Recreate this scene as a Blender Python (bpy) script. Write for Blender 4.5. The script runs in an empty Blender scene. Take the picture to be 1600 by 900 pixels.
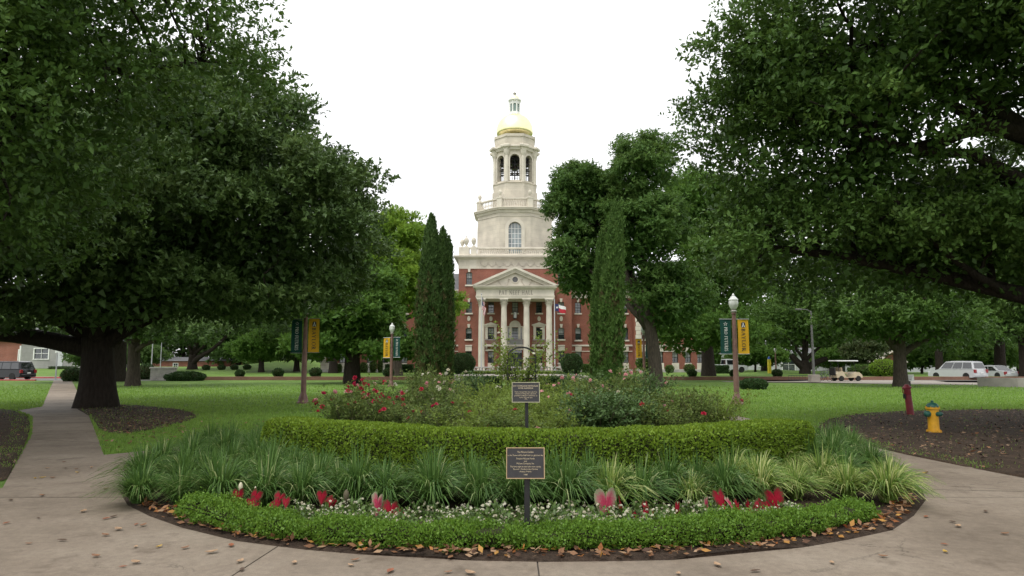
import bpy, bmesh, math, random
import numpy as np
from mathutils import Vector, Matrix

# ------------------------------------------------------------------ camera, sky, sun, exposure
scene = bpy.context.scene
R = math.radians
FPX = 1067.0                       # focal length in photo pixels (1600 wide)
PITCH = math.atan(117.0 / FPX)     # horizon lies 117 px under the middle of the picture
EYE = 1.6
cam_d = bpy.data.cameras.new('camera')
cam_d.sensor_width = 36.0
cam_d.lens = FPX / 1600.0 * 36.0
cam_d.clip_start = 0.05
cam_d.clip_end = 6000.0
cam = bpy.data.objects.new('camera', cam_d)
scene.collection.objects.link(cam)
cam.location = (0, 0, EYE)
cam.rotation_euler = (R(90) + PITCH, 0, 0)
scene.camera = cam

SUN_EL, SUN_AZ = R(62), R(205)      # soft bright patch of the overcast, high behind the left shoulder
world = bpy.data.worlds.new('World')
scene.world = world
world.use_nodes = True
wn, wl = world.node_tree.nodes, world.node_tree.links
wn.clear()
w_out = wn.new('ShaderNodeOutputWorld')
w_bg = wn.new('ShaderNodeBackground'); w_bg.inputs['Strength'].default_value = 0.1
w_sky = wn.new('ShaderNodeTexSky'); w_sky.sky_type = 'NISHITA'; w_sky.sun_disc = False
w_sky.sun_elevation = SUN_EL; w_sky.sun_rotation = SUN_AZ
w_hs = wn.new('ShaderNodeHueSaturation'); w_hs.inputs['Saturation'].default_value = 0.25
w_hs.inputs['Value'].default_value = 0.12
w_tc = wn.new('ShaderNodeTexCoord')
w_no = wn.new('ShaderNodeTexNoise'); w_no.inputs['Scale'].default_value = 3.2
w_no.inputs['Detail'].default_value = 4.0
w_rp = wn.new('ShaderNodeValToRGB')
w_rp.color_ramp.elements[0].position = 0.30; w_rp.color_ramp.elements[0].color = (0.92, 0.935, 0.95, 1)
w_rp.color_ramp.elements[1].position = 0.70; w_rp.color_ramp.elements[1].color = (1.0, 1.0, 1.0, 1)
w_sc = wn.new('ShaderNodeVectorMath'); w_sc.operation = 'SCALE'; w_sc.inputs['Scale'].default_value = 9.9
w_ad = wn.new('ShaderNodeVectorMath'); w_ad.operation = 'ADD'
wl.new(w_tc.outputs['Generated'], w_no.inputs['Vector'])
wl.new(w_no.outputs['Fac'], w_rp.inputs['Fac'])
wl.new(w_rp.outputs['Color'], w_sc.inputs[0])
wl.new(w_sky.outputs['Color'], w_hs.inputs['Color'])
wl.new(w_hs.outputs['Color'], w_ad.inputs[0])
wl.new(w_sc.outputs['Vector'], w_ad.inputs[1])
wl.new(w_ad.outputs['Vector'], w_bg.inputs['Color'])
wl.new(w_bg.outputs['Background'], w_out.inputs['Surface'])

sun_d = bpy.data.lights.new('sun', 'SUN')
sun_d.energy = 1.5; sun_d.angle = R(25); sun_d.color = (1.0, 0.97, 0.92)
sun = bpy.data.objects.new('sun', sun_d)
scene.collection.objects.link(sun)
# light comes from behind-left of the camera, high up
_sd = Vector((-0.35, -0.42, 1.0)).normalized()
sun.rotation_euler = _sd.to_track_quat('Z', 'Y').to_euler()
w_sky.sun_elevation = math.asin(_sd.z); w_sky.sun_rotation = math.atan2(_sd.x, _sd.y)

vs = scene.view_settings
vs.view_transform = 'Standard'; vs.look = 'None'; vs.exposure = 0.5; vs.gamma = 1.0
vs.use_curve_mapping = False
scene.cycles.adaptive_threshold = 0.02
scene.cycles.max_bounces = 4
scene.cycles.diffuse_bounces = 2
scene.cycles.glossy_bounces = 2
scene.cycles.transmission_bounces = 3
scene.cycles.transparent_max_bounces = 4

random.seed(7)
rng = np.random.default_rng(11)
COL = scene.collection

# ------------------------------------------------------------------ measuring helpers
CP, SP = math.cos(PITCH), math.sin(PITCH)
def _ray(u, v):
    return (u - 800.0, FPX * CP - (450.0 - v) * SP, FPX * SP + (450.0 - v) * CP)
def G(u, v, z=0.0):
    x, y, w = _ray(u, v); t = (z - EYE) / w
    return (x * t, y * t)
def W(u, v, Y):
    x, y, w = _ray(u, v); t = Y / y
    return Vector((x * t, Y, EYE + w * t))
def ZV(v, Y):
    return W(800, v, Y).z
def XU(u, Y, v=500):
    return W(u, v, Y).x

# ------------------------------------------------------------------ mesh helpers
class MB:
    """collects verts / faces of one mesh"""
    def __init__(s): s.v = []; s.f = []; s.m = []
    def add(s, vs_, fs, mi=0):
        o = len(s.v); s.v += [tuple(p) for p in vs_]
        for f in fs: s.f.append(tuple(i + o for i in f)); s.m.append(mi)
        return s
    def box(s, x0, x1, y0, y1, z0, z1, mi=0):
        return s.add([(x0,y0,z0),(x1,y0,z0),(x1,y1,z0),(x0,y1,z0),(x0,y0,z1),(x1,y0,z1),(x1,y1,z1),(x0,y1,z1)],
              [(0,3,2,1),(4,5,6,7),(0,1,5,4),(1,2,6,5),(2,3,7,6),(3,0,4,7)], mi)
    def cbox(s, x0, x1, y0, y1, z0, z1, c=0.02, mi=0):
        """box with chamfered vertical and top edges"""
        def ring(z, i): return [(x0+i+c,y0+i,z),(x1-i-c,y0+i,z),(x1-i,y0+i+c,z),(x1-i,y1-i-c,z),(x1-i-c,y1-i,z),(x0+i+c,y1-i,z),(x0+i,y1-i-c,z),(x0+i,y0+i+c,z)]
        return s.loft([ring(z0,0), ring(z1-c,0), ring(z1,c)], True, True, mi)
    def loft(s, rings, cap0=True, cap1=True, mi=0, closed=True):
        o = len(s.v); n = len(rings[0])
        for r in rings: s.v += [tuple(p) for p in r]
        for k in range(len(rings) - 1):
            for i in range(n if closed else n - 1):
                a = o + k*n + i; b = o + k*n + (i+1) % n
                s.f.append((a, b, b + n, a + n)); s.m.append(mi)
        if cap0: s.f.append(tuple(o + i for i in reversed(range(n)))); s.m.append(mi)
        if cap1: s.f.append(tuple(o + (len(rings)-1)*n + i for i in range(n))); s.m.append(mi)
        return s
    def lathe(s, prof, n=16, c=(0,0,0), rot=0.0, cap0=True, cap1=True, mi=0, sx=1.0, sy=1.0):
        rings = [[(c[0]+r*sx*math.cos(rot+2*math.pi*i/n), c[1]+r*sy*math.sin(rot+2*math.pi*i/n), c[2]+z) for i in range(n)] for r, z in prof]
        return s.loft(rings, cap0, cap1, mi)
    def tube(s, pts, rad, n=6, mi=0, cap=True):
        pts = [Vector(p) for p in pts]
        if not hasattr(rad, '__len__'): rad = [rad]*len(pts)
        rings = []; up = None
        for i, p in enumerate(pts):
            d = (pts[min(i+1, len(pts)-1)] - pts[max(i-1, 0)]).normalized()
            if up is None:
                up = Vector((1,0,0)) if abs(d.x) < 0.8 else Vector((0,1,0))
            up = (up - d*up.dot(d)).normalized()
            sd = d.cross(up)
            rings.append([p + (up*math.cos(2*math.pi*k/n) + sd*math.sin(2*math.pi*k/n))*rad[i] for k in range(n)])
        return s.loft(rings, cap, cap, mi)
    def prism(s, poly, y0, y1, mi=0):
        """polygon in x,z pushed from y0 to y1"""
        n = len(poly)
        return s.add([(p[0],y0,p[1]) for p in poly] + [(p[0],y1,p[1]) for p in poly],
            [tuple(range(n)), tuple(range(2*n-1, n-1, -1))] + [(i, i+n, (i+1)%n+n, (i+1)%n) for i in range(n)], mi)
    def flat(s, poly, z0, z1, mi=0):
        """polygon in x,y pushed from z0 up to z1"""
        n = len(poly)
        return s.add([(p[0],p[1],z0) for p in poly] + [(p[0],p[1],z1) for p in poly],
            [tuple(range(n-1,-1,-1)), tuple(range(n, 2*n))] + [(i, (i+1)%n, (i+1)%n+n, i+n) for i in range(n)], mi)
    def mesh(s, name, mats, smooth=False, fix=True):
        me = bpy.data.meshes.new(name)
        me.from_pydata(s.v, [], s.f)
        for m in (mats if isinstance(mats, (list, tuple)) else [mats]): me.materials.append(m)
        if any(s.m): me.polygons.foreach_set('material_index', s.m)
        if fix:
            bm = bmesh.new(); bm.from_mesh(me); bmesh.ops.recalc_face_normals(bm, faces=bm.faces); bm.to_mesh(me); bm.free()
        if smooth:
            me.polygons.foreach_set('use_smooth', [True]*len(me.polygons))
            if smooth != 'all':
                try: me.set_sharp_from_angle(angle=R(40))
                except Exception: pass
        me.update()
        return me
    def build(s, name, mats, parent=None, loc=(0,0,0), smooth=False, fix=True):
        return obj(name, s.mesh(name, mats, smooth, fix), parent, loc)

def obj(name, data, parent=None, loc=(0,0,0), rz=0.0):
    o = bpy.data.objects.new(name, data)
    COL.objects.link(o); o.location = loc; o.rotation_euler = (0, 0, rz)
    if parent is not None: o.parent = parent
    return o
def tag(o, label=None, cat=None, group=None, kind=None):
    if label: o['label'] = label
    if cat: o['category'] = cat
    if group: o['group'] = group
    if kind: o['kind'] = kind
    return o
def thing(name, label, cat, loc=(0,0,0), rz=0.0, group=None):
    return tag(obj(name, None, None, loc, rz), label, cat, group)

def inside(poly, x, y):
    x = np.asarray(x); y = np.asarray(y); c = np.zeros(x.shape, bool); n = len(poly)
    for i in range(n):
        x0, y0 = poly[i]; x1, y1 = poly[(i+1) % n]
        k = ((y0 > y) != (y1 > y)) & (x < (x1-x0)*(y-y0)/((y1-y0) if y1 != y0 else 1e-9) + x0)
        c ^= k
    return c
def resample(pts, step):
    P = np.array(pts, float); d = np.r_[0, np.cumsum(np.linalg.norm(np.diff(P, axis=0), axis=1))]
    n = max(2, int(d[-1]/step)+1); t = np.linspace(0, d[-1], n)
    return np.stack([np.interp(t, d, P[:, k]) for k in range(P.shape[1])], 1)
def smooth_line(pts, it=2):
    P = [tuple(p) for p in pts]
    for _ in range(it):
        Q = [P[0]]
        for a, b in zip(P[:-1], P[1:]):
            Q.append(tuple(.75*x+.25*y for x, y in zip(a, b))); Q.append(tuple(.25*x+.75*y for x, y in zip(a, b)))
        Q.append(P[-1]); P = Q
    return P
def smooth_loop(pts, it=2):
    P = [tuple(p) for p in pts]
    for _ in range(it):
        Q = []
        for a, b in zip(P, P[1:]+P[:1]):
            Q.append(tuple(.75*x+.25*y for x, y in zip(a, b))); Q.append(tuple(.25*x+.75*y for x, y in zip(a, b)))
        P = Q
    return P

# ---- big leaf meshes through numpy
def unit(a): return a / np.maximum(np.linalg.norm(a, axis=-1, keepdims=True), 1e-9)
def rand_dir(n): return unit(rng.normal(size=(n, 3)))
def leaf_arrays(pos, axis, nrm, length, width, fold=0.25):
    axis = unit(axis); side = unit(np.cross(axis, nrm)); up = np.cross(side, axis)
    L = length[:, None]; Wd = width[:, None]
    mid = pos + axis*L*0.45 + up*Wd*fold
    v = np.stack([pos, mid + side*Wd*0.5 - up*Wd*fold*1.2, pos + axis*L - up*L*0.08, mid - side*Wd*0.5 - up*Wd*fold*1.2], 1)
    return v.reshape(-1, 3)
def quad_mesh(name, verts, mats, rnd=None, k=4, smooth=False, midx=None):
    n = len(verts)//k
    me = bpy.data.meshes.new(name)
    me.vertices.add(n*k); me.loops.add(n*k); me.polygons.add(n)
    me.vertices.foreach_set('co', np.ascontiguousarray(verts, np.float32).ravel())
    me.loops.foreach_set('vertex_index', np.arange(n*k, dtype=np.int32))
    me.polygons.foreach_set('loop_start', np.arange(0, n*k, k, dtype=np.int32))
    try: me.polygons.foreach_set('loop_total', np.full(n, k, np.int32))
    except Exception: pass
    for m in (mats if isinstance(mats, (list, tuple)) else [mats]): me.materials.append(m)
    if midx is not None: me.polygons.foreach_set('material_index', midx.astype(np.int32))
    if rnd is None: rnd = rng.random(n)
    a = me.attributes.new('tint', 'FLOAT', 'FACE'); a.data.foreach_set('value', rnd.astype(np.float32))
    me.update(calc_edges=True)
    return me

# ------------------------------------------------------------------ materials
MATS = {}
def _mat(name):
    m = bpy.data.materials.new(name); m.use_nodes = True
    nt = m.node_tree; b = nt.nodes['Principled BSDF']
    MATS[name] = m
    return m, nt.nodes, nt.links, b
def _ramp(nodes, stops):
    r = nodes.new('ShaderNodeValToRGB'); e = r.color_ramp.elements
    while len(e) < len(stops): e.new(0.5)
    for k, (p, c) in enumerate(stops): e[k].position = p; e[k].color = (*c, 1)
    return r
def plain(name, col, rough=0.6, metal=0.0, var=0.12, scale=6.0, bump=0.0, bscale=40.0, spec=0.5):
    m, n, l, b = _mat(name)
    tc = n.new('ShaderNodeTexCoord'); no = n.new('ShaderNodeTexNoise')
    no.inputs['Scale'].default_value = scale; no.inputs['Detail'].default_value = 5
    l.new(tc.outputs['Object'], no.inputs['Vector'])
    r = _ramp(n, [(0.3, [max(0, c*(1-var)) for c in col]), (0.7, [min(1, c*(1+var)) for c in col])])
    l.new(no.outputs['Fac'], r.inputs['Fac']); l.new(r.outputs['Color'], b.inputs['Base Color'])
    b.inputs['Roughness'].default_value = rough; b.inputs['Metallic'].default_value = metal
    b.inputs['Specular IOR Level'].default_value = spec
    if bump:
        n2 = n.new('ShaderNodeTexNoise'); n2.inputs['Scale'].default_value = bscale; n2.inputs['Detail'].default_value = 4
        l.new(tc.outputs['Object'], n2.inputs['Vector'])
        bp = n.new('ShaderNodeBump'); bp.inputs['Strength'].default_value = bump; bp.inputs['Distance'].default_value = 0.02
        l.new(n2.outputs['Fac'], bp.inputs['Height']); l.new(bp.outputs['Normal'], b.inputs['Normal'])
    return m
def leafmat(name, cols, rough=0.45, trans=0.25, spec=0.4, clump=0.35, cscale=0.6):
    """cols: dark, mid, light leaf colours picked leaf by leaf; clump: slow change of leaf colour over the plant"""
    m, n, l, b = _mat(name)
    at = n.new('ShaderNodeAttribute'); at.attribute_name = 'tint'
    tc = n.new('ShaderNodeTexCoord'); no = n.new('ShaderNodeTexNoise')
    no.inputs['Scale'].default_value = cscale; no.inputs['Detail'].default_value = 2
    l.new(tc.outputs['Object'], no.inputs['Vector'])
    mx = n.new('ShaderNodeMix'); mx.data_type = 'FLOAT'; mx.inputs['Factor'].default_value = clump
    l.new(at.outputs['Fac'], mx.inputs[2]); l.new(no.outputs['Fac'], mx.inputs[3])
    r = _ramp(n, [(i/(len(cols)-1)*0.8+0.1, c) for i, c in enumerate(cols)])
    l.new(mx.outputs[0], r.inputs['Fac']); l.new(r.outputs['Color'], b.inputs['Base Color'])
    b.inputs['Roughness'].default_value = rough; b.inputs['Specular IOR Level'].default_value = spec
    if trans:
        tr = n.new('ShaderNodeBsdfTranslucent'); ms = n.new('ShaderNodeMixShader'); ms.inputs[0].default_value = trans
        hs = n.new('ShaderNodeHueSaturation'); hs.inputs['Hue'].default_value = 0.48; hs.inputs['Value'].default_value = 1.6
        l.new(r.outputs['Color'], hs.inputs['Color']); l.new(hs.outputs['Color'], tr.inputs['Color'])
        out = n['Material Output']
        l.new(b.outputs[0], ms.inputs[1]); l.new(tr.outputs[0], ms.inputs[2]); l.new(ms.outputs[0], out.inputs['Surface'])
    return m
def ground_mat(name, cols, s1, s2, bump=0.4, bscale=60, rough=0.9, spec=0.2, stretch=None, third=None):
    m, n, l, b = _mat(name)
    tc = n.new('ShaderNodeTexCoord'); mp = n.new('ShaderNodeMapping')
    if stretch: mp.inputs['Scale'].default_value = stretch
    l.new(tc.outputs['Object'], mp.inputs['Vector'])
    a = n.new('ShaderNodeTexNoise'); a.inputs['Scale'].default_value = s1; a.inputs['Detail'].default_value = 6; a.inputs['Roughness'].default_value = 0.65
    c = n.new('ShaderNodeTexNoise'); c.inputs['Scale'].default_value = s2; c.inputs['Detail'].default_value = 4
    l.new(mp.outputs[0], a.inputs['Vector']); l.new(mp.outputs[0], c.inputs['Vector'])
    mx = n.new('ShaderNodeMix'); mx.data_type = 'FLOAT'; mx.inputs['Factor'].default_value = 0.45
    l.new(a.outputs['Fac'], mx.inputs[2]); l.new(c.outputs['Fac'], mx.inputs[3])
    k = len(cols); r = _ramp(n, [(0.3 + 0.4*i/(k-1), q) for i, q in enumerate(cols)])
    l.new(mx.outputs[0], r.inputs['Fac'])
    l.new(r.outputs['Color'], b.inputs['Base Color'])
    b.inputs['Roughness'].default_value = rough; b.inputs['Specular IOR Level'].default_value = spec
    if bump:
        n2 = n.new('ShaderNodeTexNoise'); n2.inputs['Scale'].default_value = bscale; n2.inputs['Detail'].default_value = 5
        l.new(mp.outputs[0], n2.inputs['Vector'])
        bp = n.new('ShaderNodeBump'); bp.inputs['Strength'].default_value = bump; bp.inputs['Distance'].default_value = 0.03
        l.new(n2.outputs['Fac'], bp.inputs['Height']); l.new(bp.outputs['Normal'], b.inputs['Normal'])
    return m
def brick_mat(name, c1, c2, mortar, bw=0.21, bh=0.075, ms=0.01, bump=0.3):
    """course work in metres; x+y along the wall, z up"""
    m, n, l, b = _mat(name)
    tc = n.new('ShaderNodeTexCoord'); sp = n.new('ShaderNodeSeparateXYZ'); cb = n.new('ShaderNodeCombineXYZ'); ad = n.new('ShaderNodeMath')
    l.new(tc.outputs['Object'], sp.inputs[0]); l.new(sp.outputs[0], ad.inputs[0]); l.new(sp.outputs[1], ad.inputs[1])
    l.new(ad.outputs[0], cb.inputs[0]); l.new(sp.outputs[2], cb.inputs[1])
    br = n.new('ShaderNodeTexBrick'); br.inputs['Scale'].default_value = 1.0
    br.inputs['Brick Width'].default_value = bw; br.inputs['Row Height'].default_value = bh; br.inputs['Mortar Size'].default_value = ms
    br.inputs['Color1'].default_value = (*c1, 1); br.inputs['Color2'].default_value = (*c2, 1); br.inputs['Mortar'].default_value = (*mortar, 1)
    l.new(cb.outputs[0], br.inputs['Vector'])
    no = n.new('ShaderNodeTexNoise'); no.inputs['Scale'].default_value = 0.7; no.inputs['Detail'].default_value = 6
    l.new(tc.outputs['Object'], no.inputs['Vector'])
    rp = _ramp(n, [(0.3, (0.78, 0.77, 0.76)), (0.7, (1.1, 1.08, 1.06))])
    l.new(no.outputs['Fac'], rp.inputs['Fac'])
    mx = n.new('ShaderNodeMix'); mx.data_type = 'RGBA'; mx.blend_type = 'MULTIPLY'; mx.inputs['Factor'].default_value = 1.0
    l.new(br.outputs['Color'], mx.inputs[6]); l.new(rp.outputs['Color'], mx.inputs[7])
    l.new(mx.outputs[2], b.inputs['Base Color'])
    b.inputs['Roughness'].default_value = 0.85; b.inputs['Specular IOR Level'].default_value = 0.25
    bp = n.new('ShaderNodeBump'); bp.inputs['Strength'].default_value = bump; bp.inputs['Distance'].default_value = 0.01; bp.invert = True
    l.new(br.outputs['Fac'], bp.inputs['Height']); l.new(bp.outputs['Normal'], b.inputs['Normal'])
    return m
def bark_mat(name, c1, c2):
    m, n, l, b = _mat(name)
    tc = n.new('ShaderNodeTexCoord'); mp = n.new('ShaderNodeMapping'); mp.inputs['Scale'].default_value = (5, 5, 1.1)
    l.new(tc.outputs['Object'], mp.inputs['Vector'])
    vo = n.new('ShaderNodeTexVoronoi'); vo.inputs['Scale'].default_value = 2.6; vo.feature = 'DISTANCE_TO_EDGE'
    no = n.new('ShaderNodeTexNoise'); no.inputs['Scale'].default_value = 3.0; no.inputs['Detail'].default_value = 7
    l.new(mp.outputs[0], no.inputs['Vector'])
    va = n.new('ShaderNodeVectorMath'); va.operation = 'ADD'
    l.new(mp.outputs[0], va.inputs[0]); l.new(no.outputs['Color'], va.inputs[1]); l.new(va.outputs[0], vo.inputs['Vector'])
    r = _ramp(n, [(0.25, c1), (0.75, c2)]); l.new(no.outputs['Fac'], r.inputs['Fac']); l.new(r.outputs['Color'], b.inputs['Base Color'])
    b.inputs['Roughness'].default_value = 0.95; b.inputs['Specular IOR Level'].default_value = 0.15
    bp = n.new('ShaderNodeBump'); bp.inputs['Strength'].default_value = 0.9; bp.inputs['Distance'].default_value = 0.06
    mt = n.new('ShaderNodeMath'); mt.operation = 'MINIMUM'; mt.inputs[1].default_value = 0.25
    l.new(vo.outputs['Distance'], mt.inputs[0]); l.new(mt.outputs[0], bp.inputs['Height']); l.new(bp.outputs['Normal'], b.inputs['Normal'])
    return m
def glass_mat(name, col=(0.03, 0.04, 0.045), rough=0.06):
    m, n, l, b = _mat(name)
    tc = n.new('ShaderNodeTexCoord'); no = n.new('ShaderNodeTexNoise'); no.inputs['Scale'].default_value = 1.3
    l.new(tc.outputs['Object'], no.inputs['Vector'])
    r = _ramp(n, [(0.35, [c*0.6 for c in col]), (0.65, [c*1.5 for c in col])]); l.new(no.outputs['Fac'], r.inputs['Fac'])
    l.new(r.outputs['Color'], b.inputs['Base Color'])
    b.inputs['Roughness'].default_value = rough; b.inputs['Specular IOR Level'].default_value = 0.9; b.inputs['IOR'].default_value = 1.6
    bp = n.new('ShaderNodeBump'); bp.inputs['Strength'].default_value = 0.03; l.new(no.outputs['Fac'], bp.inputs['Height']); l.new(bp.outputs['Normal'], b.inputs['Normal'])
    return m

M_lawn = ground_mat('lawn_grass', [(0.066, 0.122, 0.022), (0.108, 0.188, 0.036), (0.165, 0.235, 0.058)], 0.30, 9.0, 0.6, 90)
M_blade = leafmat('grass_blade', [(0.105, 0.198, 0.034), (0.160, 0.280, 0.052), (0.24, 0.35, 0.085)], 0.55, 0.35, 0.15, 0.55, 0.35)
M_soil = ground_mat('bed_soil', [(0.018, 0.012, 0.009), (0.045, 0.03, 0.021), (0.075, 0.052, 0.036)], 7, 40, 1.0, 45)
M_mulch = ground_mat('mulch_ground', [(0.022, 0.015, 0.010), (0.048, 0.032, 0.021), (0.095, 0.064, 0.042)], 2.5, 30, 1.0, 35)
M_joint = plain('joint_filler', (0.06, 0.05, 0.04), 0.95, 0, 0.3, 20)
M_asph = ground_mat('asphalt', [(0.10, 0.10, 0.10), (0.15, 0.147, 0.14), (0.19, 0.185, 0.175)], 0.4, 30, 0.2, 80)
M_conc_pale = ground_mat('pale_concrete', [(0.26, 0.23, 0.20), (0.31, 0.28, 0.245), (0.36, 0.33, 0.29)], 0.5, 12, 0.15, 80)
M_redpaint = plain('red_kerb_paint', (0.34, 0.06, 0.06), 0.7, 0, 0.3, 3)
M_brick = brick_mat('red_brick', (0.265, 0.082, 0.052), (0.23, 0.066, 0.044), (0.30, 0.18, 0.14))
M_kerbbrick = brick_mat('edging_brick', (0.22, 0.10, 0.065), (0.17, 0.08, 0.055), (0.24, 0.18, 0.14))
M_stone = brick_mat('limestone', (0.60, 0.55, 0.465), (0.575, 0.53, 0.45), (0.46, 0.415, 0.345), 1.25, 0.62, 0.012, 0.1)
M_stone2 = plain('carved_limestone', (0.61, 0.56, 0.475), 0.8, 0, 0.13, 0.9, 0.15, 12, 0.25)
M_greystone = plain('grey_weathered_stone', (0.42, 0.40, 0.37), 0.85, 0, 0.2, 2.0, 0.2, 20, 0.25)
M_gold = plain('gold_leaf', (0.98, 0.88, 0.52), 0.45, 1.0, 0.05, 2.0)
M_white = plain('white_paint', (0.78, 0.78, 0.76), 0.5, 0, 0.05, 3)
M_dframe = plain('dark_green_sash', (0.035, 0.05, 0.045), 0.45, 0, 0.15, 4)
M_glass = glass_mat('window_glass')
M_glassb = glass_mat('pale_window_glass', (0.16, 0.20, 0.21), 0.1)
M_blind = plain('window_blind', (0.42, 0.44, 0.43), 0.7, 0, 0.1, 3)
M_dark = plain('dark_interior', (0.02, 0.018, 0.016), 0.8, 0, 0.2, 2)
M_slate = ground_mat('slate_roof', [(0.10, 0.10, 0.105), (0.15, 0.15, 0.155), (0.19, 0.19, 0.195)], 1.5, 14, 0.3, 20)
M_bronze = plain('bell_bronze', (0.10, 0.075, 0.05), 0.45, 0.8, 0.2, 3)
M_black = plain('black_metal', (0.014, 0.014, 0.015), 0.45, 0.0, 0.2, 8)
M_grey = plain('galvanised_metal', (0.38, 0.39, 0.40), 0.45, 0.5, 0.12, 5)
M_lamp_post = plain('brown_lamp_paint', (0.175, 0.095, 0.075), 0.6, 0, 0.25, 5, 0.1, 30)
M_lampglass = plain('milky_lamp_glass', (0.62, 0.64, 0.60), 0.25, 0, 0.12, 8)
M_bark = bark_mat('oak_bark', (0.020, 0.016, 0.013), (0.050, 0.040, 0.032))
M_bark2 = bark_mat('pecan_bark', (0.045, 0.037, 0.03), (0.11, 0.09, 0.072))
# ------------------------------------------------------------------ concrete of the walk
def concrete_mat():
    m, n, l, b = _mat('walk_concrete')
    tc = n.new('ShaderNodeTexCoord')
    def noise(s, d=5, rgh=0.6, st=None):
        q = n.new('ShaderNodeTexNoise'); q.inputs['Scale'].default_value = s; q.inputs['Detail'].default_value = d; q.inputs['Roughness'].default_value = rgh
        if st:
            mp = n.new('ShaderNodeMapping'); mp.inputs['Scale'].default_value = st; l.new(tc.outputs['Object'], mp.inputs['Vector']); l.new(mp.outputs[0], q.inputs['Vector'])
        else: l.new(tc.outputs['Object'], q.inputs['Vector'])
        return q
    a = noise(0.55, 8, 0.65); r = _ramp(n, [(0.28, (0.145, 0.115, 0.086)), (0.5, (0.225, 0.182, 0.140)), (0.75, (0.295, 0.248, 0.196))]); l.new(a.outputs['Fac'], r.inputs['Fac'])
    g = noise(120, 3); rg = _ramp(n, [(0.3, (0.75, 0.75, 0.75)), (0.7, (1.15, 1.15, 1.15))]); l.new(g.outputs['Fac'], rg.inputs['Fac'])
    mx = n.new('ShaderNodeMix'); mx.data_type = 'RGBA'; mx.blend_type = 'MULTIPLY'; mx.inputs['Factor'].default_value = 0.8
    l.new(r.outputs['Color'], mx.inputs[6]); l.new(rg.outputs['Color'], mx.inputs[7])
    # dark drip stains and pale scuffs, both with a shape of their own
    s = noise(1.7, 9, 0.7); rs = _ramp(n, [(0.55, (0, 0, 0)), (0.70, (0.75, 0.75, 0.75))]); l.new(s.outputs['Fac'], rs.inputs['Fac'])
    m2 = n.new('ShaderNodeMix'); m2.data_type = 'RGBA'; l.new(rs.outputs['Color'], m2.inputs['Factor']); l.new(mx.outputs[2], m2.inputs[6]); m2.inputs[7].default_value = (0.105, 0.08, 0.058, 1)
    w = noise(1.1, 8, 0.75, (0.6, 2.2, 1)); rw = _ramp(n, [(0.66, (0, 0, 0)), (0.78, (0.5, 0.5, 0.5))]); l.new(w.outputs['Fac'], rw.inputs['Fac'])
    m3 = n.new('ShaderNodeMix'); m3.data_type = 'RGBA'; l.new(rw.outputs['Color'], m3.inputs['Factor']); l.new(m2.outputs[2], m3.inputs[6]); m3.inputs[7].default_value = (0.36, 0.33, 0.29, 1)
    # mid-size mottling and a few hairline cracks
    q = noise(14, 6, 0.7); rq = _ramp(n, [(0.3, (0.80, 0.79, 0.78)), (0.7, (1.14, 1.14, 1.13))]); l.new(q.outputs['Fac'], rq.inputs['Fac'])
    m4 = n.new('ShaderNodeMix'); m4.data_type = 'RGBA'; m4.blend_type = 'MULTIPLY'; m4.inputs['Factor'].default_value = 1.0; l.new(m3.outputs[2], m4.inputs[6]); l.new(rq.outputs['Color'], m4.inputs[7])
    vc = n.new('ShaderNodeTexVoronoi'); vc.feature = 'DISTANCE_TO_EDGE'; vc.inputs['Scale'].default_value = 0.42
    wv = noise(1.3, 6, 0.7); av = n.new('ShaderNodeVectorMath'); av.operation = 'MULTIPLY_ADD'; av.inputs[1].default_value = (.9, .9, 0); l.new(wv.outputs['Color'], av.inputs[0]); l.new(tc.outputs['Object'], av.inputs[2]); l.new(av.outputs[0], vc.inputs['Vector'])
    rc = _ramp(n, [(0.0, (1, 1, 1)), (0.0045, (0, 0, 0))]); l.new(vc.outputs['Distance'], rc.inputs['Fac'])
    mk = noise(0.5, 2); rk = _ramp(n, [(0.52, (0, 0, 0)), (0.6, (.7, .7, .7))]); l.new(mk.outputs['Fac'], rk.inputs['Fac'])
    mm = n.new('ShaderNodeMath'); mm.operation = 'MULTIPLY'; l.new(rc.outputs['Color'], mm.inputs[0]); l.new(rk.outputs['Color'], mm.inputs[1])
    m5 = n.new('ShaderNodeMix'); m5.data_type = 'RGBA'; l.new(mm.outputs[0], m5.inputs['Factor']); l.new(m4.outputs[2], m5.inputs[6]); m5.inputs[7].default_value = (0.05, 0.04, 0.03, 1)
    l.new(m5.outputs[2], b.inputs['Base Color'])
    rr = _ramp(n, [(0.3, (0.6, 0.6, 0.6)), (0.7, (0.85, 0.85, 0.85))]); l.new(s.outputs['Fac'], rr.inputs['Fac']); l.new(rr.outputs['Color'], b.inputs['Roughness'])
    b.inputs['Specular IOR Level'].default_value = 0.35
    bp = n.new('ShaderNodeBump'); bp.inputs['Strength'].default_value = 0.35; bp.inputs['Distance'].default_value = 0.006
    l.new(g.outputs['Fac'], bp.inputs['Height']); l.new(bp.outputs['Normal'], b.inputs['Normal'])
    return m
M_walk = concrete_mat()

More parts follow.
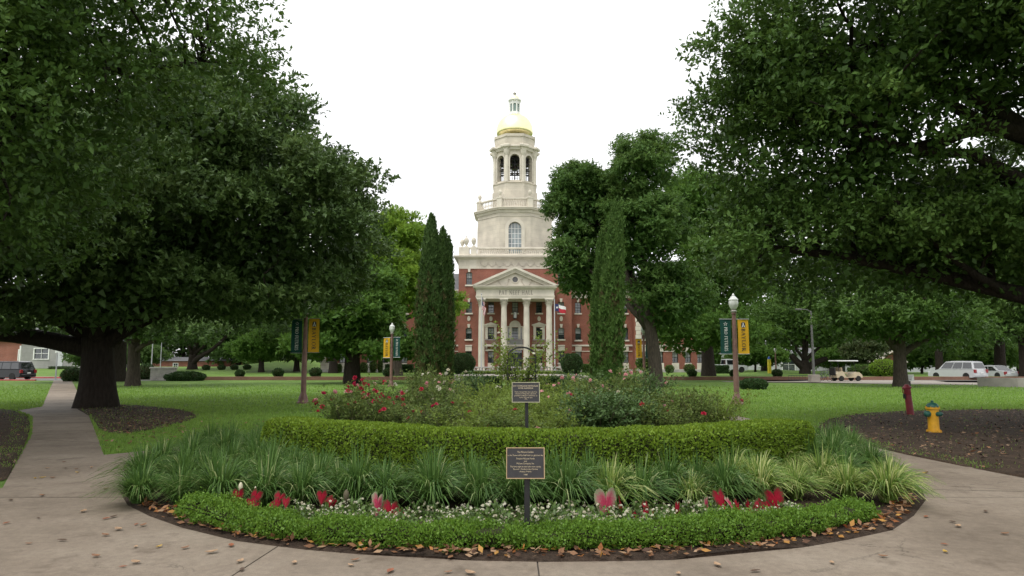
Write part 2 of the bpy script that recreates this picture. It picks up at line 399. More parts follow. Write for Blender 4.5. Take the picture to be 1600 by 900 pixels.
# ------------------------------------------------------------------ ground, one sheet to the horizon
def grid_sheet(name, mat, xs, ys, zf):
    mb = MB(); nx, ny = len(xs), len(ys)
    vs_ = [(x, y, zf(x, y)) for y in ys for x in xs]
    fs = [(j*nx+i, j*nx+i+1, (j+1)*nx+i+1, (j+1)*nx+i) for j in range(ny-1) for i in range(nx-1)]
    mb.add(vs_, fs)
    return mb.build(name, mat, smooth='all', fix=False)
def ground_z(x, y):
    z = 0.0
    if x < -28 and y > 82: z += min(0.8, (y-82)*0.035)             # bank under the grey house
    if -46 < x < -24 and y > 90: z += 1.5*math.exp(-((x+35)/7.0)**2 - ((y-112)/9)**2)
    return z
xs = [-3000, -900, -300, -150, -100] + list(range(-80, 84, 4)) + [100, 150, 300, 900, 3000]
ys = [-400, -100, -30, -8, 0, 6] + list(range(10, 140, 4)) + [160, 220, 400, 1000, 3500]
lawn = grid_sheet('lawn', M_lawn, xs, ys, ground_z); tag(lawn, kind='structure')

# walk outline in metres (left branch runs off to the street, arms go round the garden)
WALK = [(-9, -9), (-6.6, 3)] + [G(4, 764), G(30, 716), G(50, 679), G(51, 651), G(27, 642), G(66, 636), G(76, 612), G(84, 595), G(112, 595), G(121, 612), G(123, 622), G(116, 634), G(139, 651), G(151, 681), G(162, 712),
        G(245, 704), G(291, 697)] + [(-6.3, 14.6), (-5.3, 14.6), (-5.2, 13), (-4.6, 9.5), (4.7, 9.5), (5.4, 13), (5.6, 24), (6.75, 24)] + [G(1275, 679), G(1394, 706), G(1484, 725), G(1600, 748)] + [(7.6, 5), (10, -9)]
def fill_poly(poly, z):
    bm = bmesh.new(); vv = [bm.verts.new((x, y, z)) for x, y in poly]
    bm.faces.new(vv); bmesh.ops.triangulate(bm, faces=bm.faces[:], ngon_method='EAR_CLIP')
    bmesh.ops.recalc_face_normals(bm, faces=bm.faces)
    for f in bm.faces:
        if f.normal.z < 0: f.normal_flip()
    return bm
def bm_obj(name, bm, mat, parent=None, loc=(0,0,0)):
    me = bpy.data.meshes.new(name); bm.to_mesh(me); bm.free(); me.materials.append(mat)
    return obj(name, me, parent, loc)
walk = bm_obj('walk', fill_poly(WALK, 0.006), M_joint); tag(walk, kind='structure')
bm = fill_poly(WALK, 0.016)
JOINTS = [(G(840, 884), (1.0, 0.0)), (G(433, 857), None), (G(1500, 779), (0, 1)), (G(170, 740), (0.12, 1)), (G(100, 690), (0.35, 1)),
          (G(1330, 690), (0.12, 1)), ((0, 2.6), (0, 1)), (G(90, 642), (0.5, 1)), (G(95, 612), (0.5, 1)), ((6.2, 17.5), (0, 1)), ((6.2, 20.5), (0, 1))]
for p, nrm in JOINTS:
    if nrm is None:
        a, b_ = G(433, 857), G(387, 887); d = Vector((b_[0]-a[0], b_[1]-a[1])); nrm = (-d.y, d.x)
    nv = Vector((nrm[0], nrm[1], 0)).normalized(); cut = []
    for sgn in (-1, 1):
        bmesh.ops.bisect_plane(bm, geom=bm.verts[:]+bm.edges[:]+bm.faces[:], plane_co=Vector((p[0], p[1], 0)) + nv*0.006*sgn, plane_no=nv)
    bad = [f for f in bm.faces if abs((f.calc_center_median() - Vector((p[0], p[1], 0))).dot(nv)) < 0.0058]
    # a joint only runs across the piece of walk it belongs to
    far = 4.5 if abs(nv.x) < 0.5 else 2.2
    bad = [f for f in bad if (f.calc_center_median().xy - Vector(p)).length < far or True]
    bmesh.ops.delete(bm, geom=bad, context='FACES')
# each island of concrete is a slab of its own
bm.faces.ensure_lookup_table(); seen = set(); n_slab = 0
for f0 in bm.faces:
    if f0.index in seen: continue
    st = [f0]; isl = []; seen.add(f0.index)
    while st:
        f = st.pop(); isl.append(f)
        for e in f.edges:
            for g in e.link_faces:
                if g.index not in seen: seen.add(g.index); st.append(g)
    mb = MB(); idx = {}
    area = sum(f.calc_area() for f in isl)
    if area < 0.02: continue
    dz = random.uniform(-0.002, 0.002)
    for f in isl:
        ids = []
        for v in f.verts:
            if v.index not in idx: idx[v.index] = len(mb.v); mb.v.append((v.co.x, v.co.y, v.co.z + dz))
            ids.append(idx[v.index])
        mb.f.append(tuple(ids)); mb.m.append(0)
    mb.build('slab', M_walk, walk, fix=False); n_slab += 1
bm.free()

# bed soil: front edge traced along the rim of the walk
FRONT = [G(186, 770), G(200, 792), G(234, 809), G(284, 827), G(369, 848), G(478, 862), G(560, 869), G(650, 874), G(740, 879), G(850, 881), G(950, 880), G(1050, 878), G(1153, 868), G(1256, 858), G(1325, 846), G(1394, 831), G(1428, 808), G(1447, 783), G(1440, 765)]
BED = FRONT + [(5.25, 11), (5.45, 14), (5.5, 20), (4.5, 25), (2, 28), (-2, 28), (-4.4, 25), (-5.1, 20), (-5.1, 14), (-5.0, 11.5)]
def soil_sheet(name, poly, mat, step, z0, amp, edge=0.25):
    P = np.array(poly); lo, hi = P.min(0), P.max(0)
    bm = fill_poly(poly, 0.0)
    for ax in (0, 1):
        k = lo[ax] + step
        while k < hi[ax]:
            nn = Vector((1, 0, 0)) if ax == 0 else Vector((0, 1, 0))
            bmesh.ops.bisect_plane(bm, geom=bm.verts[:]+bm.edges[:]+bm.faces[:], plane_co=nn*k, plane_no=nn); k += step
    from mathutils import noise as mn
    bnd = {v for e in bm.edges if e.is_boundary for v in e.verts}
    for v in bm.verts:
        v.co.z = z0 - 0.02 if v in bnd else z0 + amp*(mn.noise((v.co.x*3, v.co.y*3, 0)) + 0.6*mn.noise((v.co.x*9, v.co.y*9, 2)))
    o = bm_obj(name, bm, mat); o.data.polygons.foreach_set('use_smooth', [True]*len(o.data.polygons))
    return o
bed = soil_sheet('garden_bed', BED, M_soil, 0.35, 0.035, 0.02); tag(bed, kind='structure')
# mulch under the big trees
MUL_R = [G(1284, 680), G(1275, 667), G(1305, 652), G(1370, 645), G(1450, 641), G(1600, 640), G(1760, 643), (26, 17), (22, 9), (12, 5), (7.75, 5.5), G(1601, 749), G(1484, 726), G(1394, 707)]
MUL_L = [G(3, 764), (-6.8, 3), (-14, 3), (-24, 10), (-26, 20), G(-120, 640), G(-20, 639), G(22, 642), G(46, 652), G(47, 679), G(29, 716)]
MUL_O = [G(112, 636), G(160, 633), G(225, 635), G(285, 641), G(312, 650), G(290, 660), G(240, 672), G(190, 680), G(158, 676), G(143, 652)]
for nm, pl, lb in (('mulch_ground', smooth_loop(MUL_R, 1), 0), ('mulch_ground', smooth_loop(MUL_L, 1), 0), ('mulch_ground', smooth_loop(MUL_O, 2), 0)):
    tag(soil_sheet(nm, pl, M_mulch, 0.7, 0.032, 0.022), kind='structure')

# raised terrace before the hall with its brick edging
TZ = 0.3
t = MB(); t.flat([(-29, 64.2), (-6.5, 64.2), (-6.5, 66), (7.6, 66), (7.6, 64.2), (50, 64.2), (50, 150), (-29, 150)], -0.2, TZ)
tag(t.build('terrace_lawn', M_lawn), kind='structure')
for x0, x1, lb in ((-29.2, -6.5, 'low brown brick edging along the raised lawn left of the cypresses'), (7.6, 50.2, 'low brown brick edging along the raised lawn right of the cypresses')):
    tag(MB().cbox(x0, x1, 64.0, 64.25, -0.1, TZ + 0.03, 0.02).build('brick_edging', M_kerbbrick, None), lb, 'edging', 'brick edging of the raised lawn')
st = MB(); st.flat([(-6.4, 63), (7.5, 63), (7.5, 66.2), (-6.4, 66.2)], 0, 0.15); st.flat([(-6.4, 65.8), (7.5, 65.8), (7.5, 84), (-6.4, 84)], 0.1, TZ+0.006)
tag(st.build('paved_court', M_conc_pale), kind='structure')

# streets
def strip(name, pts, mat, z, kind='structure'):
    bm = fill_poly(pts, z); return tag(bm_obj(name, bm, mat), kind=kind)
strip('street', [(-160, 66.5), (-31, 62), (-30, 70), (-160, 80)], M_asph, 0.01)
strip('side_street', [(-160, 82), (-60, 75.5), (-24, 72), (-24, 73.8), (-60, 79), (-160, 88)], M_conc_pale, 0.014)
def kerb(pts, w, h, mat, name, z=0.0):
    mb = MB(); P = [Vector((*p, 0)) for p in pts]
    rings = []
    for i, p in enumerate(P):
        d = (P[min(i+1, len(P)-1)] - P[max(i-1, 0)]).normalized(); s = Vector((-d.y, d.x, 0))*w/2
        rings.append([(p.x-s.x, p.y-s.y, z-0.05), (p.x+s.x, p.y+s.y, z-0.05), (p.x+s.x, p.y+s.y, z+h-0.02), (p.x+s.x*.8, p.y+s.y*.8, z+h), (p.x-s.x*.8, p.y-s.y*.8, z+h), (p.x-s.x, p.y-s.y, z+h-0.02)])
    mb.loft(rings); return tag(mb.build(name, mat), kind='structure')
kerb([(-160, 66.3), (-60, 62.9), (-43, 62.2)], 0.18, 0.12, M_redpaint, 'kerb')
kerb([(-160, 80.3), (-60, 73.2), (-30, 70.3)], 0.2, 0.14, M_redpaint, 'kerb')
kerb([(-160, 82), (-60, 75.5), (-24, 72)], 0.18, 0.13, M_conc_pale, 'kerb')
strip('driveway', [(29, 52), (33.5, 50.5), (40, 47.6), (90, 39), (90, 44), (44, 52.5), (36, 57), (38, 62), (120, 58), (120, 82), (34, 76), (27, 62), (24, 60), (18, 59.6), (18, 57.6), (25, 57)], M_conc_pale, 0.012)
strip('parking_asphalt', [(38.5, 62.5), (118, 60), (118, 80), (36, 74), (32, 66)], M_asph, 0.018)
strip('far_drive', [(-70, 134), (-29.6, 124), (-29.6, 131), (-70, 142)], M_conc_pale, 0.03)
# ------------------------------------------------------------------ lettering: a small serif stroke alphabet (unit height)
TK, TN = 0.15, 0.07
def _arc(cx, cy, rx, ry, a0, a1, w0, w1, n=12):
    return ('arc', cx, cy, rx, ry, a0, a1, w0, w1, n)
LET = {
 'A': (0.80, [('l', .10, 0, .40, 1, TN), ('l', .40, 1, .72, 0, TK), ('l', .22, .36, .58, .36, TN), ('s', .10, 0), ('s', .72, 0)]),
 'B': (0.68, [('l', .17, 0, .17, 1, TK), _arc(.20, .755, .30, .245, 90, -90, TN, TK), _arc(.20, .26, .36, .26, 90, -90, TN, TK), ('s', .14, 0), ('s', .14, 1)]),
 'E': (0.64, [('l', .17, 0, .17, 1, TK), ('l', .1, .965, .56, .965, TN), ('l', .2, .52, .47, .52, TN), ('l', .1, .035, .58, .035, TN), ('l', .55, .80, .55, 1, TN), ('l', .57, 0, .57, .2, TN)]),
 'F': (0.60, [('l', .17, 0, .17, 1, TK), ('l', .1, .965, .54, .965, TN), ('l', .2, .50, .45, .50, TN), ('l', .53, .80, .53, 1, TN), ('s', .17, 0)]),
 'H': (0.86, [('l', .17, 0, .17, 1, TK), ('l', .68, 0, .68, 1, TK), ('l', .2, .5, .66, .5, TN), ('s', .17, 0), ('s', .17, 1), ('s', .68, 0), ('s', .68, 1)]),
 'I': (0.36, [('l', .18, 0, .18, 1, TK), ('s', .18, 0), ('s', .18, 1)]),
 'L': (0.62, [('l', .17, 0, .17, 1, TK), ('l', .1, .035, .56, .035, TN), ('l', .55, 0, .55, .22, TN), ('s', .17, 1)]),
 'N': (0.86, [('l', .16, 0, .16, 1, TN), ('l', .70, 0, .70, 1, TN), ('l', .16, 1, .70, 0, TK), ('s', .16, 0), ('s', .16, 1), ('s', .70, 1)]),
 'O': (0.88, [_arc(.43, .5, .36, .47, 0, 360, TK, TK, 24)]),
 'P': (0.64, [('l', .17, 0, .17, 1, TK), _arc(.20, .73, .34, .27, 90, -90, TN, TK), ('s', .17, 0), ('s', .14, 1)]),
 'R': (0.76, [('l', .17, 0, .17, 1, TK), _arc(.20, .74, .33, .26, 90, -90, TN, TK), ('l', .34, .48, .66, 0, TK), ('s', .17, 0), ('s', .14, 1), ('s', .68, 0)]),
 'S': (0.58, [_arc(.29, .74, .19, .225, 20, 270, TN, TK), _arc(.29, .265, .215, .25, 90, -160, TK, TN), ]),
 'T': (0.74, [('l', .36, 0, .36, 1, TK), ('l', .04, .965, .68, .965, TN), ('l', .06, .80, .06, 1, TN), ('l', .66, .80, .66, 1, TN), ('s', .36, 0)]),
 'U': (0.80, [('l', .15, .32, .15, 1, TK), ('l', .64, .32, .64, 1, TN), _arc(.395, .34, .245, .32, 180, 360, TK, TN), ('s', .15, 1), ('s', .64, 1)]),
 'Y': (0.76, [('l', .37, 0, .37, .48, TK), ('l', .37, .46, .08, 1, TK), ('l', .37, .46, .66, 1, TN), ('s', .37, 0), ('s', .1, 1), ('s', .66, 1)]),
}
def text_polys(txt, gap=0.10):
    """convex polygons (x, y) of a word, unit letter height; returns polys, width"""
    x = 0.0; out = []
    for ch in txt:
        if ch == ' ': x += 0.45; continue
        w, st = LET[ch]
        for s in st:
            if s[0] == 'l':
                _, x0, y0, x1, y1, tk = s; d = Vector((x1-x0, y1-y0)).normalized(); n_ = Vector((-d.y, d.x))*tk/2
                if abs(d.x) > 0.02 and abs(d.y) > 0.02:      # slanted: flat cut ends
                    h = tk/2/abs(d.y); out.append([(x+x0-h, y0), (x+x0+h, y0), (x+x1+h, y1), (x+x1-h, y1)])
                else: out.append([(x+x0-n_.x, y0-n_.y), (x+x1-n_.x, y1-n_.y), (x+x1+n_.x, y1+n_.y), (x+x0+n_.x, y0+n_.y)])
            elif s[0] == 's':
                _, sx, sy = s; y0 = 0 if sy == 0 else .945; out.append([(x+sx-.14, y0), (x+sx+.14, y0), (x+sx+.14, y0+.055), (x+sx-.14, y0+.055)])
            else:
                _, cx, cy, rx, ry, a0, a1, w0, w1, n = s
                for i in range(n):
                    q = []
                    for t_, sg in ((i/n, 1), ((i+1)/n, 1), ((i+1)/n, -1), (i/n, -1)):
                        a = R(a0+(a1-a0)*t_); full = abs(a1-a0) >= 360
                        tk = (TN + (TK-TN)*abs(math.cos(a))) if full else (min(w0, w1) + abs(w1-w0 or .06)*abs(math.cos(a)))
                        q.append((x+cx+(rx+sg*tk/2)*math.cos(a), cy+(ry+sg*tk/2*.8)*math.sin(a)))
                    out.append(q)
        x += w + gap
    return out, x - gap
def lettering(txt, height, place, mat, parent, depth=0.004, gap=0.1, fit=None, name='lettering'):
    """place(x, y, d) -> point in the parent's frame; word starts at x = 0"""
    polys, w = text_polys(txt, gap); sx = height if fit is None else fit / w
    mb = MB()
    for i, p in enumerate(polys):
        d = depth + i*depth*0.012
        n = len(p)
        mb.add([place(q[0]*sx, q[1]*height, 0) for q in p] + [place(q[0]*sx, q[1]*height, d) for q in p],
               [tuple(range(n)), tuple(range(n, 2*n))] + [(k, (k+1) % n, (k+1) % n+n, k+n) for k in range(n)])
    return mb.build(name, mat, parent)

# ------------------------------------------------------------------ the hall
BX, BY, BZ = 0.42, 95.0, TZ
hall = thing('hall', 'red brick hall with limestone portico of four columns and gold domed octagonal bell tower', 'building', (BX, BY, BZ))
def hz(v, Y=95.0): return ZV(v, Y) - BZ
def hw(px, Y=95.0, v=480): return XU(800+px, Y, v)        # pixels of width -> metres at that depth

def wall_holes(mb, x0, x1, z0, z1, y, holes, deep=0.35, mi=0, bands=(), mib=1, back=True):
    """wall face at y (front towards -y) with rectangular openings and their reveals; bands: (z0, z1, material) get their own material"""
    cx = sorted({x0, x1} | {h[0] for h in holes} | {h[1] for h in holes}); cz = sorted({z0, z1} | {h[2] for h in holes} | {h[3] for h in holes} | {b for q in bands for b in q[:2]})
    cx = [c for c in cx if x0 <= c <= x1]; cz = [c for c in cz if z0 <= c <= z1]
    for a, b in zip(cx[:-1], cx[1:]):
        for c, d in zip(cz[:-1], cz[1:]):
            mx, mz = (a+b)/2, (c+d)/2
            if any(h[0] < mx < h[1] and h[2] < mz < h[3] for h in holes): continue
            m_ = mi
            for q in bands:
                if q[0] < mz < q[1]: m_ = q[2]
            mb.add([(a, y, c), (b, y, c), (b, y, d), (a, y, d)], [(0, 1, 2, 3)], m_)
    for a, b, c, d in [h[:4] for h in holes]:
        mb.add([(a,y,c),(b,y,c),(b,y,d),(a,y,d),(a,y+deep,c),(b,y+deep,c),(b,y+deep,d),(a,y+deep,d)], [(0,4,5,1),(1,5,6,2),(2,6,7,3),(3,7,4,0)], mi)
_wcache = {}
def window(parent, cx, y, z0, z1, w, arch=0.0, kind='dark', cols=2, sill=True, key=True, lintel=None, blind=None):
    """one sash window: frame part with pane, sash bars, sill and keystone under it; local origin at the sill's middle"""
    h = z1 - z0; k = (round(w, 2), round(h, 2), round(arch, 2), kind, cols, sill, key, blind)
    if k not in _wcache:
        fm = M_dframe if kind == 'dark' else M_white
        f = MB(); t_ = 0.07
        f.box(-w/2, -w/2+t_, -.05, .08, 0, h); f.box(w/2-t_, w/2, -.05, .08, 0, h); f.box(-w/2+t_, w/2-t_, -.05, .08, 0, t_)
        f.box(-w/2+t_, w/2-t_, -.05, .08, h-t_, h); f.box(-w/2+t_, w/2-t_, -.075, .06, h*.5-.04, h*.5+.04)
        for i in range(1, cols): x = -w/2+w*i/cols; f.box(x-.018, x+.018, -.03, .04, t_, h-t_)
        for q in (.25, .75): f.box(-w/2+t_, w/2-t_, -.028, .038, h*q-.016, h*q+.016)
        p = MB(); p.box(-w/2+.05, w/2-.05, .042, .06, .05, h*.5); p.box(-w/2+.05, w/2-.05, .022, .041, h*.5, h-.05)
        bl = None
        if blind: bl = MB(); bl.box(-w/2+.06, w/2-.06, .0, .012, h*(1-blind), h-.06)
        s = None
        if sill: s = MB(); s.cbox(-w/2-.14, w/2+.14, -.5, -.06, -.2, 0.0, .02)
        ks = None
        if key:
            ks = MB(); ks.prism([(-.13, h-.02), (.13, h-.02), (.2, h+.5), (-.2, h+.5)], -.44, -.30)
        ar = None
        if arch:
            ar = MB(); n = 8
            for sg in (-1, 1):
                poly = [(sg*w/2, h+.001), (sg*w/2, h-arch)] + [(sg*w/2*math.cos(R(90*i/n)), h-arch+arch*math.sin(R(90*i/n))) for i in range(1, n+1)]
                ar.prism(poly if sg > 0 else poly[::-1], -.345, -.2)
        _wcache[k] = (f.mesh('window', fm), p.mesh('pane', M_glass if not blind else M_glass), s and s.mesh('sill', M_stone2), ks and ks.mesh('keystone', M_stone2), ar and ar.mesh('arch_infill', M_brick), bl and bl.mesh('blind', M_blind))
    fr, pa, si, ke, ar, bl = _wcache[k]
    o = obj('window', fr, parent, (cx, y+.34, z0))
    obj('pane', pa, o)
    if si: obj('sill', si, o)
    if ke: obj('keystone', ke, o)
    if ar: obj('arch_infill', ar, o)
    if bl: obj('blind', bl, o)
    return o
# ---- storeys of the front (heights above the terrace)
R1 = (hz(567), hz(549)); R2 = (hz(530), hz(512)); R3 = (hz(489), hz(472)); R4 = (hz(445), hz(425))
Z_BR = hz(420); Z_FR = hz(406); Z_CO = hz(400)
HB = hw(88.3)                      # half width of the middle block
WW = hw(9.3)                       # window width
wx_mid = hw(805-733.5+.5)          # window axis of the block beside the portico
blinds = [None, .5, None, .45, None, .6, .35, None]
def pick(i): return blinds[i % len(blinds)]

mid = MB(); holes = []
for sx in (-1, 1):
    for (a, b) in (R1, R2, R3, R4): holes.append((sx*wx_mid-WW/2, sx*wx_mid+WW/2, a, b))
ax2 = hw(37.5)                    # axis of the side bays inside the portico
for sx in (-1, 0, 1):
    holes.append((sx*ax2-WW/2, sx*ax2+WW/2, R3[0], R3[1]))
    if sx: holes.append((sx*ax2-WW/2, sx*ax2+WW/2, R2[0], R2[1])); holes.append((sx*ax2-WW/2, sx*ax2+WW/2, R1[0], R1[1]))
dw = hw(11)                       # doorway half width
holes += [(-hw(7.2)/1.2, hw(7.2)/1.2, R2[0], R2[1]), (-hw(11.2), -hw(7.6), R2[0], R2[1]), (hw(7.6), hw(11.2), R2[0], R2[1]), (-dw, dw, 0.05, hz(547))]
wall_holes(mid, -HB, HB, 0, Z_BR, 0.0, holes, .42)
mid.box(-HB, -HB+.3, .001, 14, 0, Z_BR); mid.box(HB-.3, HB, .001, 14, 0, Z_BR); mid.box(-HB, HB, 13.7, 14, 0, Z_BR)
mid.build('wall', M_brick, hall)
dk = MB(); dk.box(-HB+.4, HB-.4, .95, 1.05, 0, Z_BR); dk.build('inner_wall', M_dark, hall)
i = 0
for sx in (-1, 1):
    for k, (a, b) in enumerate((R1, R2, R3, R4)):
        window(hall, sx*wx_mid, 0, a, b, WW, .22 if k in (1, 3) else 0, 'dark', 3, True, k != 0, blind=pick(i)); i += 1
for sx in (-1, 0, 1):
    window(hall, sx*ax2, 0, *R3, WW, 0, 'dark', 2, True, False, blind=[None, .95, None][sx+1])
    if sx:
        window(hall, sx*ax2, 0, *R2, WW, 0, 'dark', 2, False, False, blind=.6 if sx < 0 else None); window(hall, sx*ax2, 0, *R1, WW, 0, 'dark', 2, False, False, blind=.55)
window(hall, 0, 0, *R2, hw(7.2)/.6, 0, 'dark', 3, False, False, blind=.4)
for sx in (-1, 1): window(hall, sx*hw(9.4), 0, *R2, hw(3.6), 0, 'dark', 1, False, False)
# trim around the windows of the block: panels, ovals, string courses
def trim(name, mb, mat=None, smooth=False): return mb.build(name, mat or M_stone2, hall, smooth=smooth)
for sx in (-1, 1):
    x = sx*wx_mid
    trim('spandrel_panel', MB().cbox(x-WW*.55, x+WW*.55, -.09, -.002, hz(548.5), hz(541.5), .03))
    trim('sill_panel', MB().cbox(x-WW*.52, x+WW*.52, -.06, -.003, hz(576.5), R1[0]-.21, .02))
    trim('string_course', MB().cbox(x-WW*.58, x+WW*.58, -.13, -.004, hz(541), hz(539), .03))
for x in (-wx_mid, -ax2, ax2, wx_mid):
    mb = MB(); n = 20
    mb.loft([[(x+hw(2.6)*s*math.cos(2*math.pi*k/n), yy, hz(498)+hw(3.9)*s*math.sin(2*math.pi*k/n)) for k in range(n)] for s, yy in ((1, -.002), (1, -.07), (.8, -.10), (.75, -.06))]); trim('oval_panel', mb)
for sx in (-1, 1):               # pedimented windows in the portico, with little balconies
    x = sx*ax2; a = WW*.5
    for s in (-1, 1): trim('window_jamb', MB().box(x+s*(a+.2)-.18, x+s*(a+.2)+.18, -.12, -.003, hz(530), hz(511)))
    trim('window_entablature', MB().box(x-a-.42, x+a+.42, -.16, -.004, hz(511), hz(508.6)))
    pd = MB(); pd.prism([(x-a-.62, hz(508.6)), (x+a+.62, hz(508.6)), (x+a+.62, hz(507.6)), (x, hz(503.6)), (x-a-.62, hz(507.6))], -.26, -.005); trim('window_pediment', pd)
    pd = MB(); pd.prism([(x-a-.3, hz(508.4)), (x+a+.3, hz(508.4)), (x, hz(505))], -.262, -.2)
    trim('balcony_slab', MB().cbox(x-a-.62, x+a+.62, -.62, -.006, hz(541.4), hz(538.4), .06))
    for s in (-1, 1): trim('bracket', MB().prism([(x+s*(a+.2)-.12, hz(544.5)), (x+s*(a+.2)+.12, hz(544.5)), (x+s*(a+.2)+.12, hz(541.4)), (x+s*(a+.2)-.12, hz(541.4))], -.4, -.006))
    trim('window_hood', MB().cbox(x-a-.35, x+a+.35, -.2, -.007, hz(548.6), hz(545.6), .05))
    trim('sill_panel', MB().cbox(x-a-.02, x+a+.02, -.06, -.008, hz(577), R1[0]-.02, .02))
    rl = MB()
    for k in range(12): xx = x-a-.45+(2*a+.9)*k/11; rl.box(xx-.014, xx+.014, -.565, -.537, hz(538.4), hz(531.5))
    rl.box(x-a-.5, x+a+.5, -.58, -.52, hz(531.5), hz(530.6)); o = trim('balcony_rail', rl, M_grey); o['kind'] = 'stuff'
# middle window: three lights under an arch
c7 = hw(7.2)/1.2
for s in (-1, 1):
    trim('window_jamb', MB().box(s*hw(6.8)-.17, s*hw(6.8)+.17, -.14, -.003, R2[0], hz(511))); trim('window_jamb', MB().box(s*hw(11.9)-.12, s*hw(11.9)+.12, -.14, -.003, R2[0], hz(511)))
trim('window_entablature', MB().box(-hw(12.8), hw(12.8), -.2, -.004, hz(511.5), hz(509.6)))
ap = MB(); n = 16; hr = hw(8.2); hh = hz(501.5)-hz(509.6)
ap.prism([(-hr, hz(509.6))] + [(-hr*math.cos(math.pi*k/n), hz(509.6)+hh*math.sin(math.pi*k/n)) for k in range(1, n)] + [(hr, hz(509.6))], -.12, -.005); trim('tympanum', ap)
ap = MB(); ap.loft([[(-hr*s*math.cos(math.pi*k/n), yy, hz(509.6)+hh*s*math.sin(math.pi*k/n)) for k in range(n+1)] for s, yy in ((1.08, -.006), (1.08, -.22), (.86, -.22), (.86, -.119))], False, False, closed=False); trim('arch_moulding', ap)
trim('balcony_slab', MB().cbox(-hw(12.6), hw(12.6), -.8, -.006, hz(541.5), hz(538.6), .05)); trim('door_lintel', MB().cbox(-hw(12.4), hw(12.4), -.3, -.007, hz(547), hz(541.6), .04))
rl = MB()
for k in range(24): xx = -hw(12)+2*hw(12)*k/23; rl.box(xx-.014, xx+.014, -.74, -.712, hz(538.6), hz(531.5))
rl.box(-hw(12.3), hw(12.3), -.76, -.69, hz(531.5), hz(530.6)); o = trim('balcony_rail', rl, M_grey); o['kind'] = 'stuff'
trim('balcony_panel', MB().box(-hw(11.6), hw(11.6), -.55, -.50, hz(538.5), hz(532)), M_greystone)
for s in (-1, 1): trim('door', MB().cbox(s*dw/2-dw/2+.05, s*dw/2+dw/2-.05, .36, .42, .05, hz(552), .02), M_dframe)
trim('fanlight', MB().box(-dw+.05, dw-.05, .38, .41, hz(551.5), hz(547.3)), M_glass)
# stone base and string courses of the block
trim('stone_base', MB().cbox(-HB-.05, HB+.05, -.1, -.009, -.3, hz(577.5), .03), M_greystone)
# frieze with swags, cornice
trim('frieze', MB().box(-HB-.06, HB+.06, -.06, 14.06, Z_BR, Z_FR), M_stone)
sw = MB(); nS = 9; x0s, x1s = -hw(54), hw(54)
for k in range(nS):
    a = x0s+(x1s-x0s)*k/nS; b = x0s+(x1s-x0s)*(k+1)/nS; m = 9
    sw.tube([(a+(b-a)*j/m, -.09, hz(411)-.46*math.sin(math.pi*j/m)) for j in range(m+1)], [.03+.055*math.sin(math.pi*j/m) for j in range(m+1)], 5)
    sw.lathe([(0.01, -.34), (.05, -.2), (.03, 0), (.09, .04), (.01, .12)], 6, (a, -.09, hz(411)))
trim('swags', sw, plain('swag_stone', (0.50, 0.45, 0.38), 0.85, 0, 0.1, 2)); hall.children[-1]['kind'] = 'stuff'
for s in (-1, 1): trim('frieze_pilaster', MB().box(s*hw(66)-.5, s*hw(66)+.5, -.13, -.061, Z_BR, Z_FR))
def ring_mould(prof, sq=None, y0=0, y1=14, name='cornice', mat=None):
    """square cornice: profile of (outset, z)"""
    mb = MB(); mb.loft([[(-HB-o_, y0-o_, z), (HB+o_, y0-o_, z), (HB+o_, y1+o_, z), (-HB-o_, y1+o_, z)] for o_, z in prof])
    return trim(name, mb, mat)
ov = hw(8.3)
ring_mould([(.06, Z_FR), (.14, Z_FR+.05), (.2, Z_FR+.14), (ov*.55, Z_FR+.25), (ov*.9, Z_FR+.3), (ov*.9, Z_FR+.42), (ov, Z_FR+.5), (ov, Z_CO-.05), (ov*.9, Z_CO), (.02, Z_CO+.03)])
# roof balustrade
ZB0, ZB1 = Z_CO+.03, hz(386.5)
trim('parapet_base', MB().box(-HB, HB, -.12, .32, ZB0, ZB0+.28)); trim('parapet_rail', MB().cbox(-HB, HB, -.14, .34, ZB1-.22, ZB1, .03))
def baluster(mb, x, y, z0, z1, r=.1, n=6):
    h = z1-z0; mb.lathe([(r*.9, 0), (r*.9, h*.06), (r*.45, h*.12), (r, h*.36), (r*.8, h*.5), (r*.38, h*.78), (r*.75, h*.88), (r*.85, h)], n, (x, y, z0), 0, False, False)
bl = MB(); k = -HB+1.6
while k < HB-1.5:
    if abs(abs(k)-hw(65)) > .6: baluster(bl, k, .1, ZB0+.28, ZB1-.22, .1)
    k += .27
o = trim('balusters', bl, smooth='all'); o['kind'] = 'stuff'
def urn(x, y, z, s=1.0):
    mb = MB(); mb.lathe([(.34*s, 0), (.34*s, .15*s), (.16*s, .25*s), (.14*s, .4*s), (.3*s, .6*s), (.44*s, 1.0*s), (.46*s, 1.25*s), (.36*s, 1.35*s), (.4*s, 1.45*s), (.3*s, 1.6*s), (.1*s, 1.75*s), (.08*s, 1.85*s), (.1*s, 1.95*s), (.01, 2.05*s)], 12, (x, y, z))
    return trim('urn', mb, None, True)
for x in (-HB+.72, HB-.72): trim('parapet_pier', MB().cbox(x-.72, x+.72, -.2, 1.2, ZB0, ZB1+.04, .04)); urn(x-.32, .9, ZB1+.04, .72); urn(x+.3, .3, ZB1+.04, .82)
for x in (-hw(65), hw(65)): trim('parapet_pier', MB().cbox(x-.42, x+.42, -.2, .42, ZB0, ZB1+.04, .04)); urn(x, .1, ZB1+.04, .8)
trim('flat_roof', MB().box(-HB+.1, HB-.1, .3, 13.8, Z_CO-.1, Z_CO+.06), M_greystone)

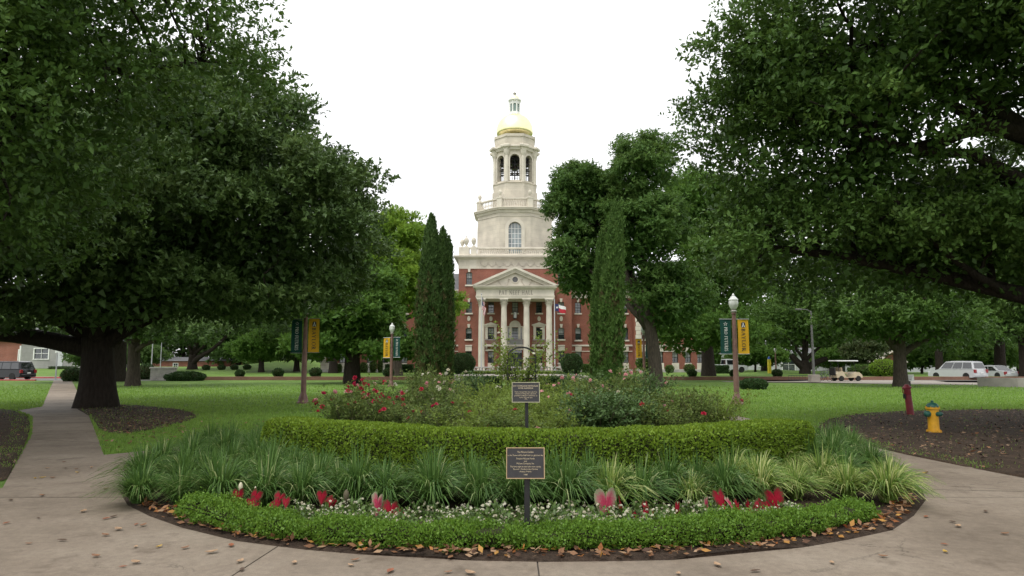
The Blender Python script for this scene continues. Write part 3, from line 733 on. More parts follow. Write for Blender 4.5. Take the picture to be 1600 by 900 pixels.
# ---- portico
PY = -5.0                            # front of the columns stands 5 m before the wall
def pz(v): return ZV(v, 95+PY) - BZ
def pw(px): return XU(800+px, 95+PY, 480)
CX = [pw(u) for u in (-52.8, -17.6, 17.8, 53.2)]
z0c, z1c = pz(580), pz(466.4)
trim('portico_floor', MB().cbox(-pw(66), pw(66), PY-1.0, -.11, -.3, z0c, .04), M_greystone)
for x in CX:
    y = PY+.55; r = pw(4.9); H = z1c-z0c; cap = pz(466.4)-pz(478.5)
    n = 40; rings = []
    for t_, f in ((0, 1), (.33, 1), (.66, .955), (1, .86)):
        rings.append([(x+r*f*(1-.035*(k % 2))*math.cos(2*math.pi*k/n), y+r*f*(1-.035*(k % 2))*math.sin(2*math.pi*k/n), z0c+.42+(H-.42-cap)*t_) for k in range(n)])
    c = trim('column', MB().loft(rings), M_stone2)
    MB().cbox(x-r*1.35, x+r*1.35, y-r*1.35, y+r*1.35, z0c, z0c+.16, .02).lathe([(r*1.32, .16), (r*1.36, .24), (r*1.12, .32), (r*1.16, .40), (r, .46)], 24, (x, y, z0c)).build('base', M_stone2, c, smooth=True)
    cp = MB(); zc = z1c-cap
    cp.lathe([(r*.86, 0), (r*.95, .05), (r*.84, .1), (r*.86, cap*.5), (r*1.05, cap*.8), (r*1.2, cap*.86)], 16, (x, y, zc))
    for row, (rr, zz, hh_, nn, off) in enumerate(((r*.9, .08, cap*.42, 8, 0), (r*.92, .1+cap*.3, cap*.42, 8, math.pi/8))):
        for k in range(nn):                     # two rows of curling leaves
            a = off+2*math.pi*k/nn; ca, sa = math.cos(a), math.sin(a); tx, ty = -sa, ca; wv = r*.3
            pr = [(rr, 0, 1), (rr+.05, hh_*.5, 1), (rr+.14, hh_*.85, .8), (rr+.24, hh_*.95, .55), (rr+.25, hh_*.78, .3)]
            cp.loft([[(x+ca*q-tx*wv*w_, y+sa*q-ty*wv*w_, zc+zz+h_), (x+ca*(q+.03), y+sa*(q+.03), zc+zz+h_), (x+ca*q+tx*wv*w_, y+sa*q+ty*wv*w_, zc+zz+h_)] for q, h_, w_ in pr], False, False, closed=False)
    for k in range(4):                          # corner volutes
        a = math.pi/4+k*math.pi/2; ca, sa = math.cos(a), math.sin(a)
        cp.tube([(x+ca*r*q, y+sa*r*q, zc+cap*h_) for q, h_ in ((.9, .55), (1.15, .75), (1.5, .86), (1.62, .78), (1.5, .7), (1.42, .76))], [.05, .06, .07, .06, .05, .03], 5)
    cp.cbox(x-r*1.4, x+r*1.4, y-r*1.4, y+r*1.4, z1c-cap*.13, z1c, .02); cp.build('capital', M_stone2, c, smooth=True)
EL, ER = -pw(61.5), pw(61.5)
ze0, ze1, zk0, zk1 = z1c, pz(462), pz(452), pz(447)
trim('architrave', MB().box(EL, ER, PY, -.12, ze0, ze1).box(EL-.05, ER+.05, PY-.05, -.122, ze1-.12, ze1+.02))
trim('portico_frieze', MB().box(EL+.03, ER-.03, PY+.03, -.124, ze1+.02, zk0+.02), M_stone2)
ex = pw(66.5)-pw(61.5)
cn = MB(); cn.loft([[(EL-o_, PY-o_, z), (ER+o_, PY-o_, z), (ER+o_, -.126, z), (EL-o_, -.126, z)] for o_, z in ((0, zk0), (.12, zk0+.05), (.16, zk0+.16), (ex*.85, zk0+.22), (ex*.85, zk0+.32), (ex, zk0+.38), (ex, zk0+.46))]); trim('portico_cornice', cn)
zt0 = zk0+.46; apex = pz(416.5)
trim('pediment_face', MB().prism([(EL-.2, zt0), (ER+.2, zt0), (0, apex-.75)], PY+.25, PY+.6), M_stone2)
tp = MB()
for s in (-1, 1):
    xa = (ER+ex)*s; prf = [(0.0, 0.0, 0), (0.0, -.28, -.0), ]
    for (dy, dn0, dn1) in ((ex*1.0, 0.0, .30), (ex*.55, .30, .50), (.12, .5, .72)):
        pts = [(xa, zt0+.12-dn1*.0), (0, apex)]
        dvec = Vector((-xa, 0, apex-zt0-.12)).normalized(); nn_ = Vector((dvec.z*s*-1, 0, dvec.x*s*1)) if False else Vector((-dvec.z, 0, dvec.x)); nn_ = nn_ if nn_.z > 0 else -nn_
        lo = -dn1/abs(nn_.z); hi = -dn0/abs(nn_.z)
        poly = [(xa, zt0+.12+hi), (0, apex+hi), (0, apex+lo), (xa, max(zt0+.002, zt0+.12+lo))]
        xs_cut = xa*(1 - max(0, (zt0-(zt0+.12+lo)))/(apex-zt0-.12)) if zt0+.12+lo < zt0 else xa
        if xs_cut != xa: poly = [(xa, max(zt0+.003, zt0+.12+hi)), (0, apex+hi), (0, apex+lo), (xs_cut, zt0+.004)] if zt0+.12+hi >= zt0 else [(xa*(1-(zt0-(zt0+.12+hi))/(apex-zt0-.12)), zt0+.004), (0, apex+hi), (0, apex+lo), (xs_cut, zt0+.004)]
        tp.prism(poly, PY-dy, PY+.27)
trim('raking_cornice', tp)
rf = MB(); rf.prism([(-ER-ex*.9, zt0+.05), (ER+ex*.9, zt0+.05), (0, apex-.05)], PY+.6, -.02); trim('portico_roof', rf, M_greystone)
oc = MB(); n = 28; ocz = pz(436.5); orr = pw(4.4)
oc.loft([[(orr*s*math.cos(2*math.pi*k/n), yy, ocz+orr*s*math.sin(2*math.pi*k/n)) for k in range(n)] for s, yy in ((1.35, PY+.249), (1.35, PY+.16), (1.05, PY+.14), (1.0, PY+.2), (1.0, PY+.248))], False, False); o = trim('oculus_frame', oc, None, True)
oc = MB(); oc.loft([[(orr*s*math.cos(2*math.pi*k/n), PY+.235, ocz+orr*s*math.sin(2*math.pi*k/n)) for k in range(n)] for s in (1.0,)], True, False); trim('oculus_louvre', oc, plain('grey_louvre', (0.12, 0.115, 0.12), .6, 0, .1, 4))
for s in (-1, 1):
    sg = MB(); m = 12
    sg.tube([(s*(pw(10)+pw(16)*j/m), PY+.22, pz(438)-.8*math.sin(math.pi*j/m)) for j in range(m+1)], [.04+.06*math.sin(math.pi*j/m) for j in range(m+1)], 5)
    for e in (10, 26): sg.lathe([(.01, -.35), (.09, -.2), (.04, -.05), (.14, .05), (.01, .2)], 7, (s*pw(e), PY+.22, pz(437)))
    trim('carved_garland', sg, MATS['swag_stone'])
lx0, lx1 = pw(779.5-805), pw(832.8-805)
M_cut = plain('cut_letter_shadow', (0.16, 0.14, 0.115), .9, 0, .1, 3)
_tw = text_polys('PAT NEFF HALL', .14)[1]; _sx = (lx1-lx0)/_tw; _x = lx0
for word in ('PAT', 'NEFF', 'HALL'):
    _w = text_polys(word, .14)[1]*_sx
    lettering(word, pz(453.6)-pz(460.2), lambda x, y, d: (_x+x, PY+.03-d, pz(460.2)+y), M_cut, hall, .012, .14, fit=_w); _x += _w+(.45+.14)*_sx
trim('portico_ceiling', MB().box(EL+.7, ER-.7, PY+.9, -.128, ze0+.35, ze0+.4), M_stone2)
# lantern hung in the middle bay
ln = MB(); lz = hz(497.5, 92.5); ln.lathe([(.05, 1.0), (.30, .92), (.34, .86), (.26, .84)], 6, (0, -2.5, lz)); ln.lathe([(.3, 0), (.3, .06), (.05, -.1)], 6, (0, -2.5, lz)); ln.tube([(0, -2.5, lz+.95), (0, -2.5, ze0+.36)], .02, 5)
for k in range(6): a = k*math.pi/3; ln.tube([(.26*math.cos(a), -2.5+.26*math.sin(a), lz), (.26*math.cos(a), -2.5+.26*math.sin(a), lz+.88)], .022, 4)
o = trim('hanging_lantern', ln, M_black); MB().lathe([(.22, .04), (.22, .84)], 6, (0, -2.5, lz)).build('lamp_glass', M_lampglass, o)

# ---- wings
for sx in (-1, 1):
    y_r = 2.4; xa = HB; xb = hw(188.5); xc = hw(303)      # recessed part, then the end pavilion
    zE = hz(455)
    wxs = [hw(p) for p in (99.5+1.5, 126, 152, 176.0)]
    R1w, R2w, R3w = (hz(567, 97), hz(549, 97)), (hz(531, 97), hz(511.5, 97)), (hz(489, 97), hz(472, 97))
    hl = [(sx*x-WW/2, sx*x+WW/2, a, b) for x in wxs for a, b in (R1w, R2w, R3w)]
    mb = MB(); a0, a1 = sorted((sx*xa, sx*xb)); wall_holes(mb, a0, a1, 0, zE, y_r, hl, .42); mb.build('wall', M_brick, hall)
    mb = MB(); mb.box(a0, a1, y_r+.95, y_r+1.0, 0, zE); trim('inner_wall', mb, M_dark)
    for i, x in enumerate(wxs):
        window(hall, sx*x, y_r, *R1w, WW, 0, 'dark', 2, False, False, blind=.55); window(hall, sx*x, y_r, *R2w, WW, .25, 'dark', 3, True, True, blind=pick(i+1)); window(hall, sx*x, y_r, *R3w, WW, 0, 'dark', 2, True, True, blind=pick(i+2))
        trim('spandrel_panel', MB().cbox(sx*x-WW*.55, sx*x+WW*.55, y_r-.09, y_r-.002, hz(548.4, 97), hz(541.4, 97), .03)); trim('sill_panel', MB().cbox(sx*x-WW*.52, sx*x+WW*.52, y_r-.06, y_r-.003, hz(576, 97), R1w[0]-.02, .02))
    trim('string_course', MB().cbox(a0+.01, a1-.01, y_r-.14, y_r-.004, hz(541, 97), hz(538.6, 97), .03)); trim('string_course', MB().cbox(a0+.01, a1-.01, y_r-.08, y_r-.0045, hz(549.4, 97), hz(548.3, 97), .02))
    trim('stone_base', MB().cbox(a0, a1, y_r-.1, y_r-.009, -.3, hz(577.5, 97), .03), M_greystone)
    for vv in (555, 561.5, 568, 573.5):                              # grooves of the rusticated ground floor show as shallow ledges
        pass
    # end pavilion
    y_p = .6; a0, a1 = sorted((sx*xb, sx*xc)); pxs = [hw(p) for p in (203, 226.5, 250, 270, 289)]
    hl = [(sx*x-WW/2, sx*x+WW/2, a, b) for x in pxs for a, b in ((hz(567), hz(549)), R2, R3)]
    mb = MB(); wall_holes(mb, a0, a1, 0, zE, y_p, hl, .42); mb.box(sx*xb-.15, sx*xb+.15, y_p+.001, y_r, 0, zE); mb.box(sx*xc-.3, sx*xc, y_p+.002, 14, 0, zE) if sx > 0 else mb.box(sx*xc, sx*xc+.3, y_p+.002, 14, 0, zE)
    mb.build('wall', M_brick, hall)
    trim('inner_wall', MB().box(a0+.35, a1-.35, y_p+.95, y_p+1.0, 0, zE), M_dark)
    for i, x in enumerate(pxs):
        window(hall, sx*x, y_p, hz(567), hz(549), WW, 0, 'dark', 2, False, False, blind=.55); window(hall, sx*x, y_p, *R2, WW, .25, 'dark', 3, True, True, blind=pick(i)); window(hall, sx*x, y_p, *R3, WW, 0, 'dark', 2, True, True, blind=pick(i+3))
        trim('spandrel_panel', MB().cbox(sx*x-WW*.55, sx*x+WW*.55, y_p-.09, y_p-.002, hz(548.4), hz(541.4), .03)); trim('sill_panel', MB().cbox(sx*x-WW*.6, sx*x+WW*.6, y_p-.07, y_p-.003, hz(577), R1[0]-.02, .02))
    trim('string_course', MB().cbox(a0, a1, y_p-.14, y_p-.004, hz(541), hz(538.6), .03)); trim('string_course', MB().cbox(a0, a1, y_p-.08, y_p-.0045, hz(549.4), hz(548.3), .02))
    trim('stone_base', MB().cbox(a0, a1, y_p-.12, y_p-.009, -.3, hz(577), .03), M_greystone)
    for x in (sx*(xb+.42), sx*(xc-.4)):                              # stone quoins, block on block
        z = hz(577); k = 0
        while z < zE-.3:
            w_ = .42 if k % 2 else .34; trim('quoin', MB().cbox(x-w_, x+w_, y_p-.1, y_p-.011, z, z+.56, .02)); z += .6; k += 1
    for (q0, q1, yy, yb) in ((xa, xb, y_r, 12), (xb, xc, y_p, 14)):   # eaves and hipped roof
        e0, e1 = sorted((sx*q0, sx*(q1+(.6 if q1 == xc else 0))))
        trim('eaves_cornice', MB().box(e0, e1, yy-.12, yy+.3, zE-.75, zE).box(e0, e1, yy-.7, yy+.3, zE, zE+.22).box(e0, e1, yy-.8, yy+.3, zE+.221, zE+.4))
        mb = MB(); mb.add([(e0, yy-.75, zE+.4), (e1, yy-.75, zE+.4), (e1, yb, zE+.4), (e0, yb, zE+.4), (e0 if (sx > 0 or q1 != xc) else e0+5, (yy+yb)/2, zE+3.4), (e1 if (sx < 0 or q1 != xc) else e1-5, (yy+yb)/2, zE+3.4)], [(0, 1, 5, 4), (2, 3, 4, 5), (0, 4, 3), (1, 2, 5)]); trim('roof', mb, M_slate)

# ---- tower: octagonal stages
TY = 7.0; YT = 95+TY
def oct_ring(a, z): r = a/math.cos(math.pi/8); return [(r*math.cos(math.pi/8+k*math.pi/4), TY+r*math.sin(math.pi/8+k*math.pi/4), z) for k in range(8)]
def tw(px): return XU(800+px, YT, 280)
def tz(v, a): return ZV(v, YT-a) - BZ
def oct_mould(name, prof, mat=None): return trim(name, MB().loft([oct_ring(a, z) for a, z in prof]), mat)
def face_frame(k):
    """frame of octagon face k: outward normal n, tangent t"""
    a = -math.pi/2 + k*math.pi/4; return Vector((math.cos(a), math.sin(a), 0)), Vector((-math.sin(a), math.cos(a), 0))
def arch_face(mb, k, a, z0, z1, hw_, zs, zt, deep, mi=0):
    """octagon face k, apothem a, from z0 to z1, with an arched opening of half width hw_ from sill zs to crown zt"""
    n_, t_ = face_frame(k); s = a*math.tan(math.pi/8); c = Vector((0, TY, 0))
    P = lambda x, z, d=0: tuple(c + n_*(a-d) + t_*x + Vector((0, 0, z)))
    zsp = zt-hw_; N = 10
    mb.add([P(-s, z0), P(s, z0), P(s, zs), P(-s, zs)], [(0, 1, 2, 3)], mi)
    mb.add([P(-s, zs), P(-hw_, zs), P(-hw_, zsp), P(-s, zsp)], [(0, 1, 2, 3)], mi); mb.add([P(hw_, zs), P(s, zs), P(s, zsp), P(hw_, zsp)], [(0, 1, 2, 3)], mi)
    A = [(-hw_*math.cos(math.pi*i/N), zsp+hw_*math.sin(math.pi*i/N)) for i in range(N+1)]
    top = [(-s+2*s*i/N, z1) for i in range(N+1)]
    for i in range(N): mb.add([P(*A[i]), P(*A[i+1]), P(*top[i+1]), P(*top[i])], [(0, 1, 2, 3)], mi)
    mb.add([P(-s, zsp), P(*A[0]), P(*top[0])], [(0, 1, 2)], mi); mb.add([P(s, zsp), P(*top[N]), P(*A[N])], [(0, 1, 2)], mi)
    loop = [(-hw_, zs)] + A + [(hw_, zs)]
    for i in range(len(loop)): q, r_ = loop[i], loop[(i+1) % len(loop)]; mb.add([P(*q), P(*q, deep), P(*r_, deep), P(*r_)], [(0, 1, 2, 3)], mi)
    return P
def arch_trim(mb, P, hw_, zs, zt, w, out, N=14):
    zsp = zt-hw_; L = lambda q: [(-q, zs)] + [(-q*math.cos(math.pi*i/N), zsp+q*math.sin(math.pi*i/N)) for i in range(N+1)] + [(q, zs)]
    a_, b_ = L(hw_), L(hw_+w)
    mb.loft([[P(*p, .03) for p in a_], [P(*p, -out) for p in a_], [P(*p, -out) for p in b_], [P(*p, .0) for p in b_]], False, False, closed=False)
# stage 1
a1 = tw(56.0); zb, zt_ = Z_CO-.1, tz(331, a1)
mb = MB(); hw1 = tw(9.4); zs1, zc1 = tz(386, a1), tz(346.5, a1)
tr = MB(); wn_ = []
for k in range(8):
    if k % 2 == 0:
        P = arch_face(mb, k, a1, zb, zt_, hw1, zs1-.9, zc1, .5); tr = MB(); arch_trim(tr, P, hw1, zs1-.9, zc1, .5, .12); trim('arch_moulding', tr); wn_.append((k, P))
    else:
        n_, t_ = face_frame(k); s = a1*math.tan(math.pi/8); c = Vector((0, TY, 0)); mb.add([tuple(c+n_*a1+t_*x+Vector((0, 0, z))) for x, z in ((-s, zb), (s, zb), (s, zt_), (-s, zt_))], [(0, 1, 2, 3)])
trim('tower_wall', mb, M_stone)
for k, P in wn_[:1] + wn_[1:2] + wn_[3:]:
    g = MB(); N = 14; zsp = zc1-hw1; lp = [(-hw1, zs1-.9)] + [(-hw1*math.cos(math.pi*i/N), zsp+hw1*math.sin(math.pi*i/N)) for i in range(N+1)] + [(hw1, zs1-.9)]
    g.add([P(*q, .45) for q in lp], [tuple(range(len(lp)))]); w_ = trim('tower_window', g, M_glassb)
    b = MB()
    for x in (-hw1*.5, 0, hw1*.5): b.add([P(x-.04, zs1-.9, .40), P(x+.04, zs1-.9, .40), P(x+.04, zc1-.05-abs(x)*.18, .40), P(x-.04, zc1-.05-abs(x)*.18, .40)], [(0, 1, 2, 3)])
    for i in range(1, 6): z = zs1-.9+(zsp-zs1+.9)*i/5; b.add([P(-hw1, z-.035, .395), P(hw1, z-.035, .395), P(hw1, z+.035, .395), P(-hw1, z+.035, .395)], [(0, 1, 2, 3)])
    b.build('sash_bars', M_white, w_)
oct_mould('band', [(a1, tz(337.6, a1)), (a1+.09, tz(337.4, a1)), (a1+.09, tz(336.4, a1)), (a1, tz(336.2, a1))])
ao = tw(62.5); zc0, zc9 = zt_, tz(322.5, ao)
dz_ = zc9-zc0
oct_mould('cornice', [(a1, zc0-.15), (a1+.12, zc0-.1), (a1+.2, zc0+dz_*.15), (ao*.93, zc0+dz_*.4), (ao*.98, zc0+dz_*.48), (ao*.98, zc0+dz_*.7), (ao, zc0+dz_*.78), (ao, zc0+dz_*.96), (ao-.2, zc9), (1, zc9+.02)])
# balustrade 2
ab = tw(54.3); zb0, zb1 = zc9, tz(308.5, ab)
for k in range(8):
    n_, t_ = face_frame(k); s = ab*math.tan(math.pi/8); c = Vector((0, TY, 0))
    if n_.y > .9: continue
    bl = MB(); m = 11
    for i in range(m): x = -s+.55+(2*s-1.1)*i/(m-1); p = c+n_*(ab-.15)+t_*x; baluster(bl, p.x, p.y, zb0+.25, zb1-.2, .1)
    o = trim('balusters', bl, smooth='all'); o['kind'] = 'stuff'
    rl = MB()
    for z0_, z1_, o0, o1 in ((zb0, zb0+.25, .32, -.02), (zb1-.2, zb1, .34, -.04)):
        q = [c+n_*(ab-o0)+t_*-s*.98, c+n_*(ab-o0)+t_*s*.98, c+n_*(ab-o1)+t_*s*.98, c+n_*(ab-o1)+t_*-s*.98]; rl.flat([(p.x, p.y) for p in q], z0_, z1_)
    trim('parapet_rail', rl)
    v = c+n_*(ab-.1)-t_*(s-.05); MB().lathe([(.52, 0), (.52, zb1-zb0-.18), (.6, zb1-zb0-.15), (.6, zb1-zb0+.05)], 4, (v.x, v.y, zb0), math.pi/8+k*math.pi/4).build('parapet_pier', M_stone2, hall)
    urn(v.x, v.y, zb1+.05, .62)
# stage 2 plinth, belfry
a2, a3, a4 = tw(34.5), tw(33), tw(30.2)
oct_mould('belfry_plinth', [(a2, zc9-.1), (a2, tz(297, a2)), (a2-.08, tz(296.6, a2)), (a3, tz(296.4, a2)), (a3, tz(285.5, a3)), (a3+.1, tz(285, a3)), (a3+.1, tz(284, a3)), (a4, tz(283.6, a3))], M_stone)
mb = MB(); tr = MB(); z0_, z1_ = tz(284, a4), tz(234, a4); hw2 = tw(7.4); zs2, zc2 = tz(281, a4), tz(240.5, a4)
gr = MB()
for k in range(8):
    P = arch_face(mb, k, a4, z0_, z1_, hw2, zs2, zc2, .7); tr = MB(); arch_trim(tr, P, hw2, zs2, zc2, .2, .08); trim('arch_moulding', tr)
    zsp = zc2-hw2
    for i in range(1, 4): x = -hw2+2*hw2*i/4; gr.tube([P(x, zs2, .4), P(x, zc2-.06-(abs(x)/hw2)**2*hw2*.45, .4)], .028, 4)
    for z in (zs2+(zsp-zs2)*.28, zs2+(zsp-zs2)*.55, zs2+(zsp-zs2)*.8, zsp, zsp+hw2*.5): hx = hw2 if z <= zsp else hw2*.85; gr.tube([P(-hx, z, .4), P(hx, z, .4)], .03, 4)
    n_, t_ = face_frame(k); s = a4*math.tan(math.pi/8); v = Vector((0, TY, 0))+n_*a4-t_*s          # corner pilasters with small capitals
    pl = MB(); pl.lathe([(.3, z0_), (.3, z1_-1.0), (.26, z1_-.98), (.26, z1_-.9), (.4, z1_-.55), (.5, z1_-.1), (.5, z1_)], 8, (v.x, v.y, 0), k*math.pi/4); trim('pilaster', pl)
trim('belfry_wall', mb, M_stone); o = trim('belfry_grille', gr, M_black)
MB().loft([oct_ring(a4-.72, z0_), oct_ring(a4-.72, z0_+.05)]).build('belfry_floor', M_stone2, hall); MB().loft([oct_ring(a4-.05, z1_-.3), oct_ring(a4-.05, z1_-.25)]).build('belfry_ceiling', M_dark, hall)
fr = MB()
for x in (-1.3, 0, 1.3):
    for y in (-1.2, 1.2): fr.box(x-.09, x+.09, TY+y-.09, TY+y+.09, z0_, z1_-.3)
for zz in (.42, .62, .8):
    for y in (-1.2, 0, 1.2): fr.box(-2.2, 2.2, TY+y-.08, TY+y+.08, z0_+(z1_-z0_)*zz, z0_+(z1_-z0_)*zz+.16)
trim('bell_frame', fr, M_black)
for x, y, zz, s in ((-.65, -1.2, .78, .75), (.65, -1.2, .78, .75), (-1.75, -.5, .8, .85), (1.75, -.5, .8, .85), (0, -1.3, .6, .5), (-.7, -1.2, .6, .45), (.7, -1.2, .6, .45), (-1.8, .3, .6, .5), (1.8, .3, .6, .5), (0, .6, .8, 1.0), (-.4, -1.2, .41, .35), (.4, -1.2, .41, .35)):
    b = MB(); b.lathe([(.62*s, -1.0*s), (.6*s, -.92*s), (.42*s, -.6*s), (.34*s, -.25*s), (.3*s, -.1*s), (.12*s, 0), (.05, .02)], 14, (x, TY+y, z0_+(z1_-z0_)*zz)); trim('bell', b, M_bronze, True)
ak = tw(35.4); zk = tz(234, a4); zk9 = tz(227, a4)
dz_ = zk9-zk
oct_mould('belfry_cornice', [(a4, zk-.1), (a4+.25, zk), (a4+.3, zk+dz_*.25), (ak*.96, zk+dz_*.5), (ak, zk+dz_*.6), (ak, zk+dz_*.9), (ak-.1, zk+dz_), (2, zk+dz_+.02)])
for k in range(8):
    n_, t_ = face_frame(k); s = a4*math.tan(math.pi/8); v = Vector((0, TY, 0))+n_*a4-t_*s
    MB().lathe([(.55, zk), (.62, zk+dz_*.3), (.98, zk+dz_*.55), (1.02, zk+dz_*.92), (.9, zk+dz_+.05)], 4, (v.x, v.y, 0), math.pi/8+k*math.pi/4).build('cornice_block', M_stone2, hall)
ad = tw(30.6)
oct_mould('attic_drum', [(ad, zk9), (ad, tz(213, ad)), (ad+.12, tz(212.6, ad)), (ad+.12, tz(208.5, ad)), (ad-.25, tz(208, ad))], M_stone)
# gold dome, lantern, small dome, finial
zd0, zd1 = tz(208.5, 0), tz(180.5, 0); rd = tw(28.6); Hd = zd1-zd0
prof = []
for i in range(15):
    t_ = i/14; zz = Hd*(0.06 + .96*math.sin(t_*math.pi/2)); rr = rd*(math.cos(t_*math.pi/2)**.82 if t_ < 1 else 0)
    prof.append((max(rr, rd*.2), zz))
dm = MB(); dm.lathe([(rd*.97, -.3), (rd*1.0, 0)] + prof, 48, (0, TY, zd0)); trim('gold_dome', dm, M_gold, 'all')
zl0, zl1, zl2, zl3 = tz(184.5, 0), tz(178.5, 0), tz(160, 0), tz(157, 0)
oct_mould('lantern_base', [(tw(11.2), zl0-.4), (tw(11.2), zl0+.15), (tw(9.6), zl0+.25), (tw(9.4), zl1), (tw(9), zl1+.02)], M_white)
mb = MB(); al = tw(7.9)
for k in range(8): P = arch_face(mb, k, al, zl1, zl2, tw(2.1), zl1+.25, zl2-.35, .12)
trim('lantern_wall', mb, M_white); MB().lathe([(al*.9, zl1+.1), (al*.9, zl2-.1)], 8, (0, TY, 0), math.pi/8).build('lantern_louvre', plain('verdigris_louvre', (0.20, 0.28, 0.26), .7, 0, .1, 4), hall)
for k in range(8):
    n_, t_ = face_frame(k); s = al*math.tan(math.pi/8); v = Vector((0, TY, 0))+n_*al-t_*s; MB().lathe([(.13, zl1), (.1, zl1+.1), (.09, zl2-.15), (.14, zl2)], 8, (v.x, v.y, 0)).build('colonnette', M_white, hall, smooth=True)
oct_mould('lantern_cornice', [(al, zl2), (al+.15, zl2+.08), (tw(10.2), zl2+.2), (tw(10.2), zl3), (al-.1, zl3+.06)], M_white)
zs0, zs1_ = tz(157.3, 0), tz(149.5, 0); rs_ = tw(8.0)
dm = MB(); dm.lathe([(rs_*math.cos(i/10*math.pi/2)**.85 if i < 10 else .08, (zs1_-zs0)*math.sin(i/10*math.pi/2)) for i in range(11)], 24, (0, TY, zs0)); trim('gold_cap', dm, M_gold, 'all')
dm = MB(); hf = tz(143, 0)-zs1_; dm.lathe([(.22, -.1), (.24, hf*.12), (.12, hf*.25), (.26, hf*.4), (.28, hf*.55), (.12, hf*.75), (.05, hf*.9), (.01, hf)], 12, (0, TY, zs1_)); trim('finial', dm, M_greystone, 'all')
# ------------------------------------------------------------------ trees
M_leaf_oak = leafmat('live_oak_leaf', [(0.028, 0.060, 0.012), (0.052, 0.108, 0.020), (0.090, 0.165, 0.034), (0.13, 0.205, 0.05)], 0.5, 0.2, 0.2, 0.4, 0.5)
M_leaf_oak2 = leafmat('live_oak_leaf_grey', [(0.028, 0.057, 0.014), (0.054, 0.102, 0.025), (0.094, 0.155, 0.042), (0.135, 0.195, 0.06)], 0.5, 0.18, 0.22, 0.4, 0.45)
M_leaf_pecan = leafmat('pecan_leaf', [(0.034, 0.078, 0.016), (0.056, 0.118, 0.025), (0.088, 0.160, 0.036), (0.115, 0.165, 0.045)], 0.55, 0.3, 0.15, 0.45, 0.35)
M_leaf_yel = leafmat('yellow_green_leaf', [(0.085, 0.165, 0.018), (0.140, 0.245, 0.030), (0.205, 0.305, 0.046)], 0.55, 0.38, 0.15, 0.45, 0.3)
M_leaf_mid = leafmat('mid_green_leaf', [(0.048, 0.108, 0.018), (0.078, 0.160, 0.028), (0.115, 0.205, 0.040)], 0.55, 0.33, 0.15, 0.45, 0.3)
M_leaf_far = leafmat('distant_leaf', [(0.040, 0.080, 0.022), (0.064, 0.118, 0.030), (0.095, 0.155, 0.042)], 0.6, 0.3, 0.15, 0.45, 0.2)
M_leaf_cyp = leafmat('cypress_foliage', [(0.034, 0.066, 0.018), (0.056, 0.102, 0.028), (0.088, 0.142, 0.040)], 0.65, 0.15, 0.12, 0.35, 1.2)
M_leaf_brown = leafmat('cypress_dry_foliage', [(0.060, 0.058, 0.022), (0.090, 0.080, 0.034), (0.075, 0.095, 0.032)], 0.7, 0.1, 0.12, 0.35, 1.2)

def puff_points(blobs, puff_k, n_twig, shell=0.62, flat=0.62, upw=0.35, pr0=.15, pr1=.32):
    """clumps (puffs) spread over the blobs, twigs spread over the puffs -> positions, outward directions"""
    vol = np.array([(b[3]*b[4]+b[3]*b[5]+b[4]*b[5])*(b[6] if len(b) > 6 else 1) for b in blobs]); share = vol/vol.sum()
    pc, pr, pb = [], [], []
    for b, s in zip(blobs, share):
        n = max(5, int(puff_k*s))
        d = rand_dir(n); d[:, 2] = np.where(d[:, 2] < -0.35, -d[:, 2]*rng.random(n), d[:, 2])
        r = shell + (1-shell)*rng.random(n)**0.5
        pc.append(np.array(b[:3]) + d*np.array(b[3:6])*r[:, None]); pr.append(np.cbrt(b[3]*b[4]*b[5])*rng.uniform(pr0, pr1, n)); pb.append(np.tile(np.array(b[:3]), (n, 1)))
    pc = np.concatenate(pc); pr = np.concatenate(pr); pb = np.concatenate(pb)
    w = pr**2; idx = rng.choice(len(pc), n_twig, p=w/w.sum())
    d = rand_dir(n_twig); low = (d[:, 2] < -0.1) & (rng.random(n_twig) < 0.6); d[low, 2] *= -1
    rr = rng.random(n_twig)**0.42
    pos = pc[idx] + d*pr[idx][:, None]*rr[:, None]*np.array([1.1, 1.1, flat])
    out = unit(pos - pb[idx]); dirs = unit(0.75*d + 0.7*out + np.array([0, 0, upw]) + 0.5*rng.normal(size=(n_twig, 3)))
    return pos, dirs, pc, pr, rng.random(len(pc))[idx]

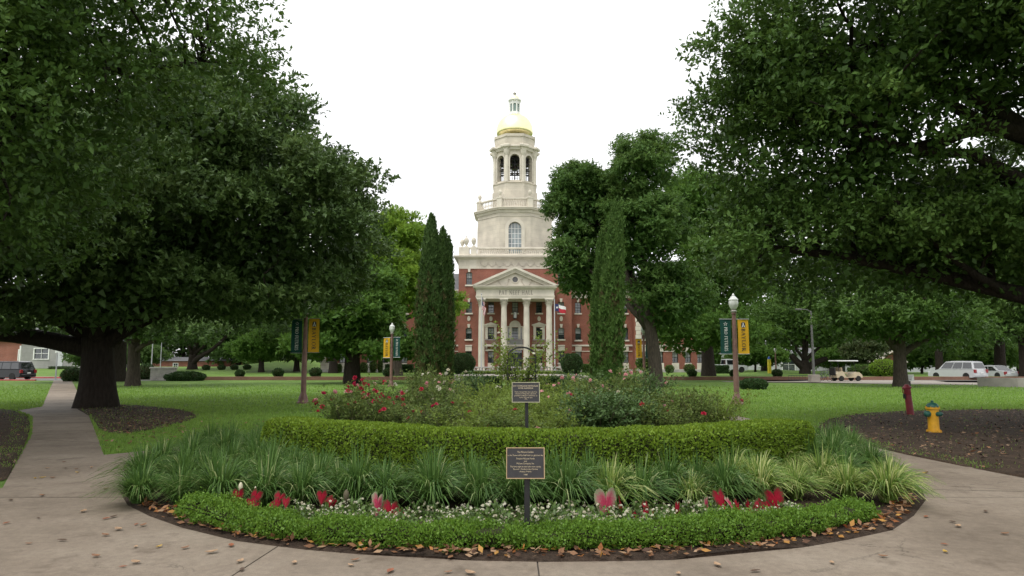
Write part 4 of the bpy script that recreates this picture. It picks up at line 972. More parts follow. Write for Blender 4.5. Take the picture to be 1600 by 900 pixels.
def tri_arrays(pos, axis, nrm, length, width):
    axis = unit(axis); side = unit(np.cross(axis, nrm)); Wd = width[:, None]*.62
    return np.stack([pos - side*Wd, pos + side*Wd, pos + axis*length[:, None]], 1).reshape(-1, 3)
def crown_mesh(name, blobs, mat, n_leaf, L, puff_k=90, per=7, fill=0.15, shell=0.62, ratio=0.45, droop=0.0, twig=1.9, tri=False, pr=(.15, .32)):
    n_twig = n_leaf//per
    pos, dirs, pc, pr_, ptint = puff_points(blobs, puff_k, n_twig, shell, pr0=pr[0], pr1=pr[1])
    pos = np.repeat(pos, per, 0); dd = np.repeat(dirs, per, 0)
    t = np.tile(np.linspace(0, 1, per), n_twig)[:, None]*L*twig
    perp = rand_dir(len(pos)); perp = unit(perp - dd*(perp*dd).sum(1)[:, None])
    pos = pos + dd*t; ax = unit(dd*0.6 + perp*0.9 + np.array([0, 0, -droop]))
    nr = unit(rng.normal(size=pos.shape)*0.8 + np.array([0, 0, 0.9]) + 0.4*dd)
    ln = L*rng.uniform(0.65, 1.2, len(pos)); LA = tri_arrays if tri else leaf_arrays; v = LA(pos, ax, nr, ln, ln*ratio*rng.uniform(.8, 1.2, len(pos)))
    tint = np.clip(np.repeat(ptint*.4 + rng.random(n_twig)*.25, per) + rng.random(len(pos))*0.35, 0, 1)
    nf = int(n_leaf*fill)                                     # sparse bigger leaf sprays deep inside the crown
    if nf:
        sh = np.array([b[3]*b[4]*b[5] for b in blobs]); idx = rng.choice(len(blobs), nf, p=sh/sh.sum()); B = np.array([b[:6] for b in blobs])
        p = B[idx, :3] + rand_dir(nf)*B[idx, 3:6]*(rng.random(nf)**0.4)[:, None]*0.85
        l2 = L*rng.uniform(1.0, 1.6, nf); v2 = LA(p, rand_dir(nf), rand_dir(nf), l2, l2*0.6)
        v = np.concatenate([v, v2]); tint = np.concatenate([tint, rng.random(nf)*0.4])
    return quad_mesh(name, v, mat, tint, 3 if tri else 4), pc

def bez(a, b, c, n=8): return [a*(1-t)**2 + b*2*t*(1-t) + c*t*t for t in [i/n for i in range(n+1)]]
def wiggle(pts, amp):
    return [p + Vector((random.gauss(0, amp), random.gauss(0, amp), random.gauss(0, amp*.5)))*(1 if 0 < i < len(pts)-1 else 0) for i, p in enumerate(pts)]
def tree(name, label, base, fork, r, blobs, leaf, n_leaf, L, bark=None, group=None, puff_k=90, limbs=(), per=7, fill=.15, shell=.62, twigs=70, lean=None, flare=1.35, ratio=.45, droop=0., cat='tree', tri=True, skip_limb=(), pr=(.15, .32)):
    """base (x, y); fork = height of the first fork; blobs (x, y, z, rx, ry, rz) in world metres; limbs: extra poly-lines with end radii"""
    bx, by = base; bz = ground_z(bx, by) if not (by > 64 and -29 < bx < 50) else TZ
    root = thing(name, label, cat, (bx, by, bz), 0, group)
    o = Vector((bx, by, bz)); bl = [(b[0]-bx, b[1]-by, b[2]-bz, *b[3:]) for b in blobs]
    f = Vector(lean) if lean else Vector((random.uniform(-.1, .1), random.uniform(-.1, .1), 0)); f.z = fork
    tk = MB(); n = 14; rings = []
    for i in range(9):
        t = i/8; c = Vector((f.x*t*t, f.y*t*t, fork*t-.15*(i == 0))); rr = r*(1+(flare-1)*math.exp(-t*fork/(r*1.1))) * (1-.12*t)
        rings.append([(c.x+rr*(1+.10*math.sin(3*a+1.3)*math.exp(-t*2)+.05*math.sin(7*a))*math.cos(a), c.y+rr*(1+.10*math.sin(3*a+1.3)*math.exp(-t*2)+.05*math.sin(5*a+2))*math.sin(a), c.z) for a in [2*math.pi*k/n for k in range(n)]])
    tk.loft(rings, False, True)
    trunk = tk.build('trunk', bark or M_bark, root, smooth='all')
    me, pc = crown_mesh('crown', bl, leaf, n_leaf, L, puff_k, per, fill, shell, ratio, droop, tri=tri, pr=pr)
    obj('crown', me, root)
    # limbs to every blob, boughs to many puffs
    br = MB(); ends = []
    for k, b in enumerate(bl):
        if k in skip_limb: continue
        c = Vector(b[:3]); s = f + Vector((0, 0, -random.uniform(.0, .25)*fork)); m = s.lerp(c, .45) + Vector((0, 0, (c.z-s.z)*.10 + (c-s).length*.10))
        rb = r*min(.62, .28+.35*(b[3]*b[4]*b[5])**(1/3)/max(3, max(q[3] for q in bl)))
        pts = wiggle(bez(s, m, c, 9), (c-s).length*.016); rad = [rb*(1-.75*i/9) for i in range(10)]
        br.tube(pts, rad, 8); ends.append((pts, rad))
    for pts, r0, r1 in limbs:
        P = [Vector(p)-o for p in pts]; P = [Vector(q) for q in smooth_line([tuple(p) for p in P], 2)]; m = len(P)-1
        rad = [r0+(r1-r0)*i/m for i in range(m+1)]; br.tube(P, rad, 8); ends.append((P, rad))
    pick_ = rng.choice(len(pc), min(twigs, len(pc)), replace=False)
    for i in pick_:
        c = Vector(pc[i]); best = min(((q-c).length, q, rd) for pts, rad in ends for q, rd in list(zip(pts, rad))[len(pts)//3:])
        _, q, rd = best; m = q.lerp(c, .5)+Vector((0, 0, .1*(c-q).length)); br.tube(wiggle(bez(q, m, c, 5), (c-q).length*.04), [min(rd*.55, .10)*(1-.8*j/5)+.008 for j in range(6)], 5)
    b_ = br.build('limbs', bark or M_bark, root, smooth='all', fix=False); b_['kind'] = 'stuff'
    return root

# --- live oak on the left with its trunk in view
x, y = G(150, 637)
tree('live_oak', 'huge dark live oak with thick flared trunk beside the left walk', (x, y), 2.5, .56,
     [(-8.7, 25, 6.7, 3.9, 4.2, 3.1, 1.3), (-12.5, 21.5, 6.2, 3.8, 3.6, 3.0, 1.2), (-10.8, 24.5, 9.6, 3.8, 4.1, 2.7, 1.2), (-18, 24, 8.2, 5, 5, 4, .5), (-14.5, 23, 4.9, 5.5, 4.5, 1.7), (-20.5, 22, 4.6, 4.5, 4, 1.8, .7), (-14.5, 28.5, 8.5, 5, 4, 3.6, .5), (-10.5, 26.5, 4.6, 4.5, 3.5, 1.8), (-12.2, 21.8, 3.7, 3.6, 3, 1.3, 1.2), (-18.2, 21.5, 3.3, 4.4, 3.2, 1.2, 1.3), (-9.0, 24.2, 4.1, 3.2, 3.2, 1.4, 1.1)],
     M_leaf_oak2, 225000, .175, puff_k=620, twigs=110, fill=.2, ratio=.52, tri=True, flare=1.4, shell=.7, pr=(.13, .26), skip_limb=(8, 9, 10),
     limbs=[([(x, y, 2.0), (x-2.4, y-.4, 2.6), (x-5.2, y-1.2, 2.75), (x-9, y-2, 3.6)], .36, .16), ([(x, y, 2.2), (x+1.8, y-.2, 3.4), (x+3.6, y-.4, 4.6)], .34, .16), ([(x, y, 2.2), (x+.6, y-1.5, 4.0), (x+1.8, y-2.6, 5.6)], .3, .12)])
# --- near tree whose trunk stands left of the picture
tree('live_oak', 'nearest live oak hanging its leafy boughs into the upper left corner', (-15.5, 9.5), 3.2, .6,
     [(-8.1, 13.2, 7.5, 3.2, 3.4, 2.1, 1.2), (-9.4, 12.2, 5.9, 2.7, 3.0, 2.7, 1.3), (-11.4, 13.2, 4.4, 3.4, 3.4, 1.9, 1.2), (-12.4, 11, 8.8, 4.2, 4.2, 3.0, .7), (-10.0, 10.0, 10.6, 3.6, 3.6, 2.2, .4), (-15, 14, 7.0, 4, 4, 3.5, .6), (-10.4, 10.8, 6.6, 2.6, 2.4, 2.2), (-20, 13, 7, 5.5, 5.5, 4, .12), (-17, 5, 8, 5, 5, 3.6, .1), (-10.5, 5, 9.6, 4, 4, 2.2, .1)],  # last sparse blobs are out of view, added to shade the left walk
     M_leaf_oak, 185000, .125, puff_k=600, twigs=150, fill=.2, ratio=.5, tri=False, shell=.68, pr=(.13, .27),
     limbs=[([(-15.5, 9.5, 3.0), (-13, 11.5, 5.5), (-10.5, 12.6, 7.0), (-6.4, 13.4, 7.7)], .3, .03)])
# --- near tree on the right, trunk out of the picture, long low limbs
tree('live_oak', 'broad live oak reaching in from the right with long bare dark limbs', (16.5, 15.0), 3.2, .75,
     [(8.5, 15.4, 8.4, 3.6, 3.8, 2.7, 1.3), (7.1, 17.4, 6.8, 2.5, 3.0, 2.9, 1.2), (9.0, 17.5, 4.6, 3.8, 3.6, 1.8, 1.5), (12.2, 13.6, 8.8, 3.8, 3.8, 2.0, 1.1), (10.5, 12.5, 11.2, 5.0, 5, 2.4, .3), (15, 20, 5.4, 4.8, 4.4, 2.4, .7), (10.4, 10.2, 7.4, 2.4, 2.2, 1.3), (13.0, 16.5, 4.4, 4.2, 3.8, 1.6, 1.4), (8.0, 14.8, 6.6, 2.0, 2.2, 1.8, 1.2), (16.5, 13.5, 9.5, 4, 4, 3, .4), (15.2, 14.0, 7.2, 2.6, 2.6, 1.6, 1), (20.5, 18.5, 7.5, 5.5, 5.5, 4, .12), (19.5, 10, 8, 5.5, 5.5, 4, .1), (12.5, 6.5, 9.5, 4.5, 4.5, 2.2, .08)],  # last sparse blobs: unseen foliage added to block side light over the mulch
     M_leaf_oak, 300000, .145, puff_k=800, twigs=190, fill=.2, shell=.62, pr=(.14, .29), ratio=.48, skip_limb=(1, 2, 3, 7), tri=False,
     limbs=[([(16.5, 15, 2.9), (14.2, 14.9, 5.4), (11.6, 14.8, 6.7), (10.3, 14.8, 6.9), (9.4, 15, 6.4), (8.0, 15.6, 6.6)], .34, .07), ([(10.9, 14.8, 6.75), (9.7, 15, 7.6), (8.8, 15.6, 9.2)], .16, .05),
            ([(16.5, 15, 2.4), (13.2, 16, 2.9), (10.6, 16.6, 3.7), (8.4, 17.2, 4.3), (6.8, 17.6, 4.6)], .30, .06), ([(12.0, 16.3, 3.2), (10.2, 15.6, 3.9), (8.6, 15.2, 5.4)], .12, .04), ([(13.2, 14.9, 6.0), (12.2, 14.2, 8.0), (11.2, 13.6, 9.4)], .2, .06)])

# --- tall pecans right of the hall's front
def at(u, v): return G(u, v)
x, y = at(1025, 604)
def bl(u, v, Y, ru, rv, ry=None):
    """blob round a place seen at u, v in the depth Y with its half sizes in picture pixels"""
    p = W(u, v, Y); k = Y/FPX; return (p.x, p.y, p.z, ru*k, (ry or ru*k), rv*k)
tree('pecan_tree', 'tall spreading pecan with leaning grey trunk right of the bell tower', (x, y), 5.2, .46,
     [bl(912, 322, 51, 52, 82, 3.2), bl(896, 410, 50, 38, 66, 2.6), bl(1003, 268, 48, 54, 58, 3), bl(1008, 365, 47, 62, 78, 3.0), bl(1045, 470, 47, 66, 56, 3), bl(935, 440, 52, 50, 50, 2.4), bl(958, 350, 51, 42, 60, 2.6)],
     M_leaf_pecan, 100000, .27, M_bark2, 'pecans on the lawn', puff_k=330, twigs=110, pr=(.12, .25), shell=.6, lean=(-.55, 0, 0), ratio=.36, droop=.4, flare=1.2)
x, y = at(1107, 592.5)
tree('pecan_tree', 'pecan with light green low boughs behind the right lamp post', (x, y), 5.0, .62,
     [bl(1085, 345, 64, 58, 82, 4.6), bl(1130, 430, 62, 70, 70, 4.6), bl(1075, 520, 60, 62, 40, 3.6), bl(1150, 520, 60, 56, 38, 3.6), bl(1170, 350, 66, 60, 70, 5)],
     M_leaf_mid, 60000, .36, M_bark, 'pecans on the lawn', puff_k=190, twigs=70, ratio=.4, droop=.3, flare=1.25)
# --- left middle
x, y = at(549, 599.5)
tree('spreading_tree', 'short thick trunked tree with wide dark green crown left of the cypresses', (x, y), 2.9, .62,
     [bl(545, 505, 54, 78, 48, 4), bl(500, 545, 53, 52, 22, 3), bl(600, 548, 53, 48, 20, 3), bl(560, 450, 56, 60, 44, 4), bl(640, 545, 55, 46, 22, 2.5)],
     M_leaf_mid, 46000, .30, M_bark, None, puff_k=170, twigs=60, ratio=.5, flare=1.2)
tree('cedar_elm', 'tall yellow green tree rising between the dark oak and the cypresses', (W(618, 590, 70).x, 70), 6.0, .55,
     [bl(622, 385, 70, 40, 58, 3.5), bl(600, 440, 69, 55, 52, 4), bl(650, 450, 69, 46, 55, 3.5), bl(565, 430, 72, 46, 52, 4), bl(690, 490, 72, 34, 36, 3)],
     M_leaf_yel, 50000, .36, M_bark2, None, puff_k=170, twigs=60)
# --- trees under and behind the oaks on the left
x, y = at(207, 603)
tree('oak_tree', 'mid distance oak with forked grey trunk right behind the huge oak', (x, y), 3.0, .42,
     [bl(215, 500, 46, 75, 42, 4), bl(290, 520, 46, 60, 26, 3), bl(150, 500, 47, 60, 40, 4), bl(250, 420, 48, 80, 60, 4)],
     M_leaf_oak2, 26000, .26, M_bark2, None, puff_k=120, twigs=40)
x, y = at(183, 596)
tree('oak_tree', 'twin trunked dark oak half hidden behind the huge oak', (x, y), 3.4, .6, [bl(180, 490, 56, 90, 50, 5), bl(90, 500, 57, 60, 45, 5)], M_leaf_oak2, 16000, .32, M_bark, None, puff_k=80, twigs=30)
x, y = at(305, 580)
tree('oak_tree', 'dark oak with one long limb slanting over the grassy mound', (W(300, 580, 100).x, 100), 2.2, .6, [bl(330, 470, 98, 90, 60, 8), bl(270, 510, 97, 60, 36, 6), bl(390, 500, 98, 60, 36, 6)], M_leaf_oak2, 22000, .42, M_bark, None, puff_k=110, twigs=30,
     limbs=[([tuple(W(300, 568, 100)), tuple(W(312, 557, 99)), tuple(W(330, 548, 98)), tuple(W(352, 528, 98)), tuple(W(370, 505, 98))], .45, .12)])
tree('young_tree', 'small bright green tree on the lawn left of the lamp post', (W(408, 580, 92).x, 92), 2.2, .36, [bl(402, 545, 92, 40, 22, 3), bl(385, 552, 91, 26, 15, 2), bl(425, 553, 92, 22, 14, 2)], M_leaf_mid, 12000, .32, M_bark, None, puff_k=70, twigs=20)
tree('young_tree', 'small dark round tree just right of the left lamp post', (W(463, 580, 96).x, 96), 2.0, .38, [bl(458, 540, 96, 42, 30, 4), bl(505, 545, 96, 30, 26, 3)], M_leaf_oak2, 12000, .34, M_bark, None, puff_k=70, twigs=20)
tree('shade_tree', 'tall dark tree behind the yellow green tree at the hall\'s left wing', (W(520, 580, 88).x, 88), 5, .5, [bl(500, 450, 88, 80, 80, 6), bl(450, 500, 90, 60, 50, 5), bl(560, 500, 88, 50, 50, 5)], M_leaf_far, 20000, .42, M_bark, None, puff_k=110, twigs=30)
# --- trees on the right
x, y = at(1408, 604)
tree('oak_tree', 'straight grey trunked oak beside the small white sign', (x, y), 3.6, .42, [bl(1400, 500, 46, 80, 45, 4), bl(1470, 520, 46, 60, 36, 4), bl(1340, 500, 47, 60, 40, 4), bl(1420, 420, 47, 90, 55, 5)], M_leaf_oak, 34000, .25, M_bark2, None, puff_k=150, twigs=50,
     limbs=[([(x-.2, y, 2.6), (x-1.0, y, 3.6), (x-2.6, y, 4.9)], .3, .15), ([(x+.2, y, 2.2), (x+1.2, y, 2.9), (x+3, y, 3.6)], .28, .14)])
tree('oak_tree', 'dark oak with forked trunk before the white building', (W(1258, 582, 82).x, 82), 1.6, .55, [bl(1265, 500, 82, 80, 50, 6), bl(1220, 520, 82, 46, 30, 4), bl(1310, 525, 82, 50, 30, 4), bl(1260, 430, 84, 90, 60, 6)], M_leaf_oak, 30000, .36, M_bark, None, puff_k=140, twigs=50,
     limbs=[([tuple(W(1258, 576, 82)), tuple(W(1246, 566, 82)), tuple(W(1236, 555, 82))], .55, .3), ([tuple(W(1260, 576, 82)), tuple(W(1275, 566, 82)), tuple(W(1292, 560, 82))], .5, .25)])
tree('small_tree', 'small reddish green tree behind the golf cart', (W(1352, 585, 72).x, 72), 1.6, .2, [bl(1352, 552, 72, 27, 24, 2), bl(1340, 560, 72, 18, 14, 1.5)], leafmat('reddish_leaf', [(0.06, 0.06, 0.02), (0.05, 0.085, 0.025), (0.11, 0.07, 0.03)], .5, .3, .3, .5, .4), 8000, .26, M_bark, None, puff_k=60, twigs=20)
tree('shade_tree', 'mid green tree standing behind the golf cart and brick gatehouse', (W(1390, 585, 105).x, 105), 5, .5, [bl(1390, 480, 105, 80, 80, 8), bl(1440, 450, 104, 80, 90, 8), bl(1330, 490, 106, 60, 60, 6)], M_leaf_mid, 22000, .5, M_bark, None, puff_k=110, twigs=30)
tree('shade_tree', 'shade tree with dark trunk rising behind the white minivan', (W(1469, 585, 76).x, 76), 5, .4, [bl(1480, 480, 76, 70, 60, 6), bl(1530, 430, 78, 80, 70, 6), bl(1450, 400, 80, 70, 70, 6)], M_leaf_mid, 24000, .36, M_bark, None, puff_k=110, twigs=40)
tree('shade_tree', 'shade tree with stout trunk rising behind the white sedan', (W(1564, 585, 80).x, 80), 4, .6, [bl(1570, 490, 80, 60, 50, 6), bl(1600, 440, 82, 80, 70, 6), bl(1540, 520, 79, 46, 26, 4)], M_leaf_far, 20000, .38, M_bark, None, puff_k=100, twigs=40)
tree('shade_tree', 'dark tree at the right picture edge beyond the low concrete wall', (W(1602, 592, 66).x, 66), 4, .4, [bl(1610, 480, 66, 60, 60, 5), bl(1580, 520, 66, 36, 26, 3)], M_leaf_oak, 12000, .34, M_bark, None, puff_k=80, twigs=30)
tree('shade_tree', 'olive green trees\' tallest crown behind the white pickup', (W(1195, 582, 112).x, 112), 4, .5, [bl(1195, 500, 112, 70, 60, 8), bl(1150, 540, 110, 50, 26, 5), bl(1225, 545, 110, 34, 26, 4)], M_leaf_mid, 18000, .5, M_bark, None, puff_k=100, twigs=20)
for o in bpy.data.objects:
    if o.get('label', '').startswith('olive green trees'): o['label'] = 'light green crowned tree standing behind the white pickup'

for u, Yd, rr, zz, lb in ((1440, 84, 38, 566, 'low bushy tree just right of the grey trunk, beyond the driveway'), (1500, 92, 44, 564, 'low bushy tree behind the white minivan'), (1548, 90, 40, 566, 'low bushy tree behind the white sedan'), (1590, 94, 42, 564, 'low bushy tree beyond the concrete wall at the right edge'), (1180, 100, 40, 565, 'low bushy tree between the white pickup and the yellow call post'), (1312, 98, 36, 566, 'low bushy tree behind the golf cart roof'), (150, 92, 40, 562, 'low bushy tree behind the twin trunked oak'), (215, 110, 40, 562, 'low bushy tree behind the stone entrance wall'), (440, 112, 46, 566, 'low bushy tree far behind the left lamp post')):
    tree('bushy_tree', lb, (W(u, 575, Yd).x, Yd), 1.3, .16, [bl(u, zz-8, Yd, rr, 14, 3), bl(u-rr*.5, zz, Yd, rr*.6, 10, 2.5), bl(u+rr*.5, zz-2, Yd, rr*.6, 11, 2.5)], M_leaf_far if u % 4 else M_leaf_mid, 7000, .4, M_bark, 'bushy trees of the far planting', puff_k=60, twigs=14)
# --- wood closing the horizon: shared crowns, each tree its own object
far_me = []
for k in range(4):
    bb = [(random.uniform(-3, 3), random.uniform(-2, 2), 6.5+random.uniform(-1, 3.5), random.uniform(3.2, 5), random.uniform(3, 4.5), random.uniform(3, 4.6)) for _ in range(4)] + [(0, 0, 3.2, 5, 4, 2.8), (2.5, -1, 1.3, 3.5, 2.5, 1.5), (-2.5, -1, 1.3, 3.5, 2.5, 1.5)]
    tkm = MB(); tkm.tube([(0, 0, -.3), (.1, 0, 2), (0, .1, 6)], [.55, .42, .2], 8)
    far_me.append((crown_mesh('crown', bb, [M_leaf_far, M_leaf_mid, M_leaf_oak2, M_leaf_far][k], 9000, .62, 80, 6, .2, tri=True)[0], tkm.mesh('trunk', M_bark, 'all')))
spots = [(u, Yd) for u, Yd in ((-260, 150), (-190, 165), (-120, 140), (-60, 175), (5, 160), (60, 185), (110, 150), (150, 170), (205, 150), (240, 185), (285, 160), (330, 175), (372, 150), (415, 180), (455, 165), (495, 190), (535, 160),
        (1115, 165), (1150, 185), (1180, 160), (1215, 180), (1250, 165), (1290, 150), (1325, 185), (1360, 165), (1400, 150), (1440, 175), (1485, 160), (1520, 185), (1560, 150), (1600, 170), (1650, 160), (1720, 175), (1800, 150))]
for i, (u, Yd) in enumerate(spots):
    p = W(u, 575, Yd); c, t_ = far_me[i % 4]; s = random.uniform(.85, 1.5)
    side = 'left' if u < 800 else 'right'
    r_ = thing('distant_tree', f'distant leafy tree in the belt of trees along the horizon on the {side}', 'tree', (p.x, p.y, ground_z(p.x, p.y)), random.uniform(0, 6.28), f'belt of trees along the horizon on the {side}')
    r_.scale = (s, s, s*random.uniform(.85, 1.15)); obj('trunk', t_, r_); obj('crown', c, r_)

# ------------------------------------------------------------------ Italian cypresses
M_leaf_cyp2 = leafmat('fresh_cypress_foliage', [(0.046, 0.092, 0.022), (0.076, 0.140, 0.034), (0.118, 0.190, 0.048)], 0.65, 0.18, 0.12, 0.35, 1.2)
def cypress(label, u, vbase, vtop, wpx, Y, dry=.0, seed=0, leanx=0.0):
    p = W(u, 567, Y); H = ZV(vtop, Y); Rr = wpx/2*Y/FPX
    root = thing('italian_cypress', label, 'cypress', (p.x, Y, 0), 0, 'Italian cypresses flanking the hall')
    MB().tube([(0, 0, -.1), (leanx*.3, 0, H*.4), (leanx*.9, 0, H*.9)], [.2, .14, .03], 8).build('trunk', M_bark2, root, smooth='all')
    def prof(t): return Rr*np.minimum(1, (t/.06+.35))*np.where(t < .35, .88+.12*t/.35, 1)*np.clip((1-t)/.52, 0, 1)**.62
    nt = 850; a = rng.random(nt)*6.283; t = rng.random(nt)**.85; per = 46
    lob = 1+.10*np.sin(3*a+seed)+.07*np.sin(7*a+2*seed)
    r0 = prof(t)*lob*rng.uniform(.72, 1.06, nt)
    # every tuft is a narrow upright spray of scale leaves
    q = np.repeat(np.arange(nt), per); hh = rng.random(nt*per); tl = rng.uniform(.35, .95, nt)[q]
    rad = (1-hh)**.6*.13
    pos = np.stack([r0[q]*np.cos(a[q]) + leanx*t[q]**1.5, r0[q]*np.sin(a[q]), t[q]*H*.97 + hh*tl - .1], 1) + rng.normal(size=(nt*per, 3))*rad[:, None]*np.array([1, 1, .4])
    outd = np.stack([np.cos(a[q]), np.sin(a[q]), np.zeros(nt*per)], 1)
    ax = unit(np.array([0, 0, 1.0]) + outd*.35 + rng.normal(size=pos.shape)*.35)
    ln = rng.uniform(.12, .26, len(pos)); v = tri_arrays(pos, ax, unit(outd + rng.normal(size=pos.shape)*.5), ln, ln*.42)
    tint = np.clip(rng.random(nt)[q]*.7 + rng.random(len(pos))*.3, 0, 1)
    mi = (rng.random(nt)[q] < dry*np.clip(1.25-t[q]*1.8, 0, 1)).astype(np.int32)
    obj('foliage', quad_mesh('foliage', v, [M_leaf_cyp if u < 800 else M_leaf_cyp2, M_leaf_brown], tint, 3, midx=mi), root)
    n = 20; core = MB(); core.loft([[(float(prof(np.array(tt)))*.72*math.cos(6.2832*k/n)+leanx*tt**1.5, float(prof(np.array(tt)))*.72*math.sin(6.2832*k/n), tt*H) for k in range(n)] for tt in (.03, .1, .25, .45, .6, .75, .88, .97)]); core.build('inner_twigs', M_leaf_brown, root, smooth='all')
cypress('broad pointed cypress, left and tallest of the pair left of the hall', 669, 602, 342, 40, 45.5, .45, 1, .1)
cypress('slimmer cypress tucked behind the tallest one left of the hall', 690, 600, 362, 24, 47.2, .5, 2, 0)
cypress('lowest thin cypress top right of the pair left of the hall', 699, 599, 378, 13, 47.8, .4, 5, 0)
cypress('slender cypress in front of the pecan, left of its leaning neighbour', 936, 600, 366, 24, 43.5, .12, 3, .35)
cypress('leaning broad cypress with curved tip in front of the pecan', 955, 601, 318, 32, 42.0, .15, 4, .5)
# ------------------------------------------------------------------ garden: hedges, lilyturf, flowers, roses
M_box = leafmat('boxwood_leaf', [(0.075, 0.140, 0.014), (0.135, 0.220, 0.020), (0.225, 0.325, 0.034)], 0.5, 0.3, 0.2, 0.35, 2.2)
M_box2 = leafmat('young_boxwood_leaf', [(0.060, 0.130, 0.015), (0.105, 0.205, 0.024), (0.165, 0.285, 0.040)], 0.45, 0.3, 0.22, 0.3, 3.0)
M_core = plain('hedge_twigs', (0.030, 0.034, 0.014), .95, 0, .4, 14, .5, 40, .1)
M_lily = leafmat('lilyturf_blade', [(0.045, 0.105, 0.022), (0.078, 0.160, 0.036), (0.130, 0.230, 0.060), (0.36, 0.41, 0.19)], 0.42, 0.35, 0.28, 0.15, 1.5)
M_lily2 = leafmat('striped_lilyturf_blade', [(0.085, 0.16, 0.032), (0.155, 0.25, 0.05), (0.27, 0.35, 0.09), (0.46, 0.48, 0.21)], 0.42, 0.35, 0.28, 0.15, 1.5)
M_rosel = leafmat('rose_leaf', [(0.052, 0.085, 0.022), (0.090, 0.138, 0.034), (0.140, 0.195, 0.050), (0.19, 0.19, 0.065)], 0.55, 0.3, 0.15, 0.4, 0.9)
M_rosedark = leafmat('dark_rose_leaf', [(0.042, 0.085, 0.026), (0.072, 0.130, 0.038), (0.112, 0.180, 0.054)], 0.5, 0.22, 0.22, 0.4, 0.9)
M_roselight = leafmat('light_rose_leaf', [(0.100, 0.155, 0.026), (0.155, 0.225, 0.042), (0.225, 0.295, 0.068)], 0.55, 0.35, 0.15, 0.4, 0.9)
M_stem = plain('rose_cane', (0.085, 0.07, 0.04), .8, 0, .3, 10)
M_petalred = leafmat('red_rose_petal', [(0.30, 0.006, 0.022), (0.46, 0.012, 0.045), (0.55, 0.03, 0.10)], .55, .25, .3, .2, 3)
M_petalpink = leafmat('pink_rose_petal', [(0.55, 0.20, 0.24), (0.70, 0.34, 0.34), (0.80, 0.55, 0.52)], .55, .3, .3, .2, 3)
M_petalwhite = leafmat('white_petal', [(0.46, 0.42, 0.28), (0.60, 0.58, 0.45), (0.70, 0.69, 0.60)], .55, .25, .3, .2, 3)
M_vinca = leafmat('bedding_leaf', [(0.05, 0.095, 0.022), (0.085, 0.145, 0.035), (0.125, 0.19, 0.05)], .45, .25, .35, .3, 4)

def swept_hedge(name, label, line, half, height, mat, n, L, round_=.18, lumps=0.03, sprig=0.0, lumpf=2.2, core=.86, wob=None):
    """clipped hedge along a line: twiggy core, leaves all over its skin"""
    P = resample(line, .12); d = np.gradient(P, axis=0); d = d/np.linalg.norm(d, axis=1)[:, None]; sd = np.stack([-d[:, 1], d[:, 0]], 1)
    o = P[len(P)//2]; root = thing(name, label, 'hedge', (o[0], o[1], .03))
    prof = []
    for a in np.linspace(0, math.pi, 15):
        c, s = math.cos(a), math.sin(a); e = .42; prof.append((half*math.copysign(abs(c)**e, c), height*.5 + height*.5*abs(s)**e))
    prof = [(half*.93, 0.02)] + [(half, height*.45)] + prof[0:] + [(-half, height*.45), (-half*.93, .02)]
    prof = np.array(prof)
    from mathutils import noise as mn
    def lump(x, y, z): return lumps*(1.3*mn.noise((x*lumpf, y*lumpf, z*lumpf)) + .7*mn.noise((x*lumpf*2.7, y*lumpf*2.7, z*lumpf*2.7+5)))
    rings = []; m = len(P)
    for i in range(m):
        e = min(i, m-1-i)*.12; k = min(1, (max(e, .001)/.35))**.4 if e < .35 else 1.0
        hk = k*(wob(i/(m-1)) if wob else 1)
        rings.append([(P[i, 0]+sd[i, 0]*q[0]*k-o[0], P[i, 1]+sd[i, 1]*q[0]*k-o[1], q[1]*hk) for q in prof])
    Rg = np.array(rings)
    cmb = MB(); C_ = Rg.copy(); cen = Rg.mean(1, keepdims=True); C_ = cen + (Rg-cen)*core
    cmb.loft([[tuple(p) for p in r] for r in C_]); cmb.build('twigs', M_core, root, smooth='all')
    A = Rg[:-1, :-1]; B = Rg[1:, :-1]; Cc = Rg[1:, 1:]; D = Rg[:-1, 1:]
    nr = np.cross(B-A, D-A); ar = np.linalg.norm(nr, axis=2); nr = nr/np.maximum(ar, 1e-9)[..., None]
    out = A+B+Cc+D; out = out/4-cen[:-1]; sg = np.sign((nr*out).sum(2)); nr = nr*sg[..., None]
    w = ar.copy().ravel(); w /= w.sum(); idx = rng.choice(len(w), n, p=w)
    u, v = rng.random(n)[:, None], rng.random(n)[:, None]
    f = lambda X: X.reshape(-1, 3)[idx]
    pos = f(A)*(1-u)*(1-v)+f(B)*u*(1-v)+f(Cc)*u*v+f(D)*(1-u)*v; nn = f(nr)
    off = np.array([lump(*(p+np.array([o[0], o[1], 0]))) for p in pos])
    pos = pos + nn*(off - rng.random(n)**2*.10*height + rng.exponential(sprig, n)*(nn[:, 2] > -.2))[:, None] if sprig else pos + nn*(off - rng.random(n)**2*.08)[:, None]
    ax = unit(nn*.8 + rng.normal(size=pos.shape)*.7 + np.array([0, 0, .35])); ln = L*rng.uniform(.65, 1.25, n)
    vv = leaf_arrays(pos - ax*ln[:, None]*.4, ax, unit(nn + rng.normal(size=pos.shape)*.7), ln, ln*.58)
    obj('foliage', quad_mesh('foliage', vv, mat, np.clip(rng.random(n)*.75 + .25*rng.random(n), 0, 1)), root)
    return root
HEDGE = smooth_line([(-3.85, 11.05), (-3.6, 10.88), (-2.8, 10.25), (-1.75, 9.5), (-.85, 9.02), (.1, 8.82), (.95, 8.88), (1.8, 9.03), (2.65, 9.47), (3.75, 10.25), (4.3, 10.62), (4.5, 10.8)], 2)
swept_hedge('tall_hedge', 'tall clipped boxwood hedge curving in front of the rose bushes', HEDGE, .40, .72, M_box, 92000, .042, lumps=.02)
